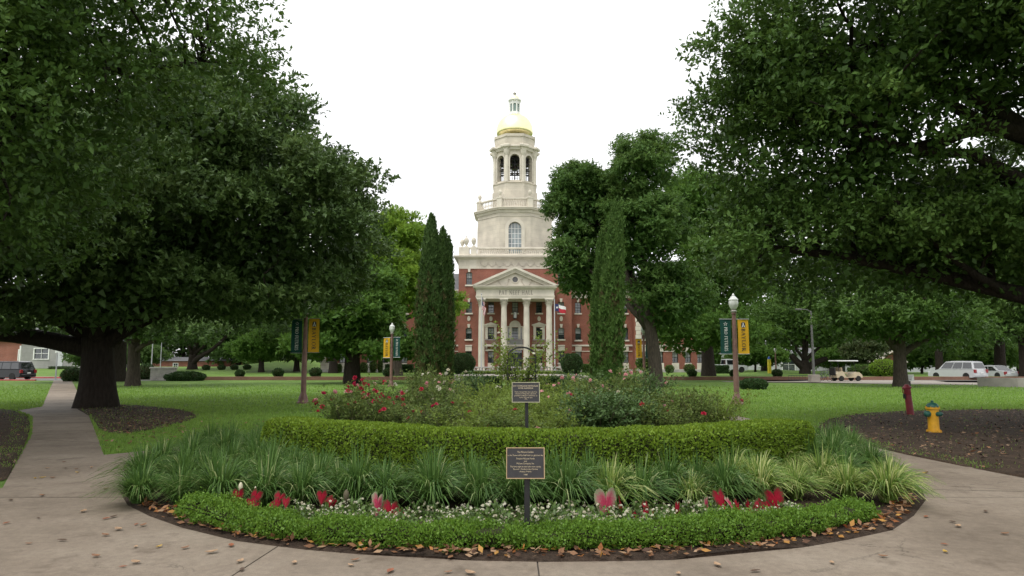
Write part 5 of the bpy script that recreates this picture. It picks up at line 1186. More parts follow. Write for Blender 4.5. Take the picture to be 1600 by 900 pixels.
LOW = smooth_line([G(283, 803), G(330, 822), G(400, 840), G(500, 853), G(650, 860), G(820, 864), G(1000, 861), G(1130, 853), G(1230, 842), G(1310, 828), G(1362, 808)], 2)
LOW = [(x, y+.06) for x, y in LOW]
_lw = [random.uniform(.7, 1.18) for _ in range(40)]
def low_wob(t): k = t*36; i = int(k); f = k-i; return (_lw[i]*(1-f)+_lw[i+1]*f)*(.93+.12*math.sin(k*1.9))
swept_hedge('low_hedge', 'low loose bright green boxwood hedge edging the front of the bed', LOW, .17, .175, M_box2, 60000, .027, lumps=.052, sprig=.017, lumpf=3.2, core=.7, wob=low_wob)

# ---- lilyturf clumps
def blade_mesh(name, n, h, spread, mat, w=.011, seg=5, pale=.1, arch=1.0):
    a = rng.random(n)*6.283; lean = rng.random(n)**.55; r0 = rng.random(n)**.5*.07
    H = h*rng.uniform(.55, 1.08, n)*(1-.15*lean); out = spread*lean*rng.uniform(.6, 1.15, n)
    t = np.linspace(0, 1, seg+1)
    c, s = np.cos(a), np.sin(a); twist = rng.normal(0, .5, n)
    V = np.zeros((n, seg+1, 2, 3))
    for j, tt in enumerate(t):
        rr = r0 + out*tt**1.6; z = H*(tt*1.0 - lean*arch*.62*tt**3.2); z = np.maximum(z, .01)
        ww = w*(1-tt**2.5*.93)*rng.uniform(.95, 1.05); px, py = rr*c, rr*s; sx, sy = -np.sin(a+twist*tt), np.cos(a+twist*tt)
        V[:, j, 0] = np.stack([px-sx*ww/2, py-sy*ww/2, z], 1); V[:, j, 1] = np.stack([px+sx*ww/2, py+sy*ww/2, z+.002], 1)
    q = np.stack([V[:, :-1, 0], V[:, :-1, 1], V[:, 1:, 1], V[:, 1:, 0]], 2).reshape(-1, 3)
    base = np.where(rng.random(n) < pale, rng.uniform(.85, 1, n), rng.uniform(0, .68, n)); tint = np.repeat(base, seg)
    return quad_mesh(name, q, mat, tint)
lily = [blade_mesh('lilyturf_clump', 470, random.uniform(.68, .78), random.uniform(.50, .60), M_lily, w=.017, pale=.06, arch=1.2) for _ in range(5)]
lily_s = [blade_mesh('lilyturf_clump', 400, random.uniform(.62, .72), random.uniform(.50, .60), M_lily2, w=.017, pale=.2, arch=1.2) for _ in range(4)]
ROWS = [(smooth_line([G(222, 792), G(330, 794), G(450, 796), G(600, 798), G(800, 799), G(1000, 797), G(1150, 790), G(1290, 785), G(1395, 790)], 1), .45),
        (smooth_line([G(228, 768), G(330, 772), G(460, 780), G(640, 786), G(800, 788), G(1000, 786), G(1150, 776), G(1290, 762), G(1392, 766)], 1), .44),
        (smooth_line([G(250, 744), G(330, 742), G(430, 752), G(500, 764)], 1), .42), (smooth_line([G(1130, 758), G(1210, 742), G(1300, 738), G(1360, 744)], 1), .42),
        (smooth_line([G(300, 722), G(370, 722), G(440, 735)], 1), .44), (smooth_line([G(1230, 728), G(1300, 720), G(1330, 722)], 1), .42), ([G(325, 708), G(400, 712)], .5), ([G(1285, 708), G(1310, 709)], .4)]
k = 0
for line, step in ROWS:
    for p in resample(line, step):
        x = p[0]+random.uniform(-.09, .09); y = p[1]+random.uniform(-.08, .08); u = 800+FPX*x/y
        striped = (u > 930 and random.random() < .6 and y < 9) or (u > 620 and random.random() < .12)
        me = random.choice(lily_s if striped else lily)
        lb = 'pale striped arching lilyturf clump between the flowers and the tall hedge' if striped else 'dark green arching lilyturf clump between the flowers and the tall hedge'
        o = tag(obj('lilyturf_clump', me, None, (x, y, .03), random.uniform(0, 6.28)), lb, 'ornamental grass', 'striped lilyturf clumps' if striped else 'green lilyturf clumps')
        s = random.uniform(.85, 1.1); o.scale = (s*random.uniform(.9, 1.12), s, s*random.uniform(.86, 1.06)); k += 1

# ---- white bedding flowers
def plant_leaves(n, r, h, L, mat, name='foliage'):
    d = rand_dir(n); d[:, 2] = np.abs(d[:, 2]); pos = d*np.array([r, r, h])*(rng.random(n)**.4)[:, None]
    ax = unit(d*.7 + rng.normal(size=pos.shape)*.6); ln = L*rng.uniform(.6, 1.2, n)
    return leaf_arrays(pos, ax, unit(rng.normal(size=pos.shape)*.5+np.array([0, 0, 1])), ln, ln*.5)
def flower_heads(centers, rad, petals, mat, name='blossoms', up=.6, layers=2, fold=.15):
    vs_, tt = [], []
    for c in centers:
        tv = rng.random(); ax0 = unit(np.array([[rng.normal()*.5, rng.normal()*.5, up+.3]]))[0]
        b1 = np.cross(ax0, [0.3, .5, .8]); b1 /= np.linalg.norm(b1); b2 = np.cross(ax0, b1)
        for ly in range(layers):
            m = petals-ly; a = np.arange(m)*6.283/m + ly*.6
            dd = b1*np.cos(a)[:, None] + b2*np.sin(a)[:, None]; op = .35+.9*ly
            ax = unit(dd + ax0*op); ln = np.full(m, rad*(1-.22*ly)); vs_.append(leaf_arrays(np.tile(c, (m, 1)) + ax0*rad*.15*ly, ax, np.tile(ax0, (m, 1)), ln, ln*.95, fold)); tt.append(np.clip(tv*.7+rng.random(m)*.3, 0, 1))
    return quad_mesh(name, np.concatenate(vs_), mat, np.concatenate(tt))
fl = []
for _ in range(5):
    fo = quad_mesh('foliage', plant_leaves(170, .16, .15, .055, M_vinca), M_vinca)
    n = 16; d = rand_dir(n); d[:, 2] = np.abs(d[:, 2])*.6+.55; d = unit(d); c = d*np.array([.16, .16, .165])*rng.uniform(.92, 1.06, n)[:, None]
    fl.append((fo, flower_heads(c, .0175, 5, M_petalwhite, layers=2)))
band0 = smooth_line([G(470, 822), G(560, 828), G(650, 836), G(820, 840), G(1000, 838), G(1150, 826), G(1230, 818)], 1)
band1 = smooth_line([G(455, 812), G(540, 818), G(650, 822), G(820, 825), G(1000, 822), G(1150, 813), G(1220, 808)], 1)
for line, step in ((band0, .19), (band1, .20), ([(x_, y_+.20) for x_, y_ in band1[2:-3]], .26)):
    for p in resample(line, step):
        if random.random() < .05: continue
        fo, bo = random.choice(fl)
        r_ = thing('flower_plant', 'low bedding plant covered in small white blossoms behind the low hedge', 'flower', (p[0]+random.uniform(-.05, .05), p[1]+random.uniform(-.06, .06), .03), random.uniform(0, 6.28), 'white bedding flowers')
        s = random.uniform(.8, 1.2); r_.scale = (s, s, s); obj('foliage', fo, r_); obj('blossoms', bo, r_)['kind'] = 'stuff'

# ---- caladiums: heart leaves with red hearts
def cal_mat(name, cen, mid_, edge):
    m, n, l, b = _mat(name)
    at_ = n.new('ShaderNodeAttribute'); at_.attribute_name = 'edge'; tc = n.new('ShaderNodeTexCoord')
    no = n.new('ShaderNodeTexNoise'); no.inputs['Scale'].default_value = 60; no.inputs['Detail'].default_value = 6; l.new(tc.outputs['Object'], no.inputs['Vector'])
    mt = n.new('ShaderNodeMath'); mt.operation = 'MULTIPLY_ADD'; mt.inputs[1].default_value = .9; l.new(no.outputs['Fac'], mt.inputs[0])
    sb = n.new('ShaderNodeMath'); sb.operation = 'SUBTRACT'; sb.inputs[1].default_value = .45; l.new(at_.outputs['Fac'], sb.inputs[0]); l.new(sb.outputs[0], mt.inputs[2])
    r = _ramp(n, [(.40, cen), (.74, mid_), (.97, edge)]); l.new(mt.outputs[0], r.inputs['Fac']); l.new(r.outputs['Color'], b.inputs['Base Color'])
    b.inputs['Roughness'].default_value = .6; b.inputs['Specular IOR Level'].default_value = .15
    tr = n.new('ShaderNodeBsdfTranslucent'); ms = n.new('ShaderNodeMixShader'); ms.inputs[0].default_value = .3; l.new(r.outputs['Color'], tr.inputs['Color'])
    l.new(b.outputs[0], ms.inputs[1]); l.new(tr.outputs[0], ms.inputs[2]); l.new(ms.outputs[0], n['Material Output'].inputs['Surface'])
    return m
M_calr = cal_mat('red_caladium_leaf', (0.30, 0.008, 0.024), (0.22, 0.012, 0.022), (0.06, 0.065, 0.022))
M_calp = cal_mat('pink_caladium_leaf', (0.45, 0.05, 0.10), (0.40, 0.17, 0.17), (0.27, 0.31, 0.18))
def heart(L, cup=.25, narrow=1.0):
    """heart leaf in x (width), z (length up from the notch), thin and cupped; returns mesh"""
    N = 28; out = []
    for i in range(N+1):
        t = i/N*2*math.pi; x = .50*math.sin(t)**3 * narrow * (.88 + .16*math.cos(t)); z = 1.12*(0.8125*math.cos(t)-.3125*math.cos(2*t)-.125*math.cos(3*t)-.0625*math.cos(4*t))*.62
        out.append((x*L*1.15, z*L*1.15))                       # point upwards is the tip's opposite: lobes at the bottom after flipping
    mb = MB(); rings = [0, .35, .7, 1.0]; ed = []
    for s in rings:
        for (x, z) in out[:-1]:
            mb.v.append((x*s, cup*L*((x/L*s)**2*2.2)+ .04*L*math.sin(9*math.atan2(z, x+1e-6))*s*s, z*s)); ed.append(s)
    for r in range(len(rings)-1):
        for i in range(N): a = r*N+i; b = r*N+(i+1) % N; mb.f.append((a, b, b+N, a+N)); mb.m.append(0)
    return mb, ed
def caladium(label, u, v, hpx, mat, tilt=(0, 0), rot=0.0, narrow=1.0, n=1, flip=True, grp='red caladiums among the white flowers'):
    """leaf centre seen at u, v"""
    Yd = G(u, 820 if 560 < u < 1080 else 814)[1]; p = W(u, v, Yd); L = hpx*1.06*Yd/FPX
    root = thing('caladium', label, 'caladium', (p.x, Yd, .03), 0, grp)
    n = n + 1 if mat is M_calr else n
    for k in range(n):
        mb, ed = heart(L*(1 if k == 0 else random.uniform(.6, .85)), .25, narrow); me = mb.mesh('leaf_blade', mat, 'all', fix=False)
        a = me.attributes.new('edge', 'FLOAT', 'POINT'); a.data.foreach_set('value', ed)
        dx = 0 if k == 0 else random.uniform(-.9, .9)*L; dz = 0 if k == 0 else -random.uniform(.15, .4)*L
        o = obj('leaf_blade', me, root, (dx, -.02*k, p.z-.03+dz)); o.rotation_euler = (R(tilt[0]+random.uniform(-28, 12)), R(tilt[1]+random.uniform(-22, 22)*(hpx < 40)+(0 if k == 0 else random.uniform(-30, 30))), R(rot+random.uniform(-42, 42)*(hpx < 40)))
        MB().tube([(dx*.3, .01, 0), (dx*.7, .03, (p.z+dz)*.6), (dx, .012, p.z-.03+dz)], [.006, .005, .004], 5).build('stalk', M_stem, root)
for (u, v, h, n) in ((372, 776, 20, 1), (398, 778, 22, 2), (437, 780, 21, 2), (425, 790, 16, 1), (503, 777, 18, 2), (521, 786, 12, 1)):
    caladium({372: 'leftmost dark red caladium behind the low hedge', 398: 'red caladium under the pale seed head at the left end of the bed', 437: 'largest red caladium left of the white flowers', 425: 'small orange red caladium low in the left end of the low hedge', 503: 'red and green caladium rising behind the first white flowers', 521: 'tiny red caladium just right of the red and green one'}[u], u, v, h, M_calr, (-15, random.uniform(-25, 25)), 0, .85, n)
caladium('green edged pink caladium leaf left of its red neighbour, left of the signpost', 590, 790, 32, M_calp, (-10, 10), 25, .7, 1)
caladium('bright red caladium beside the green edged one left of the signpost', 611, 800, 30, M_calr, (-15, -8), -10, .9, 3)
caladium('small pink caladium at the foot of the lower sign', 814, 818, 18, M_calp, (-20, 20), 0, .6, 1)
caladium('big pale pink and cream heart shaped caladium leaf right of the lower sign', 948, 790, 42, M_calp, (-8, -3), 14, .8, 1)
caladium('narrow red caladium leaf right of the big pale one', 970, 787, 22, M_calr, (-10, 12), 60, .4, 1)
caladium('red caladium cluster right of the big pale leaf', 1010, 796, 22, M_calr, (-15, 0), 0, .6, 3)
caladium('small red caladium half way along the right flower bed', 1058, 795, 19, M_calr, (-10, 0), 20, .5, 1)
caladium('pink spotted caladium left of the tall red one', 1104, 788, 19, M_calp, (-10, 0), 30, .5, 1)
caladium('tall red caladium leaf below a striped lilyturf clump', 1127, 782, 30, M_calr, (-10, 0), 0, .75, 1)
caladium('pink caladium right of the tall red one', 1141, 787, 20, M_calp, (-15, 10), 10, .6, 1)
caladium('pink and red caladium between the white flowers and the right hedge end', 1170, 791, 20, M_calr, (-10, -12), 20, .6, 2)
caladium('large deep red caladium at the right end of the bed', 1212, 782, 31, M_calr, (-8, 0), 0, .85, 2)
caladium('thin folded red caladium left of the large deep red one', 1192, 788, 22, M_calr, (-10, -25), 60, .4, 1)
# withered spathes at the left
for u, v, h, lb in ((376, 762, 15, 'cream withered caladium bloom above the red leaves'), (399, 764, 7, 'small white caladium bud right of the withered bloom'), (541, 776, 20, 'dry furled caladium leaf standing among the lilyturf')):
    Yd = G(u, 812)[1]; p = W(u, v, Yd); s = h*Yd/FPX
    mb = MB(); mb.lathe([(.002, -.5*s), (.16*s, -.2*s), (.24*s, .15*s), (.16*s, .4*s), (.003, .55*s)], 8, (0, 0, p.z-.03)); mb.tube([(0.02, 0, 0), (.01, 0, p.z*.5), (0, 0, p.z-.03-.45*s)], .005, 5)
    tag(mb.build('caladium_bloom', plain('cream_spathe', (.55, .50, .36), .6, 0, .2, 20) if u < 500 else M_stem, None, (p.x, Yd, .03), 'all'), lb, 'bloom')

# ---- rose bushes behind the tall hedge
def rose_meshes(r, h, n, mat, L=.05, sparse=.3):
    c = MB(); tips = []
    for k in range(22):
        a = random.uniform(0, 6.28); q = random.uniform(.2, 1)*r; e = Vector((q*math.cos(a), q*math.sin(a), h*random.uniform(.6, 1.02))); m = Vector((e.x*.4, e.y*.4, e.z*.6))
        c.tube(bez(Vector((e.x*.08, e.y*.08, 0)), m, e, 4), [.011, .009, .007, .005, .003], 4); tips.append(np.array(e))
    canes = c.mesh('canes', M_stem, fix=False)
    T = np.array(tips); nt = n//5; i = rng.integers(0, len(T), nt); t = rng.uniform(.35, 1.02, nt)[:, None]
    base = T[i]*np.stack([t[:, 0]**1.4, t[:, 0]**1.4, t[:, 0]], 1) + rng.normal(size=(nt, 3))*np.array([.13, .13, .08])*r
    dirs = unit(rng.normal(size=(nt, 3)) + np.array([0, 0, .3])); pos = np.repeat(base, 5, 0) + np.repeat(dirs, 5, 0)*np.tile(np.linspace(0, 2.2*L, 5), nt)[:, None]
    ax = unit(np.repeat(dirs, 5, 0)*.5 + rng.normal(size=pos.shape)*.8); ln = L*rng.uniform(.6, 1.2, len(pos))
    fo = quad_mesh('foliage', leaf_arrays(pos, ax, unit(rng.normal(size=pos.shape)*.6+np.array([0, 0, 1])), ln, ln*.58), mat, np.clip(np.repeat(rng.random(nt), 5)*.6+rng.random(len(pos))*.4, 0, 1))
    return canes, fo, T
kinds = {'d': [rose_meshes(.75, 1.0, 5200, M_rosedark, .062) for _ in range(2)], 'm': [rose_meshes(.72, 1.0, 3600, M_rosel, .06) for _ in range(4)], 'l': [rose_meshes(.75, .95, 4000, M_roselight, .055) for _ in range(3)]}
def heads(T, n, rad, mat, h0=.98): idx = rng.integers(0, len(T), n); return flower_heads(T[idx]*np.array([1, 1, h0+.04]) + rng.normal(size=(n, 3))*.05, rad, 6, mat, 'blooms', .4, 3, .3)
BUSH = [ # u of the middle, depth, height, width factor, kind, blooms (material, count)
 (545, 13.6, 1.0, 1.0, 'm', (('r', 14), ('p', 3))), (578, 14.2, 1.16, 1.0, 'm', (('r', 26), ('p', 5))), (612, 13.4, 1.0, 1.0, 'm', (('r', 10),)), (640, 15.2, 1.2, .9, 'm', (('p', 6), ('w', 5))), (668, 12.6, .85, .9, 'm', (('r', 5),)),
 (700, 14.6, 1.1, 1.0, 'm', (('w', 3), ('r', 2))), (728, 12.2, .78, 1.0, 'l', (('r', 2),)), (760, 13.4, .92, 1.1, 'l', ()), (748, 16.5, 1.1, 1.0, 'l', (('w', 3),)), (795, 14.6, .95, 1.1, 'l', (('p', 1),)), (790, 12.0, .72, 1.0, 'm', (('r', 1),)),
 (850, 12.4, .78, 1.0, 'l', (('p', 2),)), (842, 15.4, 1.0, 1.1, 'l', (('w', 2),)), (880, 13.8, .98, 1.0, 'l', (('p', 5),)), (905, 15.8, 1.15, 1.0, 'm', (('p', 6),)), (935, 12.8, 1.02, 1.25, 'd', ()), (965, 13.2, 1.0, 1.1, 'd', (('r', 2),)),
 (950, 16.6, 1.25, 1.1, 'm', (('p', 9), ('w', 3))), (1000, 14.8, 1.1, 1.0, 'm', (('p', 3),)), (1030, 13.0, .9, 1.0, 'm', (('r', 2),)), (1058, 14.4, 1.0, 1.0, 'm', (('r', 1),)), (1090, 13.8, 1.0, 1.0, 'm', (('p', 1),)), (1118, 14.6, .98, 1.0, 'l', (('r', 1),)), (1010, 17.5, 1.25, 1.0, 'd', (('p', 4),)),
 (690, 18.5, 1.3, 1.1, 'm', (('w', 8), ('p', 4))), (655, 20, 1.3, 1.0, 'm', (('w', 5),)), (725, 21, 1.2, 1.2, 'd', (('p', 3),)), (870, 19, 1.15, 1.2, 'l', (('p', 3),)), (780, 19.5, 1.1, 1.2, 'l', ()), (830, 22, 1.2, 1.2, 'l', (('p', 2),)), (905, 21, 1.25, 1.1, 'd', (('p', 4),)), (985, 20.5, 1.35, 1.0, 'm', (('p', 6), ('w', 2)))]
cname = {'r': 'red', 'p': 'pink', 'w': 'white'}; kname = {'d': 'dense dark', 'm': 'loose olive', 'l': 'pale green'}
ORD = 'nearest second third fourth fifth sixth seventh eighth ninth tenth eleventh twelfth thirteenth fourteenth fifteenth sixteenth seventeenth eighteenth nineteenth twentieth'.split()
BUSH.sort(key=lambda b: (b[0]))
for i, (u, Yd, h, wf, kd, bl_) in enumerate(BUSH):
    p = W(u, 600, Yd); ca, fo, T = random.choice(kinds[kd])
    where = 'left of the upper sign' if u < 818 else 'right of the upper sign'
    order = sum(1 for b in BUSH if (b[0] < 818) == (u < 818) and (b[0] <= u if u >= 818 else b[0] >= u))
    lb = f"{kname[kd]} rose bush{(' with ' + ' and '.join(cname[c] for c, _ in bl_) + ' blooms') if bl_ else ''}, {ORD[order-1]} {where}"
    r_ = thing('rose_bush', lb, 'rose bush', (p.x, Yd, .03), random.uniform(0, 6.28), 'rose bushes'); s = wf*1.05; r_.scale = (s, s, h)
    obj('canes', ca, r_); obj('foliage', fo, r_)
    for c, n in bl_: obj('blooms', heads(T, n, .058 if c != 'w' else .05, {'r': M_petalred, 'p': M_petalpink, 'w': M_petalwhite}[c]), r_)['kind'] = 'stuff'

# climbing rose on its iron obelisk in the middle of the garden
p = W(815, 590, 21.0); r_ = thing('climbing_rose', 'climbing rose with bare forked canes on a black iron frame before the portico', 'rose', (p.x, 21.0, .03))
fr = MB()
for sx in (-.42, .42):
    for sy in (-.3, .3): fr.tube([(sx, sy, 0), (sx, sy, 1.75)], .02, 5)
for sy in (-.3, .3): fr.tube([(-.42*math.cos(math.pi*k/8), sy, 1.75+.3*math.sin(math.pi*k/8)) for k in range(9)], .02, 5)
for z in (.5, 1.1, 1.7):
    for sx in (-.42, .42): fr.tube([(sx, -.3, z), (sx, .3, z)], .014, 4)
    for sy in (-.3, .3): fr.tube([(-.42, sy, z), (.42, sy, z)], .014, 4)
fr.build('iron_frame', M_black, r_)
cn = MB(); tips = []
for k in range(16):
    a = random.uniform(0, 6.28); q = random.uniform(.3, 1.0); e = Vector((q*math.cos(a)*.95, q*math.sin(a)*.6, random.uniform(1.2, 2.15))); cn.tube(wiggle(bez(Vector((math.cos(a)*.15, math.sin(a)*.15, 0)), Vector((e.x*.25, e.y*.25, e.z*.7)), e, 6), .03), [.03, .026, .022, .018, .012, .008, .005], 5); tips.append(np.array(e))
for dx, dz in ((-.75, 2.5), (-.85, 2.2), (.6, 2.45), (1.15, 1.9), (.95, 2.3)): e = Vector((dx, 0, dz)); cn.tube(bez(Vector((dx*.2, 0, .8)), Vector((dx*.5, 0, 1.7)), e, 5), [.018, .014, .01, .007, .005, .003], 4); tips.append(np.array(e))
cn.build('canes', plain('dark_cane', (.03, .025, .02), .8, 0, .3, 8), r_)
T = np.array(tips); nt = 620; i = rng.integers(0, len(T), nt); base = T[i]*rng.uniform(.72, 1.02, (nt, 1)) + rng.normal(size=(nt, 3))*.13
pos = np.repeat(base, 4, 0)+rng.normal(size=(nt*4, 3))*.05; ln = rng.uniform(.06, .11, nt*4)
obj('foliage', quad_mesh('foliage', leaf_arrays(pos, rand_dir(nt*4), unit(rng.normal(size=pos.shape)*.6+np.array([0, 0, 1])), ln, ln*.6), M_roselight), r_)
obj('blooms', flower_heads(T[rng.integers(0, len(T), 14)]+rng.normal(size=(14, 3))*.08, .06, 6, M_petalwhite, 'blooms'), r_)['kind'] = 'stuff'

# ---- the two plaques
def font_mesh(txt, size, mat, align='CENTER', line=1.0):
    cu = bpy.data.curves.new('plaque_text', 'FONT'); cu.body = txt; cu.size = size; cu.align_x = align; cu.align_y = 'CENTER'; cu.extrude = .0012; cu.space_line = line; cu.resolution_u = 2
    o = bpy.data.objects.new('tmp', cu); COL.objects.link(o); dg = bpy.context.evaluated_depsgraph_get(); me = bpy.data.meshes.new_from_object(o.evaluated_get(dg)); bpy.data.objects.remove(o); me.materials.clear(); me.materials.append(mat); return me
M_bronzetext = plain('plaque_gilt', (.55, .45, .30), .5, .2, .1, 10)
M_plaque = plain('plaque_black', (.022, .020, .022), .45, 0, .2, 15)
def sign(label, u, vc, wpx, hpx, Yd, lines, rim, tilt=8, post_u=None):
    p = W(u, vc, Yd); k = (p-Vector((0, 0, EYE))).length/FPX; k = Yd/ (FPX*CP-(450-vc)*SP); w, h = wpx*k, hpx*k
    xo = W(post_u or u, vc, Yd).x
    r_ = thing('plaque_sign', label, 'sign', (xo, Yd, .03)); z = p.z-.03; dx = p.x-xo
    MB().cbox(-.025, .025, .02, .07, -.2, z-h*.3, .004).build('post', M_black, r_)
    pl = obj('plaque', MB().box(-w/2, w/2, -.004, .016, -h/2, h/2).mesh('plaque', M_plaque), r_, (dx, 0, z)); pl.rotation_euler = (R(-tilt), 0, 0)
    b = w*.022; f = MB()
    for a in ((-w/2, w/2, h/2-b, h/2), (-w/2, w/2, -h/2, -h/2+b)): f.box(a[0], a[1], -.010, -.0041, a[2], a[3])
    for a in ((-w/2, -w/2+b), (w/2-b, w/2)): f.box(a[0], a[1], -.0098, -.0042, -h/2+b, h/2-b)
    f.build('rim', rim, pl)
    for txt, y, size, bold in lines:
        me = font_mesh(txt, size*h, M_bronzetext); o = obj('lettering', me, pl, (0, -.0055, y*h)); o.rotation_euler = (R(90), 0, 0)
        mw = max(v.co.x for v in me.vertices)*2; o.scale.x = min(1.0, w*.92/mw) if bold is None else w*bold/mw
sign('black bronze rimmed plaque on a post among the white flowers', 821, 723.5, 60, 47.5, 6.2,
     [('The McLane Carillon', .35, .082, .42), ('in the Tower of Pat Neff Hall is a gift from the', .245, .068, .92), ('Drayton McLane Family', .14, .074, .48), ('and', .06, .064, .07), ('McLane Company, Inc.', -.015, .074, .46), ('The forty-eight bronze bells were cast by', -.115, .066, .80), ('Paccard - Fonderie des Cloches', -.195, .066, .64), ('Annecy, France', -.27, .066, .31), ('1988', -.37, .064, .10)], plain('bronze_rim', (.42, .30, .17), .5, .3, .15, 20), post_u=823.5)
sign('black pale rimmed plaque on a post behind the tall hedge', 821.5, 613, 43.5, 31.5, 10.1,
     [('JOY COPELAND REYNOLDS', .31, .105, .89), ('ROSE GARDENS', .20, .10, .53), ('These rose gardens were given by', 0.02, .082, .81), ('Herbert H. Reynolds, eleventh', -.075, .08, .74), ('president of Baylor University, to', -.165, .08, .82), ('honor his wife, Joy', -.255, .08, .48), ('1996', -.335, .07, .11)], plain('pale_rim', (.40, .38, .25), .5, .2, .15, 20), post_u=823)
# ------------------------------------------------------------------ lamp posts and their banners
M_gold_cloth = plain('gold_banner_cloth', (0.60, 0.345, 0.022), .75, 0, .06, 5, .1, 20, .2)
M_green_cloth = plain('green_banner_cloth', (0.012, 0.060, 0.048), .75, 0, .08, 5, .1, 20, .2)
M_navy = plain('banner_navy_print', (0.012, 0.018, 0.03), .7, 0, .1, 5)
M_bwhite = plain('banner_white_print', (0.72, 0.72, 0.68), .7, 0, .05, 5)
M_star = plain('banner_star_print', (0.10, 0.30, 0.24), .7, 0, .05, 5)
def lamp(label, u, Yd, H=4.25, scale=1.0):
    p = W(u, 600, Yd); z0 = TZ if (Yd > 64.3 and -29 < p.x < 50) else 0.0
    r_ = thing('lamp_post', label, 'street lamp', (p.x, Yd, z0), 0, 'campus lamp posts')
    MB().lathe([(.25, 0), (.25, .09), (.20, .12), (.17, .26), (.12, .40), (.105, .46)], 8, (0, 0, -.01), R(22.5)).build('base', M_lamp_post, r_)
    MB().lathe([(.105, .45), (.098, 1.6), (.075, H-.78), (.095, H-.77), (.095, H-.72)], 16, (0, 0, 0)).build('shaft', M_lamp_post, r_, smooth=True)
    MB().lathe([(.08, H-.72), (.13, H-.66), (.07, H-.62), (.10, H-.58)], 14, (0, 0, 0)).build('collar', M_greystone, r_, smooth=True)
    MB().lathe([(.10, H-.58), (.17, H-.46), (.185, H-.34), (.17, H-.24), (.19, H-.22), (.11, H-.12), (.05, H-.06), (.055, H-.04), (.012, H+.04)], 14, (0, 0, 0)).build('globe', M_lampglass, r_, smooth=True)
    return r_, p
def banner(label, px, Yd, side, kind, ztop, w=.42, h=1.32, z0=0.0):
    x0 = px + side*.13; xa, xb = sorted((x0, x0+side*w))
    r_ = thing('banner', label, 'banner', (xa, Yd, z0+ztop-h), 0, 'banners on the lamp posts')
    mb = MB(); nx, nz = 8, 16
    wav = lambda x, z: .016*math.sin(x*9+z*2.2+px)+.01*math.sin(z*5.1+px*3)
    for yo in (0, .006):
        o = len(mb.v); mb.v += [(w*i/nx, wav(w*i/nx, h*j/nz)+yo, h*j/nz) for j in range(nz+1) for i in range(nx+1)]
        for j in range(nz):
            for i in range(nx): a = o+j*(nx+1)+i; mb.f.append((a, a+1, a+nx+2, a+nx+1)); mb.m.append(0)
    mb.build('cloth', M_gold_cloth if kind == 'gold' else M_green_cloth, r_, smooth='all', fix=False)
    for z in (-.012, h+.012): MB().tube([(-.14 if side > 0 else -.03, .003, z), (w+.03 if side > 0 else w+.14, .003, z)], .014, 6).build('rod', M_grey, r_)
    P = lambda a, b, d: (a, wav(a, b)-.004-d, b)
    if kind == 'gold':
        em = MB(); cx, zt, s = w*.52, h*.92, h*.155     # dark arched shield with a pale tower figure
        sh = [(-.40, 0), (.40, 0), (.40, .72), (.3, .93), (.12, 1), (-.12, 1), (-.3, .93), (-.40, .72)]
        em.add([P(cx+a*s, zt-s+b*s, .002) for a, b in sh], [tuple(range(len(sh)))])
        em.build('emblem', M_navy, r_, fix=False)
        fg = MB()
        for q in ([(-.34, .05), (-.2, .05), (-.02, .5), (-.1, .58)], [(.34, .05), (.2, .05), (.02, .5), (.1, .58)], [(-.1, .5), (.1, .5), (.08, .72), (-.08, .72)], [(-.11, .72), (.11, .72), (.07, .86), (0, .93), (-.07, .86)], [(-.14, .22), (.14, .22), (.12, .29), (-.12, .29)]): fg.add([P(cx+a*s, zt-s+b*s, .0045+.0004*abs(q[0][0])) for a, b in q], [tuple(range(len(q)))])
        fg.build('emblem_figure', M_bwhite, r_, fix=False)
        lettering('BAYLOR', w*.36, lambda x, y, d: P(w*.32+y, h*.735-x, d+.001), M_navy, r_, .002, .12, fit=h*.66)
    else:
        st = MB(); cx, cz, r0 = w*.5, h*.87, h*.065
        pts = [(cx+(r0 if k % 2 == 0 else r0*.42)*math.sin(k*math.pi/5), cz+(r0 if k % 2 == 0 else r0*.42)*math.cos(k*math.pi/5)) for k in range(10)]
        q = [(cx+(a-cx)*.72, cz+(b-cz)*.72) for a, b in pts]
        st.add([P(*a, .002) for a in pts]+[P(*a, .002) for a in q], [(k, (k+1) % 10, (k+1) % 10+10, k+10) for k in range(10)]); st.build('star', M_bwhite if True else M_star, r_, fix=False)
        lettering('PRO FUTURIS', w*.30, lambda x, y, d: P(w*.36+y, h*.775-x, d+.001), M_bwhite, r_, .002, .08, fit=h*.70)
_, p = lamp('brown lamp post with two banners left of the roses, beneath the dark oak', 474.5, 27.1)
banner('dark green banner on the lamp post beneath the dark oak', p.x, 27.1, -1, 'green', 3.32); banner('golden banner on the lamp post beneath the dark oak', p.x, 27.1, 1, 'gold', 3.34)
_, p = lamp('brown lamp post with two banners just left of the left cypresses', 611, 46.0)
banner('golden banner on the lamp post beside the left cypresses', p.x, 46.0, -1, 'gold', 3.27); banner('dark green banner on the lamp post beside the left cypresses', p.x, 46.0, 1, 'green', 3.30)
_, p = lamp('brown lamp post with two banners standing on the right lawn', 1150.5, 26.4)
banner('dark green banner on the lamp post of the right lawn', p.x, 26.4, -1, 'green', 3.27); banner('golden banner on the lamp post of the right lawn', p.x, 26.4, 1, 'gold', 3.27)
_, p = lamp('brown lamp post half hidden by the pecan trunk', 1007, 48.0)
banner('golden banner hanging left of the pecan trunk', p.x, 48.0, -1, 'gold', 3.27); banner('dark green banner mostly hidden behind the pecan trunk', p.x, 48.0, 1, 'green', 3.27)
lamp('slim far lamp post right of the yellow call post', 1213.5, 92, 3.4)
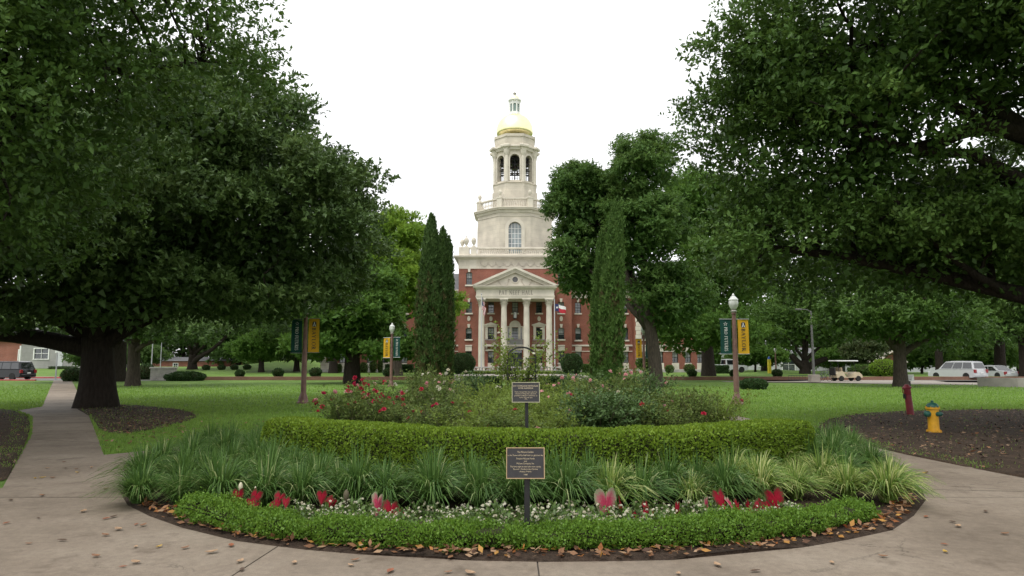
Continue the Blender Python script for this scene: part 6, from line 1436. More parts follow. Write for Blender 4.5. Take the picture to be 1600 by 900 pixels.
# call post, poles
p = W(1202, 570, 86); r_ = thing('call_post', 'yellow emergency call post with blue top on the far lawn', 'call post', (p.x, 86, TZ)); MB().cbox(-.18, .18, -.18, .18, 0, 1.75, .02).build('post', plain('yellow_paint', (.72, .58, .03), .5, 0, .08, 3), r_); MB().lathe([(.2, 0), (.2, .12), (.12, .2), (.1, .3), (.02, .34)], 12, (0, 0, 1.75)).build('beacon', plain('blue_lens', (.05, .14, .5), .3, 0, .1, 3), r_, smooth=True)
p = W(1272, 595, 58); r_ = thing('utility_pole', 'tall grey pole on a concrete footing by the bicycles', 'pole', (p.x, 58, 0)); MB().lathe([(.12, 0), (.10, 3), (.07, 6)], 12).build('shaft', plain('dull_pole_paint', (.12, .12, .115), .6, 0, .1, 3), r_, smooth=True); MB().cbox(-.36, .36, -.36, .36, 0, .62, .03).build('footing', M_conc_pale, r_); MB().tube([(0, 0, 5.9), (-.3, 0, 6.1), (-.9, 0, 6.15)], .04, 6).cbox(-1.3, -.8, -.12, .12, 6.08, 6.2, .03).build('lamp_arm', MATS['dull_pole_paint'], r_)
for u, Yd, H, lb in ((236.5, 80, 5.2, 'tall pale pole behind the stone entrance wall, left one'), (250.5, 92, 4.6, 'pale pole behind the stone entrance wall, right one'), (88, 66, 2.6, 'thin street sign post across the left walk')):
    p = W(u, 575, Yd); r_ = thing('pole', lb, 'pole', (p.x, Yd, ground_z(p.x, Yd))); MB().lathe([(.07, 0), (.05, H)], 8).build('shaft', M_grey, r_); MB().cbox(-.22, .22, -.03, .03, H-.05, H+.28, .01).build('head', M_lampglass, r_)

# ------------------------------------------------------------------ fire hydrant and valve post
M_hyd = plain('hydrant_yellow', (.62, .32, .012), .5, 0, .16, 9, .1, 30); M_hydg = plain('hydrant_green', (.012, .085, .06), .45, 0, .15, 9); M_red = plain('valve_red', (.22, .022, .032), .55, 0, .2, 7, .1, 30)
x, y = G(1459.5, 677); r_ = thing('fire_hydrant', 'yellow fire hydrant with dark green caps on the mulch', 'hydrant', (x, y, .02))
MB().lathe([(.16, 0), (.16, .035), (.125, .04), (.118, .1), (.112, .34), (.125, .42), (.125, .52), (.15, .53), (.15, .565), (.125, .57)], 20).build('barrel', M_hyd, r_, smooth=True)
MB().lathe([(.13, .57), (.13, .60), (.105, .64), (.06, .67), (.03, .675), (.03, .72), (.005, .725)], 20).build('bonnet', M_hydg, r_, smooth=True)
def nozzle(d, L, r):
    d = Vector(d).normalized(); a = Vector((0, 0, .42)); k = MB(); k.tube([a+d*.08, a+d*(L*.62)], [r*.8, r*.8], 14); o = k.build('nozzle', M_hyd, r_); c = MB(); c.tube([a+d*(L*.6), a+d*(L*.68), a+d*L, a+d*(L+.03)], [r, r*1.08, r, r*.4], 14); c.build('cap', M_hydg, o)
nozzle((-1, -.25, 0), .19, .07); nozzle((1, -.35, 0), .17, .05); nozzle((.35, -1, 0), .17, .05)
bo = MB()
for k in range(8): a = k*math.pi/4; bo.lathe([(.014, .035), (.014, .06)], 6, (.142*math.cos(a), .142*math.sin(a), 0)); bo.lathe([(.012, .565), (.012, .585)], 6, (.137*math.cos(a), .137*math.sin(a), 0))
bo.build('bolts', M_hyd, r_)['kind'] = 'stuff'
x, y = G(1423, 649); r_ = thing('valve_post', 'leaning dark red post indicator valve behind the yellow hydrant', 'valve post', (x, y, .0)); r_.rotation_euler = (0, R(-4.5), 0)
MB().lathe([(.105, -.05), (.098, .55), (.092, .62), (.10, .63), (.10, .80), (.135, .82), (.135, .855), (.08, .90), (.05, .945), (.012, .95)], 18).build('barrel', M_red, r_, smooth=True); MB().cbox(-.135, -.09, -.05, .05, .52, .66, .01).build('lock_box', M_black, r_); MB().tube([(-.1, 0, .64), (-.15, 0, .74), (-.125, 0, .86)], .014, 6).build('wrench', M_red, r_)

# ------------------------------------------------------------------ flags
def pole_flag(label, u, vtop, Yd, flagf, H=None):
    p = W(u, 570, Yd); top = ZV(vtop, Yd); r_ = thing('flagpole', label, 'flagpole', (p.x, Yd, TZ), 0, 'flagpoles before the portico')
    MB().lathe([(.16, 0), (.16, .12), (.085, .16), (.08, 3), (.05, top-TZ-.1)], 12).build('shaft', plain('pole_white', (.6, .6, .6), .4, .2, .05, 3) if 'pole_white' not in MATS else MATS['pole_white'], r_, smooth=True)
    MB().lathe([(.02, 0), (.09, .06), (.09, .12), (.01, .19)], 10, (0, 0, top-TZ-.12)).build('finial', M_gold if False else M_grey, r_, smooth=True); return p
p = pole_flag('slim flagpole with the limp striped flag left of the portico', 752, 459, 82, None)
zt = ZV(464, 82)
FR, FW, FB = plain('flag_red', (.42, .02, .035), .8, 0, .08, 4), plain('flag_white', (.74, .73, .71), .8, 0, .05, 4), plain('flag_blue', (.018, .03, .12), .8, 0, .1, 4)
r_ = thing('limp_flag', 'limp red and white striped flag with blue corner before the left column', 'flag', (p.x, 82, zt)); L, Hh = 2.6, 1.6
def drape(s, t):       # s along the fly, t down the hoist: hangs in folds beside the pole
    z = -t*1.25 - s*1.35; x = .06 + s*.42*(1-.3*t) + .07*math.sin(s*14+t*3); y = .10*math.sin(s*11+t*2)
    return (x, y, z)
def grid_part(name, s0, s1, t0, t1, mat, n=10, m=3, par=None):
    mb = MB()
    for j in range(m+1):
        for i in range(n+1): mb.v.append(drape(s0+(s1-s0)*i/n, t0+(t1-t0)*j/m))
    for j in range(m):
        for i in range(n): a = j*(n+1)+i; mb.f.append((a, a+1, a+n+2, a+n+1)); mb.m.append(0)
    mb.build(name, mat, par, smooth='all', fix=False)
for k in range(13): grid_part('stripe', .4 if k < 7 else 0, 1, k/13, (k+1)/13, FR if k % 2 == 0 else FW, 12, 1, r_)
grid_part('canton', 0, .4, 0, 7/13, FB, 6, 4, r_)
p = pole_flag('slim flagpole with the waving red, white and blue flag right of the portico', 867, 468, 82, None)
zt = ZV(473.5, 82); r_ = thing('waving_flag', 'waving flag with blue band, white star and red lower half', 'flag', (p.x, 82, zt))
def drape(s, t): return (.08+s*1.3, .16*math.sin(s*6)*s, -.1-t*.85 - s*.5*(1-.25*t) + .35*math.sin(s*3.0)*s*(1-t)*.6 + .06*math.sin(s*8))
grid_part('blue_band', 0, .34, 0, 1, FB, 6, 6, r_); grid_part('white_half', .34, 1, 0, .45, FW, 10, 4, r_); grid_part('red_half', .34, 1, .45, 1, FR, 10, 4, r_)
mb = MB(); c = drape(.17, .5); mb.add([(c[0]+(.17 if k % 2 == 0 else .07)*math.sin(k*math.pi/5), c[1]-.03, c[2]+(.17 if k % 2 == 0 else .07)*math.cos(k*math.pi/5)) for k in range(10)], [tuple(range(10))]); mb.build('star', FW, r_, fix=False)

# ------------------------------------------------------------------ stone balustrade and clipped shrubs before the portico
Yb = 84.0; z0, z1 = TZ, ZV(573, Yb); xl, xr = XU(737, Yb), XU(882, Yb)
r_ = thing('stone_balustrade', 'grey stone balustrade standing before the portico steps', 'balustrade', ((xl+xr)/2, Yb, TZ)); w2 = (xr-xl)/2; h = z1-z0
for x in (-w2, -w2*.38, w2*.38, w2): MB().cbox(x-.42, x+.42, -.35, .35, 0, h+.06, .03).build('pier', M_greystone, r_)
MB().box(-w2+.42, w2-.42, -.2, .2, 0, .14).build('plinth', M_greystone, r_); MB().cbox(-w2+.42, w2-.42, -.22, .22, h-.14, h, .03).build('rail', M_greystone, r_)
x = -w2+.62
while x < w2-.5:
    if min(abs(x-q) for q in (-w2*.38, w2*.38)) > .5:
        mb = MB(); baluster(mb, 0, 0, 0, h-.28, .13, 8)
        if 'bal_me' not in globals(): bal_me = mb.mesh('baluster', M_greystone, 'all')
        obj('baluster', bal_me, r_, (x, 0, .14))
    x += .36
M_topi = leafmat('holly_leaf', [(0.018, 0.044, 0.013), (0.030, 0.066, 0.018), (0.050, 0.095, 0.026)], .5, .15, .18, .3, 1)
M_shrub = leafmat('shrub_leaf', [(0.038, 0.080, 0.016), (0.064, 0.122, 0.026), (0.10, 0.17, 0.038)], .55, .25, .15, .35, 1)
def ball(label, u, Yd, rx, rz, mat, n, L, name='round_shrub', group='round clipped shrubs', cz=None, ry=None):
    p = W(u, 575, Yd); z0 = TZ if (Yd > 64.3 and -29 < p.x < 50) else ground_z(p.x, Yd)
    r_ = thing(name, label, 'shrub', (p.x, Yd, z0), 0, group); cz = cz if cz is not None else rz*.88
    d = rand_dir(n); q = d*np.array([rx, ry or rx, rz])*(1+.05*np.sin(d[:, :1]*7+d[:, 2:]*5)-.09*rng.random((n, 1))) + np.array([0, 0, cz]); q[:, 2] = np.maximum(q[:, 2], .02)
    ln = L*rng.uniform(.6, 1.2, n); v = leaf_arrays(q, unit(d+rng.normal(size=d.shape)*.7), unit(d+rng.normal(size=d.shape)*.7), ln, ln*.6)
    obj('foliage', quad_mesh('foliage', v, mat), r_)
    c = MB(); c.lathe([(.05, -rz*.85*.97)] + [(rx*.9*math.cos(a), rz*.9*math.sin(a)) for a in np.linspace(-1.0, 1.5, 9)], 14, (0, 0, cz), sy=(ry or rx)/rx); c.build('twigs', M_core, r_, smooth='all')
ball('big dark ball shaped holly left of the portico', 723, 80, 1.42, 1.32, M_topi, 7000, .14); ball('big dark ball shaped holly right of the portico', 893, 80, 1.25, 1.28, M_topi, 7000, .14)
for u, Yd, r, rz, lb in ((493, 65.4, .95, .62, 'round clipped shrub at the brick edging below the golden banner, left'), (435, 65.2, .85, .58, 'round clipped shrub at the brick edging left of the near lamp post'), (607, 65.4, .85, .6, 'round clipped shrub at the brick edging behind the far left lamp post'), (375, 65.6, .7, .45, 'small round shrub at the brick edging, leftmost of the row'),
                     (1015, 64.9, .8, .5, 'flat dark shrub beside the pecan trunk at the edging'), (1081, 65.2, .72, .5, 'dark round shrub in the edging between the two pecan trunks'), (1146, 65.2, .55, .45, 'dark round shrub just left of the right lamp post'), (1214, 65.2, .75, .5, 'dark round shrub at the edging right of the right lamp post'),
                     (322, 98, .9, .5, 'far low shrub on the mound side, first from the left'), (346, 98, .9, .5, 'far low shrub on the mound side, second from the left'), (366, 98, .9, .5, 'far low shrub on the mound side, third from the left'), (386, 98, .9, .5, 'far low shrub on the mound side, fourth from the left'),
                     (1046, 91, 1.0, .75, 'green ball shrub at the right wing, left one'), (1077, 91, 1.25, .85, 'olive ball shrub at the right wing, right one'), (529, 90, .7, .8, 'thin shrub at the left wing\'s corner'), (568, 91, 1.0, 1.0, 'brownish round shrub before the left wing'), (583, 91.5, .8, 1.1, 'upright shrub before the left wing, middle one'), (594, 92, .55, 1.2, 'narrow upright shrub before the left wing')):
    up_ = 'upright' in lb or 'thin' in lb
    ball(lb, u, Yd, r*(.62 if up_ else .58), rz*(.8 if up_ else .72), M_shrub if Yd > 70 and u > 500 else M_topi, 1200, .12)
ball('dark spreading shrub lying on the lawn behind the right lamp post', 1176, 42, .8, .36, M_topi, 3500, .12, 'spreading_shrub', None, .26)
ball('wide dark shrub bank before the stone entrance wall', 290, 62, 1.75, .48, M_topi, 5000, .16, 'spreading_shrub', None, .3, 1.2)
ball('small dark shrub left of the stone entrance wall', 228, 66, .8, .8, M_topi, 1500, .16, 'spreading_shrub', None)
ball('small round shrub where the left walk meets the street', 115, 60, .9, .6, M_topi, 1500, .16, 'spreading_shrub', None)
ball('yellow green shrub before the brick gatehouse', 1381, 66, 1.2, .85, M_leaf_yel, 2500, .18, 'spreading_shrub', None)
ball('low pale green shrub left of the brick gatehouse', 1352, 70, 1.6, .6, M_shrub, 2500, .18, 'spreading_shrub', None)
ball('young leafy rose tree before the right wing', 1008, 58, .75, .6, M_leaf_mid, 1400, .14, 'standard_rose', None, 1.55)
def boxhedge(label, u0, u1, Yd, v0, depth, mat=M_shrub, n=3500, name='box_hedge'):
    x0, x1 = XU(u0, Yd), XU(u1, Yd); zb = TZ if (Yd > 64.3 and -29 < x0 < 50) else 0; h = ZV(v0, Yd)-zb
    r_ = thing(name, label, 'hedge', ((x0+x1)/2, Yd, zb), 0, 'clipped hedges before the hall'); w = (x1-x0)/2
    MB().cbox(-w*.97, w*.97, .05, depth-.05, 0, h-.05, .06).build('twigs', M_core, r_)
    f = rng.random(n); top = f < .45; px = rng.uniform(-w, w, n); py = np.where(top, rng.uniform(0, depth, n), rng.normal(0, .02, n)); pz_ = np.where(top, h+rng.normal(0, .025, n), rng.uniform(.02, h, n)); d = np.where(top[:, None], np.array([0, 0, 1.]), np.array([0, -1., 0]))
    ln = .13*rng.uniform(.6, 1.2, n); obj('foliage', quad_mesh('foliage', leaf_arrays(np.stack([px, py, pz_], 1), unit(d+rng.normal(size=(n, 3))*.7), unit(d+rng.normal(size=(n, 3))*.7), ln, ln*.6), mat), r_)
boxhedge('light green low hedge in front of the stone balustrade', 727, 888, 80.5, 580.5, .8, M_box, 3500)
boxhedge('dark hedge at the left wing behind the lamp post', 622, 646, 92, 570.5, 1.4, M_topi); boxhedge('dark hedge at the left wing, left of the lamp post', 603, 617, 92, 570.5, 1.4, M_topi, 2000)
boxhedge('clipped green hedge right of the right ball holly', 909, 935, 91, 570, 1.3); boxhedge('clipped hedge left of the left ball holly', 699, 712, 91, 566, 1.3, M_shrub, 2000)
boxhedge('dark low hedge in the rose garden left of the climbing rose', 727, 785, 34, 592, .8, M_topi, 2500); boxhedge('dark low hedge in the rose garden right of the climbing rose', 842, 890, 34, 592, .8, M_topi, 2500)
boxhedge('clipped hedge in front of the white pickup', 1116, 1137, 84, 572, .8, M_topi, 1800)

# ------------------------------------------------------------------ far buildings
def gable_house(name, label, x, y, z, w, d, h, rise, wall, roof, wins, cat='house', trimm=None, front=None):
    r_ = thing(name, label, cat, (x, y, z)); mb = MB(); hl = [(a-b/2, a+b/2, c, c+e) for a, b, c, e in wins]
    wall_holes(mb, -w/2, w/2, -.3, h, 0, hl, .18); mb.box(-w/2, -w/2+.2, .001, d, -.3, h); mb.box(w/2-.2, w/2, .001, d, -.3, h)
    if front == 'gable': mb.prism([(-w/2, h), (w/2, h), (0, h+rise)], 0, .2)
    mb.build('wall', wall, r_); MB().box(-w/2+.25, w/2-.25, .5, .55, 0, h-.1).build('inner_wall', M_dark, r_)
    rf = MB()
    if front == 'gable':
        for s in (-1, 1): rf.add([(s*(w/2+.4), -.4, h-.25), (0, -.4, h+rise+.12), (0, d+.3, h+rise+.12), (s*(w/2+.4), d+.3, h-.25), (s*(w/2+.4), -.4, h-.4), (0, -.4, h+rise-.05), (0, d+.3, h+rise-.05), (s*(w/2+.4), d+.3, h-.4)], [(0, 1, 2, 3), (4, 5, 6, 7), (0, 1, 5, 4), (0, 3, 7, 4), (3, 2, 6, 7)])
    else: rf.add([(-w/2-.5, -.5, h), (w/2+.5, -.5, h), (w/2+.5, d+.5, h), (-w/2-.5, d+.5, h), (-w/2-.5, d/2, h+rise), (w/2+.5, d/2, h+rise)], [(0, 1, 5, 4), (2, 3, 4, 5), (0, 4, 3), (1, 2, 5), (0, 3, 2, 1)])
    rf.build('roof', roof, r_)
    for a, b, c, e in wins:
        fr = MB(); t = .1
        fr.box(-b/2-t, -b/2+.04, -.06, .1, -t, e+t); fr.box(b/2-.04, b/2+t, -.06, .1, -t, e+t); fr.box(-b/2+.04, b/2-.04, -.06, .1, e-.04, e+t); fr.box(-b/2-t-.05, b/2+t+.05, -.1, .1, -t-.08, -t); fr.box(-b/2+.04, b/2-.04, .0, .08, e*.5-.03, e*.5+.03); fr.box(-.025, .025, .01, .07, 0, e)
        o = fr.build('window', trimm or M_white, r_, (a, 0, c)); MB().box(-b/2, b/2, .11, .13, 0, e).build('pane', M_glass, o)
    return r_
M_siding = brick_mat('grey_siding', (.34, .34, .33), (.32, .32, .31), (.20, .20, .2), 6.0, .16, .012, .4)
M_farbrick = brick_mat('far_brick', (.30, .10, .07), (.26, .08, .055), (.3, .2, .16))
M_farwhite = plain('white_render', (.50, .51, .52), .8, 0, .08, .4)
xh, Yh = XU(86, 104), 104; zh = ground_z(xh, Yh)
h_ = gable_house('grey_house', 'grey sided house with white framed windows across the left street', xh+1.2, Yh, zh, 12, 8, 4.3, 2.6, M_siding, M_slate, [(-2.9, 2.2, 1.5, 1.5), (1.4, .85, 1.6, 1.9), (2.6, .85, 1.6, 1.9), (4.6, 1.0, 1.6, 1.9)])
MB().box(-.66+.15, -.66+1.1, -.06, -.01, .35, 2.6).build('door', M_farwhite, h_); MB().box(-5.6, -5.45, -.9, -.7, -.2, 3.4).build('porch_post', M_white, h_)
for x in (.72, 3.28): MB().box(x-.2, x+.2, -.05, -.01, 1.5, 3.6).build('shutter', M_black, h_)
boxhedge('dark foundation hedge under the grey house', 80, 122, 101.5, 573.5, 1.0, M_topi, 1800)
bpy.data.objects[-1] if False else None
gable_house('brick_house', 'red brick house behind the dark parked car at the left edge', XU(8, 122), 122, ground_z(-90, 122), 17, 9, 4.6, 2.6, M_farbrick, M_slate, [(3.5, 1.2, 1.4, 1.7), (6.2, 1.2, 1.4, 1.7)])
gable_house('brick_house', 'low red brick building glimpsed beyond the mound', XU(335, 150), 150, 0, 26, 9, 2.0, .9, M_farbrick, M_slate, [(-8, 1.0, .5, 1.0), (8, 1.0, .5, 1.0)])
gable_house('white_building', 'long low white building beyond the bicycles', XU(1262, 130), 130, 0, 26, 12, 3.4, 1.2, M_farwhite, M_slate, [(-9, 1.2, 1.0, 1.4), (-4.0, 2.4, .2, 2.2), (3, 1.2, 1.0, 1.4), (9, 1.2, 1.0, 1.4)])
gable_house('brick_building', 'orange brick building with pale band behind the forked oak', XU(1236, 150), 150, 0, 11, 10, 5.2, 1.6, M_farbrick, M_farwhite, [(-2.5, 1.2, 1.2, 1.6), (2.5, 1.2, 1.2, 1.6)])
gable_house('gatehouse', 'small red brick gatehouse with gabled pale trimmed roof', XU(1388, 74), 74, 0, 2.4, 2.6, 2.0, .8, M_brick, M_stone2, [(.0, .5, .6, .9)], 'gatehouse', M_stone2, 'gable')
for u, Yd, lb in ((1367, 71, 'pale stone gate pier left of the brick gatehouse'), (1391, 68.5, 'pale stone gate pier in front of the brick gatehouse')):
    p = W(u, 580, Yd); r_ = thing('gate_pier', lb, 'pier', (p.x, Yd, 0), 0, 'gate piers'); MB().cbox(-.34, .34, -.34, .34, 0, 1.0, .02).build('shaft', M_greystone, r_); MB().cbox(-.45, .45, -.45, .45, 1.0, 1.14, .03).cbox(-.38, .38, -.38, .38, 1.14, 1.24, .04).build('cap', M_stone2, r_)
r_ = thing('white_building', 'white wall of a far building glimpsed behind the parked cars', 'building', (XU(1530, 120), 120, 0)); mb = MB(); wall_holes(mb, -24, 24, 0, 3.2, 0, [(a-.6, a+.6, .9, 2.2) for a in (-18, -12, -6, 0, 6, 12, 18)], .2); mb.box(-24, 24, 8, 8.2, 0, 3.2); mb.build('wall', M_farwhite, r_); MB().box(-24.4, 24.4, -.4, 8.4, 3.2, 3.5).build('roof', M_slate, r_); MB().box(-23, 23, .6, .7, 0, 3).build('inner_wall', M_dark, r_)
for a in (-18, -12, -6, 0, 6, 12, 18): MB().box(-.6, .6, 0, .03, 0, 1.3).build('window', M_glass, r_, (a, .15, .9))
# entrance wall of stone on the left
Yd = 63.0; p = W(255.5, 585, Yd); r_ = thing('entrance_wall', 'brown grey stone entrance wall with cap, between the shrubs at left', 'wall', (p.x, Yd, 0)); w = 37*Yd/FPX/2; hh = ZV(573.5, Yd)
for j in range(3):
    z = j*(hh-.14)/3; off = (j % 2)*.3; x = -w
    while x < w-.01:
        x1 = min(w, x+(.62 if x > -w else .62-off)); MB().cbox(x+.006, x1-.006, -.25+random.uniform(-.01, .01), .25, z+.006, z+(hh-.14)/3-.004, .015).build('stone_block', M_kerbstone if 'M_kerbstone' in globals() else M_greystone, r_); x = x1
MB().cbox(-w-.08, w+.08, -.32, .32, hh-.14, hh, .03).build('cap', M_greystone, r_)
# low concrete wall on the right
r_ = thing('concrete_wall', 'low grey concrete wall by the driveway at the right edge', 'wall', (33.4, 45.5, 0))
mb = MB(); mb.add([(-1.6, 1.6, 0), (0, 0, 0), (30, -6, 0), (30, -5.6, 0), (.1, .42, 0), (-1.3, 2.0, 0)] + [(-1.6, 1.6, .6), (0, 0, .6), (30, -6, .66), (30, -5.6, .66), (.1, .42, .6), (-1.3, 2.0, .6)], [(6, 7, 10, 11), (7, 8, 9, 10)] + [(i, (i+1) % 6, (i+1) % 6+6, i+6) for i in range(6)]); mb.build('wall_body', plain('wall_concrete', (.30, .28, .25), .85, 0, .2, 1.5, .2, 20), r_)
p = W(1424, 588, 47); r_ = thing('notice_board', 'small white notice board right of the grey trunk', 'sign', (p.x, 47.2, 0)); MB().box(-.04, .04, 0, .06, 0, .7).build('post', M_black, r_); MB().cbox(-.28, .28, -.03, -.001, .36, .80, .005).build('board', M_white, r_)
for k in range(3): MB().box(-.2+.03*k, .2-.04*k, -.034, -.031, .70-.08*k, .725-.08*k).build('print_line', M_black, r_)
MB().box(-.08, .1, -.034, -.0312, .44, .475).build('arrow', M_black, r_)
r_ = thing('steps', 'flight of pale steps climbing the mound beyond the far shrubs', 'steps', (XU(343, 104), 104, 0))
for k in range(7): MB().box(-.8, .8, k*.35, k*.35+.4, -.1, .15+k*.15).build('step', M_conc_pale, r_)

# ------------------------------------------------------------------ vehicles
M_carw = plain('white_car_paint', (.48, .49, .50), .25, 0, .03, 2); M_card = plain('black_car_paint', (.012, .013, .016), .22, 0, .1, 2); M_tyre = plain('tyre_rubber', (.015, .015, .015), .85, 0, .2, 8); M_rim = plain('wheel_rim', (.35, .35, .36), .35, .7, .1, 8); M_tail = plain('tail_lamp', (.28, .01, .015), .3, 0, .1, 6); M_headl = plain('head_lamp', (.6, .62, .63), .15, 0, .05, 6); M_carglass = glass_mat('car_glass', (.012, .014, .016), .04)
def car(name, label, cat, x, y, rz, L, Wd, H, body, style, z=0.012):
    """side profile along local x (front = +x); cross sections taper upward"""
    r_ = thing(name, label, cat, (x, y, z), rz, 'parked vehicles'); g = .19; belt = H*.56
    if style == 'van': low = [(-L/2, .42), (-L/2+.03, .75), (-L/2+.10, belt), (L/2-1.15, belt-.02), (L/2-.35, belt-.2), (L/2-.05, belt-.42), (L/2, .5), (L/2-.05, g+.06), (L/2-.3, g), (-L/2+.25, g), (-L/2+.02, g+.08)]; roof = [(-L/2+.12, belt), (-L/2+.34, H-.10), (-L/2+.6, H-.02), (-.2, H), (.55, H-.06), (L/2-1.15, belt-.02)]
    elif style == 'sedan': low = [(-L/2, .45), (-L/2+.04, belt-.10), (-L/2+.2, belt+.02), (-L/2+1.0, belt+.06), (L/2-1.5, belt), (L/2-.4, belt-.14), (L/2-.04, belt-.3), (L/2, .45), (L/2-.06, g+.05), (L/2-.3, g), (-L/2+.3, g), (-L/2+.02, g+.1)]; roof = [(-L/2+.75, belt+.05), (-L/2+1.45, H-.05), (-.3, H), (.25, H-.04), (L/2-1.45, belt)]
    elif style == 'pickup': low = [(-L/2, .5), (-L/2, belt+.05), (-.35, belt+.05), (-.35, belt), (L/2-1.25, belt), (L/2-.1, belt-.1), (L/2, .6), (L/2-.05, g+.12), (L/2-.3, g+.1), (-L/2+.2, g+.12)]; roof = [(-.33, belt), (-.25, H-.04), (.2, H), (.85, H-.04), (L/2-1.3, belt)]
    else: low = [(-L/2, .5), (-L/2+.02, .8), (-L/2+.08, belt), (L/2-1.2, belt), (L/2-.3, belt-.08), (L/2-.03, belt-.25), (L/2, .55), (L/2-.05, g+.08), (L/2-.3, g+.03), (-L/2+.25, g+.03), (-L/2+.02, g+.1)]; roof = [(-L/2+.1, belt), (-L/2+.35, H-.06), (-L/2+.7, H), (.3, H), (.75, H-.07), (L/2-1.2, belt)]
    def loftp(prof, w0, w1, zz0, zz1):
        mb = MB(); n = len(prof); cs = []
        for f in (-1, -.9, .9, 1):
            ring = []
            for (a, b) in prof:
                t = min(1, max(0, (b-zz0)/(zz1-zz0+1e-6))); hw_ = (w0+(w1-w0)*t)/2; sc = 1.0 if abs(f) < .95 else .975
                cx_, cz_ = 0, (zz0+zz1)/2; ring.append((cx_+(a-cx_)*sc, hw_*f if abs(f) > .95 else hw_*f*1.02, cz_+(b-cz_)*(1 if abs(f) < .95 else .95)))
            cs.append(ring)
        return mb.loft(cs)
    loftp(low, Wd, Wd*.96, g, belt).build('body', body, r_, smooth=True); loftp(roof, Wd*.95, Wd*.76, belt, H).build('cabin', body, r_, smooth=True)
    # glazing set just proud of the cabin skin
    def sidepoint(a, b, s, d=.012): t = (b-belt)/(H-belt); hw_ = (Wd*.95+(Wd*.76-Wd*.95)*t)/2; return (a, s*(hw_+d), b)
    ra, rb = roof[0], roof[-1]; tops = [q for q in roof[1:-1]]; zt = H-.14; xa = tops[0][0]+.06; xb = tops[-1][0]
    cuts = {'van': [(0, .30), (.325, .63), (.655, 1)], 'sedan': [(0, .48), (.52, 1)], 'pickup': [(0, 1)], 'suv': [(0, .28), (.31, .62), (.65, 1)]}[style]
    for s in (-1, 1):
        for c0, c1 in cuts:
            lo0 = ra[0]+.16+(rb[0]-.25-ra[0]-.16)*c0; lo1 = ra[0]+.16+(rb[0]-.25-ra[0]-.16)*c1; hi0 = xa+(xb-xa)*c0; hi1 = xa+(xb-xa)*c1
            mb = MB(); mb.add([sidepoint(lo0, belt+.06, s), sidepoint(lo1, belt+.06, s), sidepoint(hi1, zt, s), sidepoint(hi0, zt, s)], [(0, 1, 2, 3)]); mb.build('side_window', M_carglass, r_, fix=False)
    def endglass(p0, p1, nm, out):
        mb = MB(); q = []
        for t, ws in ((.12, .80), (.88, .62)): a = p0[0]+(p1[0]-p0[0])*t; b = p0[1]+(p1[1]-p0[1])*t; q.append((a+out*.02, b+.012, ws*Wd/2))
        mb.add([(q[0][0], -q[0][2], q[0][1]), (q[0][0], q[0][2], q[0][1]), (q[1][0], q[1][2], q[1][1]), (q[1][0], -q[1][2], q[1][1])], [(0, 1, 2, 3)]); mb.build(nm, M_carglass, r_, fix=False)
    endglass(roof[0], roof[1], 'rear_window', -1); endglass(roof[-1], roof[-2], 'windscreen', 1)
    wr = .33 if style != 'pickup' else .4; wxs = (-L/2+.85, L/2-.9)
    for wx_ in wxs:
        for s in (-1, 1):
            o = thing('x', 'x', 'x') if False else MB().lathe([(wr*.55, -.11), (wr*.95, -.11), (wr, -.07), (wr, .07), (wr*.95, .11), (wr*.55, .11)], 22).build('wheel', M_tyre, r_, smooth=True); o.rotation_euler = (R(90), 0, 0); o.location = (wx_, s*(Wd/2-.10), wr)
            q = MB().lathe([(wr*.1, -.09), (wr*.56, -.10), (wr*.6, .0), (wr*.56, .10), (wr*.1, .09)], 14).build('rim', M_rim, o, smooth=True)
    for s in (-1, 1):
        MB().cbox(-L/2-.015, -L/2+.12, s*Wd*.42-.13, s*Wd*.42+.13, belt-.32, belt-.02, .01).build('tail_light', M_tail, r_); MB().cbox(L/2-.22, L/2-.05, s*Wd*.38-.2, s*Wd*.38+.2, belt-.36, belt-.2, .01).build('headlight', M_headl, r_)
    MB().cbox(-L/2-.03, -L/2+.1, -Wd*.46, Wd*.46, g+.12, g+.34, .03).build('rear_bumper', body, r_); MB().box(-L/2-.035, -L/2-.031, -.2, .2, g+.4, g+.52).build('licence_plate', M_white, r_)
    return r_
p = W(1496, 592, 66); car('minivan', 'white minivan parked with its tail towards the low wall', 'van', p.x, 66, R(112), 4.7, 1.9, 1.75, M_carw, 'van', .03)
p = W(1551, 592, 68.5); car('sedan', 'white sedan with red tail lamps parked right of the minivan', 'car', p.x, 68.5, R(100), 4.6, 1.8, 1.35, M_carw, 'sedan', .03)
p = W(1134, 577, 92); car('pickup', 'white pickup truck beyond the clipped hedge and the right pecan', 'truck', p.x, 92, R(8), 5.4, 1.9, 1.8, M_carw, 'pickup', TZ+.02)
p = W(8, 592, 64); car('suv', 'dark car with pale bonnet parked at the left kerb', 'car', p.x, 64.2, R(172), 4.5, 1.85, 1.72, M_card, 'suv', .03)
# golf cart
p = W(1322, 594, 60.5); r_ = thing('golf_cart', 'cream golf cart with white roof parked behind the bicycles', 'golf cart', (p.x, 60.5, .02), R(8)); M_cart = plain('cream_cart_paint', (.52, .44, .30), .4, 0, .05, 3)
mb = MB(); mb.prism([(-1.2, .3), (-1.22, .62), (-1.0, .82), (-.62, .86), (-.45, .62), (-.35, .36), (.35, .34), (.45, .62), (.62, .80), (.95, .76), (1.2, .52), (1.22, .3)], -.55, .55); mb.build('body', M_cart, r_)
MB().cbox(-.62, -.1, -.52, .52, .62, .78, .04).build('seat', plain('tan_seat', (.34, .27, .18), .7, 0, .1, 4), r_); MB().cbox(-.74, -.6, -.5, .5, .8, 1.18, .04).build('seat_back', plain('tan_seat_back', (.30, .24, .16), .7, 0, .1, 4), r_); MB().cbox(-1.22, .85, -.62, .62, 1.72, 1.80, .03).build('roof', M_white, r_)
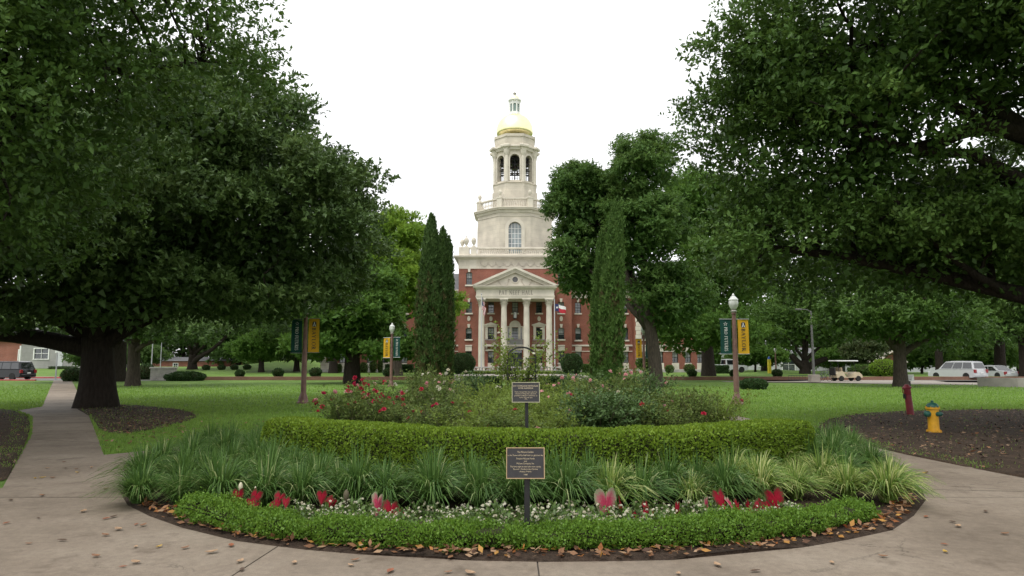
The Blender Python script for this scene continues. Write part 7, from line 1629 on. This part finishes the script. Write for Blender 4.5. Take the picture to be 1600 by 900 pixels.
for a, b in (((-1.0, .8), (-1.05, 1.72)), ((.62, .8), (.42, 1.72))):
    for s in (-1, 1): MB().tube([(a[0], s*.53, a[1]), (b[0], s*.53, b[1])], .022, 6).build('roof_post', M_black, r_)
MB().box(-1.3, -1.2, -.4, .4, .5, 1.15).build('bag_rack', M_black, r_); MB().tube([(.55, -.25, .8), (.25, -.25, 1.05)], .02, 6).build('steering_column', M_black, r_)
for wx_ in (-.78, .82):
    for s in (-1, 1): o = MB().lathe([(.1, -.09), (.22, -.09), (.235, -.05), (.235, .05), (.22, .09), (.1, .09)], 18).build('wheel', M_tyre, r_, smooth=True); o.rotation_euler = (R(90), 0, 0); o.location = (wx_, s*.5, .235); MB().lathe([(.02, -.08), (.12, -.085), (.12, .085), (.02, .08)], 12).build('rim', M_rim, o)
# bicycles in a rack
p = W(1272, 594, 59); r_ = thing('bike_rack', 'dark low bicycle rack between the pole and the edging', 'bike rack', (p.x, 60.2, 0)); MB().tube([(-1.7, 0, .5), (1.0, 0, .5)], .025, 6).build('top_rail', M_black, r_); MB().tube([(-1.7, 0, .12), (1.0, 0, .12)], .025, 6).build('bottom_rail', M_black, r_)
for k in range(12): x = -1.7+2.7*k/11; MB().tube([(x, 0, .12), (x, 0, .5)], .012, 5).build('bar', M_black, r_)
def bicycle(label, u, Yd, rz, col):
    p = W(u, 594, Yd); r_ = thing('bicycle', label, 'bicycle', (p.x, Yd, .0), rz, 'bicycles by the rack'); m = plain('bike_paint', col, .4, .1, .1, 5)
    for x in (-.52, .52):
        c = [Vector((x+.33*math.cos(a), 0, .34+.33*math.sin(a))) for a in np.linspace(0, 6.283, 21)]; w_ = MB().tube(c, .018, 6, cap=False).build('wheel', M_tyre, r_); sp = MB()
        for k in range(8): a = k*math.pi/4; sp.tube([(x, 0, .34), (x+.32*math.cos(a), 0, .34+.32*math.sin(a))], .003, 3)
        sp.build('spokes', M_grey, w_)['kind'] = 'stuff'
    f = MB(); 
    for a, b in (((-.52, .34), (-.15, .3)), ((-.15, .3), (.34, .78)), ((-.24, .8), (.34, .8)), ((-.15, .3), (-.27, .88)), ((-.52, .34), (-.24, .8)), ((.52, .34), (.33, .92))): f.tube([(a[0], 0, a[1]), (b[0], 0, b[1])], .018, 6)
    f.build('frame', m, r_); MB().tube([(.33, -.26, .95), (.36, 0, .93), (.33, .26, .95)], .014, 6).build('handlebar', M_black, r_); MB().cbox(-.4, -.15, -.07, .07, .88, .93, .02).build('saddle', M_black, r_)
bicycle('bicycle leaning by the rack right of the grey pole', 1288, 59.3, R(10), (.12, .13, .15)); bicycle('bicycle behind the rack left of the golf cart', 1293, 60.8, R(-8), (.04, .05, .06))
# ------------------------------------------------------------------ lawn blades, litter, fallen leaves
def scatter(n, x0, x1, y0, y1, polys_out=(), polys_in=None):
    x = rng.uniform(x0, x1, n); y = rng.uniform(y0, y1, n); k = np.ones(n, bool)
    for q in polys_out: k &= ~inside(q, x, y)
    if polys_in is not None: k &= inside(polys_in, x, y)
    return x[k], y[k]
def lawn_blades():
    """mown grass near enough to show its blades"""
    u = rng.uniform(0, 1, 230000); Y = 10.5*(52/10.5)**u; X = rng.uniform(-1, 1, len(Y))*Y*.80     # thins out with distance
    out = np.ones(len(Y), bool)
    for q in (WALK, BED): out &= ~inside(q, X, Y)
    for q, lo_, hi_ in ((MUL_R, .03, .5), (MUL_L, .03, .4), (MUL_O, .12, .6)):        # grass thins out into the mulch
        c = np.mean(q, 0); ins = inside(q, X, Y); core = inside([tuple(c+(np.array(p)-c)*.9) for p in q], X, Y); patch = np.sin(X*2.1+np.sin(Y*1.7)*2)*np.sin(Y*1.3+X*.8) > .25
        out &= ~(ins & (rng.random(len(Y)) > np.where(core, np.where(patch, lo_*2, lo_), hi_)))
    out &= rng.random(len(Y)) > np.clip((Y-22)/30, 0, 1)
    X, Y = X[out], Y[out]; n = len(X); a = rng.uniform(0, 6.283, n); h = rng.uniform(.025, .06, n)*(1+Y/60); w = .004*(1+Y/6)
    lx, ly = rng.normal(0, .022, n), rng.normal(0, .022, n); c, s = np.cos(a)*w, np.sin(a)*w
    v = np.stack([np.stack([X-c, Y-s, np.zeros(n)], 1), np.stack([X+c, Y+s, np.zeros(n)], 1), np.stack([X+lx, Y+ly, h], 1)], 1).reshape(-1, 3)
    me = quad_mesh('lawn_blades', v, M_blade, None, 3); return tag(obj('lawn_blades', me), 'short mown grass blades of the near lawn', 'grass', None, 'stuff')
lawn_blades()
M_dry = leafmat('dry_leaf', [(0.07, 0.035, 0.02), (0.16, 0.075, 0.035), (0.25, 0.13, 0.065), (0.34, 0.22, 0.13)], .65, .1, .3, .1, 3)
M_chip = leafmat('bark_chip', [(0.018, 0.012, 0.009), (0.05, 0.034, 0.023), (0.12, 0.082, 0.055), (0.26, 0.18, 0.12)], .8, 0, .2, .1, 3)
M_orange = leafmat('orange_dry_leaf', [(0.22, 0.075, 0.02), (0.32, 0.13, 0.035), (0.40, 0.22, 0.05)], .6, .15, .3, .1, 3)
def chips(name, label, polys, dens, L, mat, z=.05):
    vv = []
    for q, N in polys:
        P = np.array(q); x, y = scatter(N, P[:, 0].min(), P[:, 0].max(), P[:, 1].min(), P[:, 1].max(), (WALK,), q); n = len(x)
        pos = np.stack([x, y, np.full(n, z)+rng.uniform(-.01, .012, n)], 1); ax = rand_dir(n); ax[:, 2] *= .25; ln = L*rng.uniform(.5, 1.3, n)
        vv.append(leaf_arrays(pos, ax, unit(rng.normal(size=(n, 3))*.3+np.array([0, 0, 1])), ln, ln*rng.uniform(.3, .6, n), .3))
    return tag(obj(name, quad_mesh(name, np.concatenate(vv), mat), None), label, 'leaf litter', None, 'stuff')
chips('mulch_litter', 'bark chips and old leaves strewn over the mulch', [(MUL_R, 15000), (MUL_L, 9000), (MUL_O, 5000)], 1, .075, M_chip, .055)
chips('dry_litter', 'brown oak leaves strewn over the mulch', [(MUL_R, 3000), (MUL_L, 1600), (MUL_O, 700)], 1, .09, M_dry, .06)
# leaves blown onto the grass beside the left walk
x = rng.normal(-8.0, 1.3, 420); y = rng.normal(15, 2.2, 420); k = ~inside(WALK, x, y) & ~inside(BED, x, y); x, y = x[k], y[k]; n = len(x); ln = .1*rng.uniform(.5, 1.2, n)
ax = rand_dir(n); ax[:, 2] *= .2
tag(obj('grass_litter', quad_mesh('grass_litter', leaf_arrays(np.stack([x, y, np.full(n, .045)], 1), ax, unit(rng.normal(size=(n, 3))*.3+np.array([0, 0, 1])), ln, ln*.5, .3), M_dry)), 'scattered brown leaves on the grass beside the left walk', 'leaf litter', None, 'stuff')
# litter drift along the rim of the bed
F = resample(FRONT[1:-1], .02); vv = []; tt = []
for i in range(900):
    p = F[rng.integers(0, len(F))]; t = rng.random(); q = p + np.array([0, .02+.26*rng.random()**1.3]) - np.array([p[0], 0])*.02
    vv.append((q[0]+rng.normal(0, .02), q[1], .035+.045*rng.random()))
n = len(vv); ax = rand_dir(n); ax[:, 2] = np.abs(ax[:, 2])*.35; ln = .075*rng.uniform(.5, 1.3, n)
tag(obj('rim_litter', quad_mesh('rim_litter', leaf_arrays(np.array(vv), ax, unit(rng.normal(size=(n, 3))*.35+np.array([0, -.2, 1])), ln, ln*.5, .35), [M_dry, M_orange], midx=(rng.random(n) < .22).astype(int))), 'drift of dry brown leaves along the rim of the bed', 'leaf litter', None, 'stuff')
# single leaves lying on the concrete
lm = []
for k in range(5):
    L = .085; mb = MB(); N = 8; w = L*random.uniform(.2, .27); curl = random.uniform(.1, .35)
    for i in range(N+1):
        t = i/N; ww = w*math.sin(math.pi*min(1, t*.93+.05))**.8; z = .006+curl*L*(2*t-1)**2*.5
        mb.v += [(L*(t-.5), -ww, z+.35*ww), (L*(t-.5), 0, z), (L*(t-.5), ww, z+.4*ww)]
    for i in range(N):
        for j in range(2): a = i*3+j; mb.f.append((a, a+1, a+4, a+3)); mb.m.append(0)
    m_ = [plain('fallen_leaf_brown', (.22, .11, .055), .6, 0, .35, 30), plain('fallen_leaf_tan', (.34, .22, .13), .6, 0, .3, 30), plain('fallen_leaf_rust', (.24, .075, .03), .6, 0, .3, 30), plain('fallen_leaf_ochre', (.42, .27, .05), .6, 0, .3, 30), plain('fallen_leaf_dark', (.09, .055, .035), .6, 0, .3, 30)][k]
    lm.append((mb.mesh('fallen_leaf', m_, 'all', fix=False), ('brown', 'tan', 'rust red', 'yellow', 'dark')[k]))
spots = [(166, 764, 0), (178, 808, 4), (166, 811, 2), (213, 820, 2), (223, 822, 0), (185, 828, 1), (165, 837, 0), (248, 855, 3), (289, 857, 0), (212, 855, 1), (330, 864, 1), (375, 878, 1), (378, 891, 4), (212, 880, 1), (192, 886, 2), (361, 853, 2), (548, 884, 1), (555, 876, 0), (119, 733, 0), (102, 732, 4), (66, 747, 3), (55, 748, 3), (82, 747, 0), (74, 732, 1), (121, 739, 3), (143, 731, 1), (17, 782, 4), (66, 775, 0),
         (1447, 808, 2), (1488, 816, 4), (1497, 823, 1), (1476, 851, 2), (1477, 863, 3), (1121, 884, 1), (1445, 740, 3), (1448, 738, 0), (735, 897, 1), (700, 895, 0), (100, 722, 2), (60, 810, 4), (45, 850, 0), (130, 800, 1), (97, 845, 4), (1540, 800, 4), (1380, 870, 0), (1300, 880, 1), (1180, 893, 4), (150, 870, 0), (10, 818, 2), (1060, 897, 1), (610, 893, 2), (460, 880, 1), (1570, 835, 0), (1370, 720, 4), (1420, 760, 1)]
used = {}
for u, v, k in spots:
    x, y = G(u, v, .02)
    if inside(BED, np.array([x]), np.array([y]))[0]: y -= .1
    me, cn_ = lm[k]; side = 'left' if u < 400 else ('front' if u < 1250 else 'right')
    o = tag(obj('fallen_leaf', me, None, (x, y, .019), random.uniform(0, 6.28)), f'single {cn_} fallen leaf lying on the {side} part of the concrete walk', 'leaf', f'{cn_} leaves fallen on the {side} walk'); s = random.uniform(.7, 1.25); o.scale = (s, s, s)
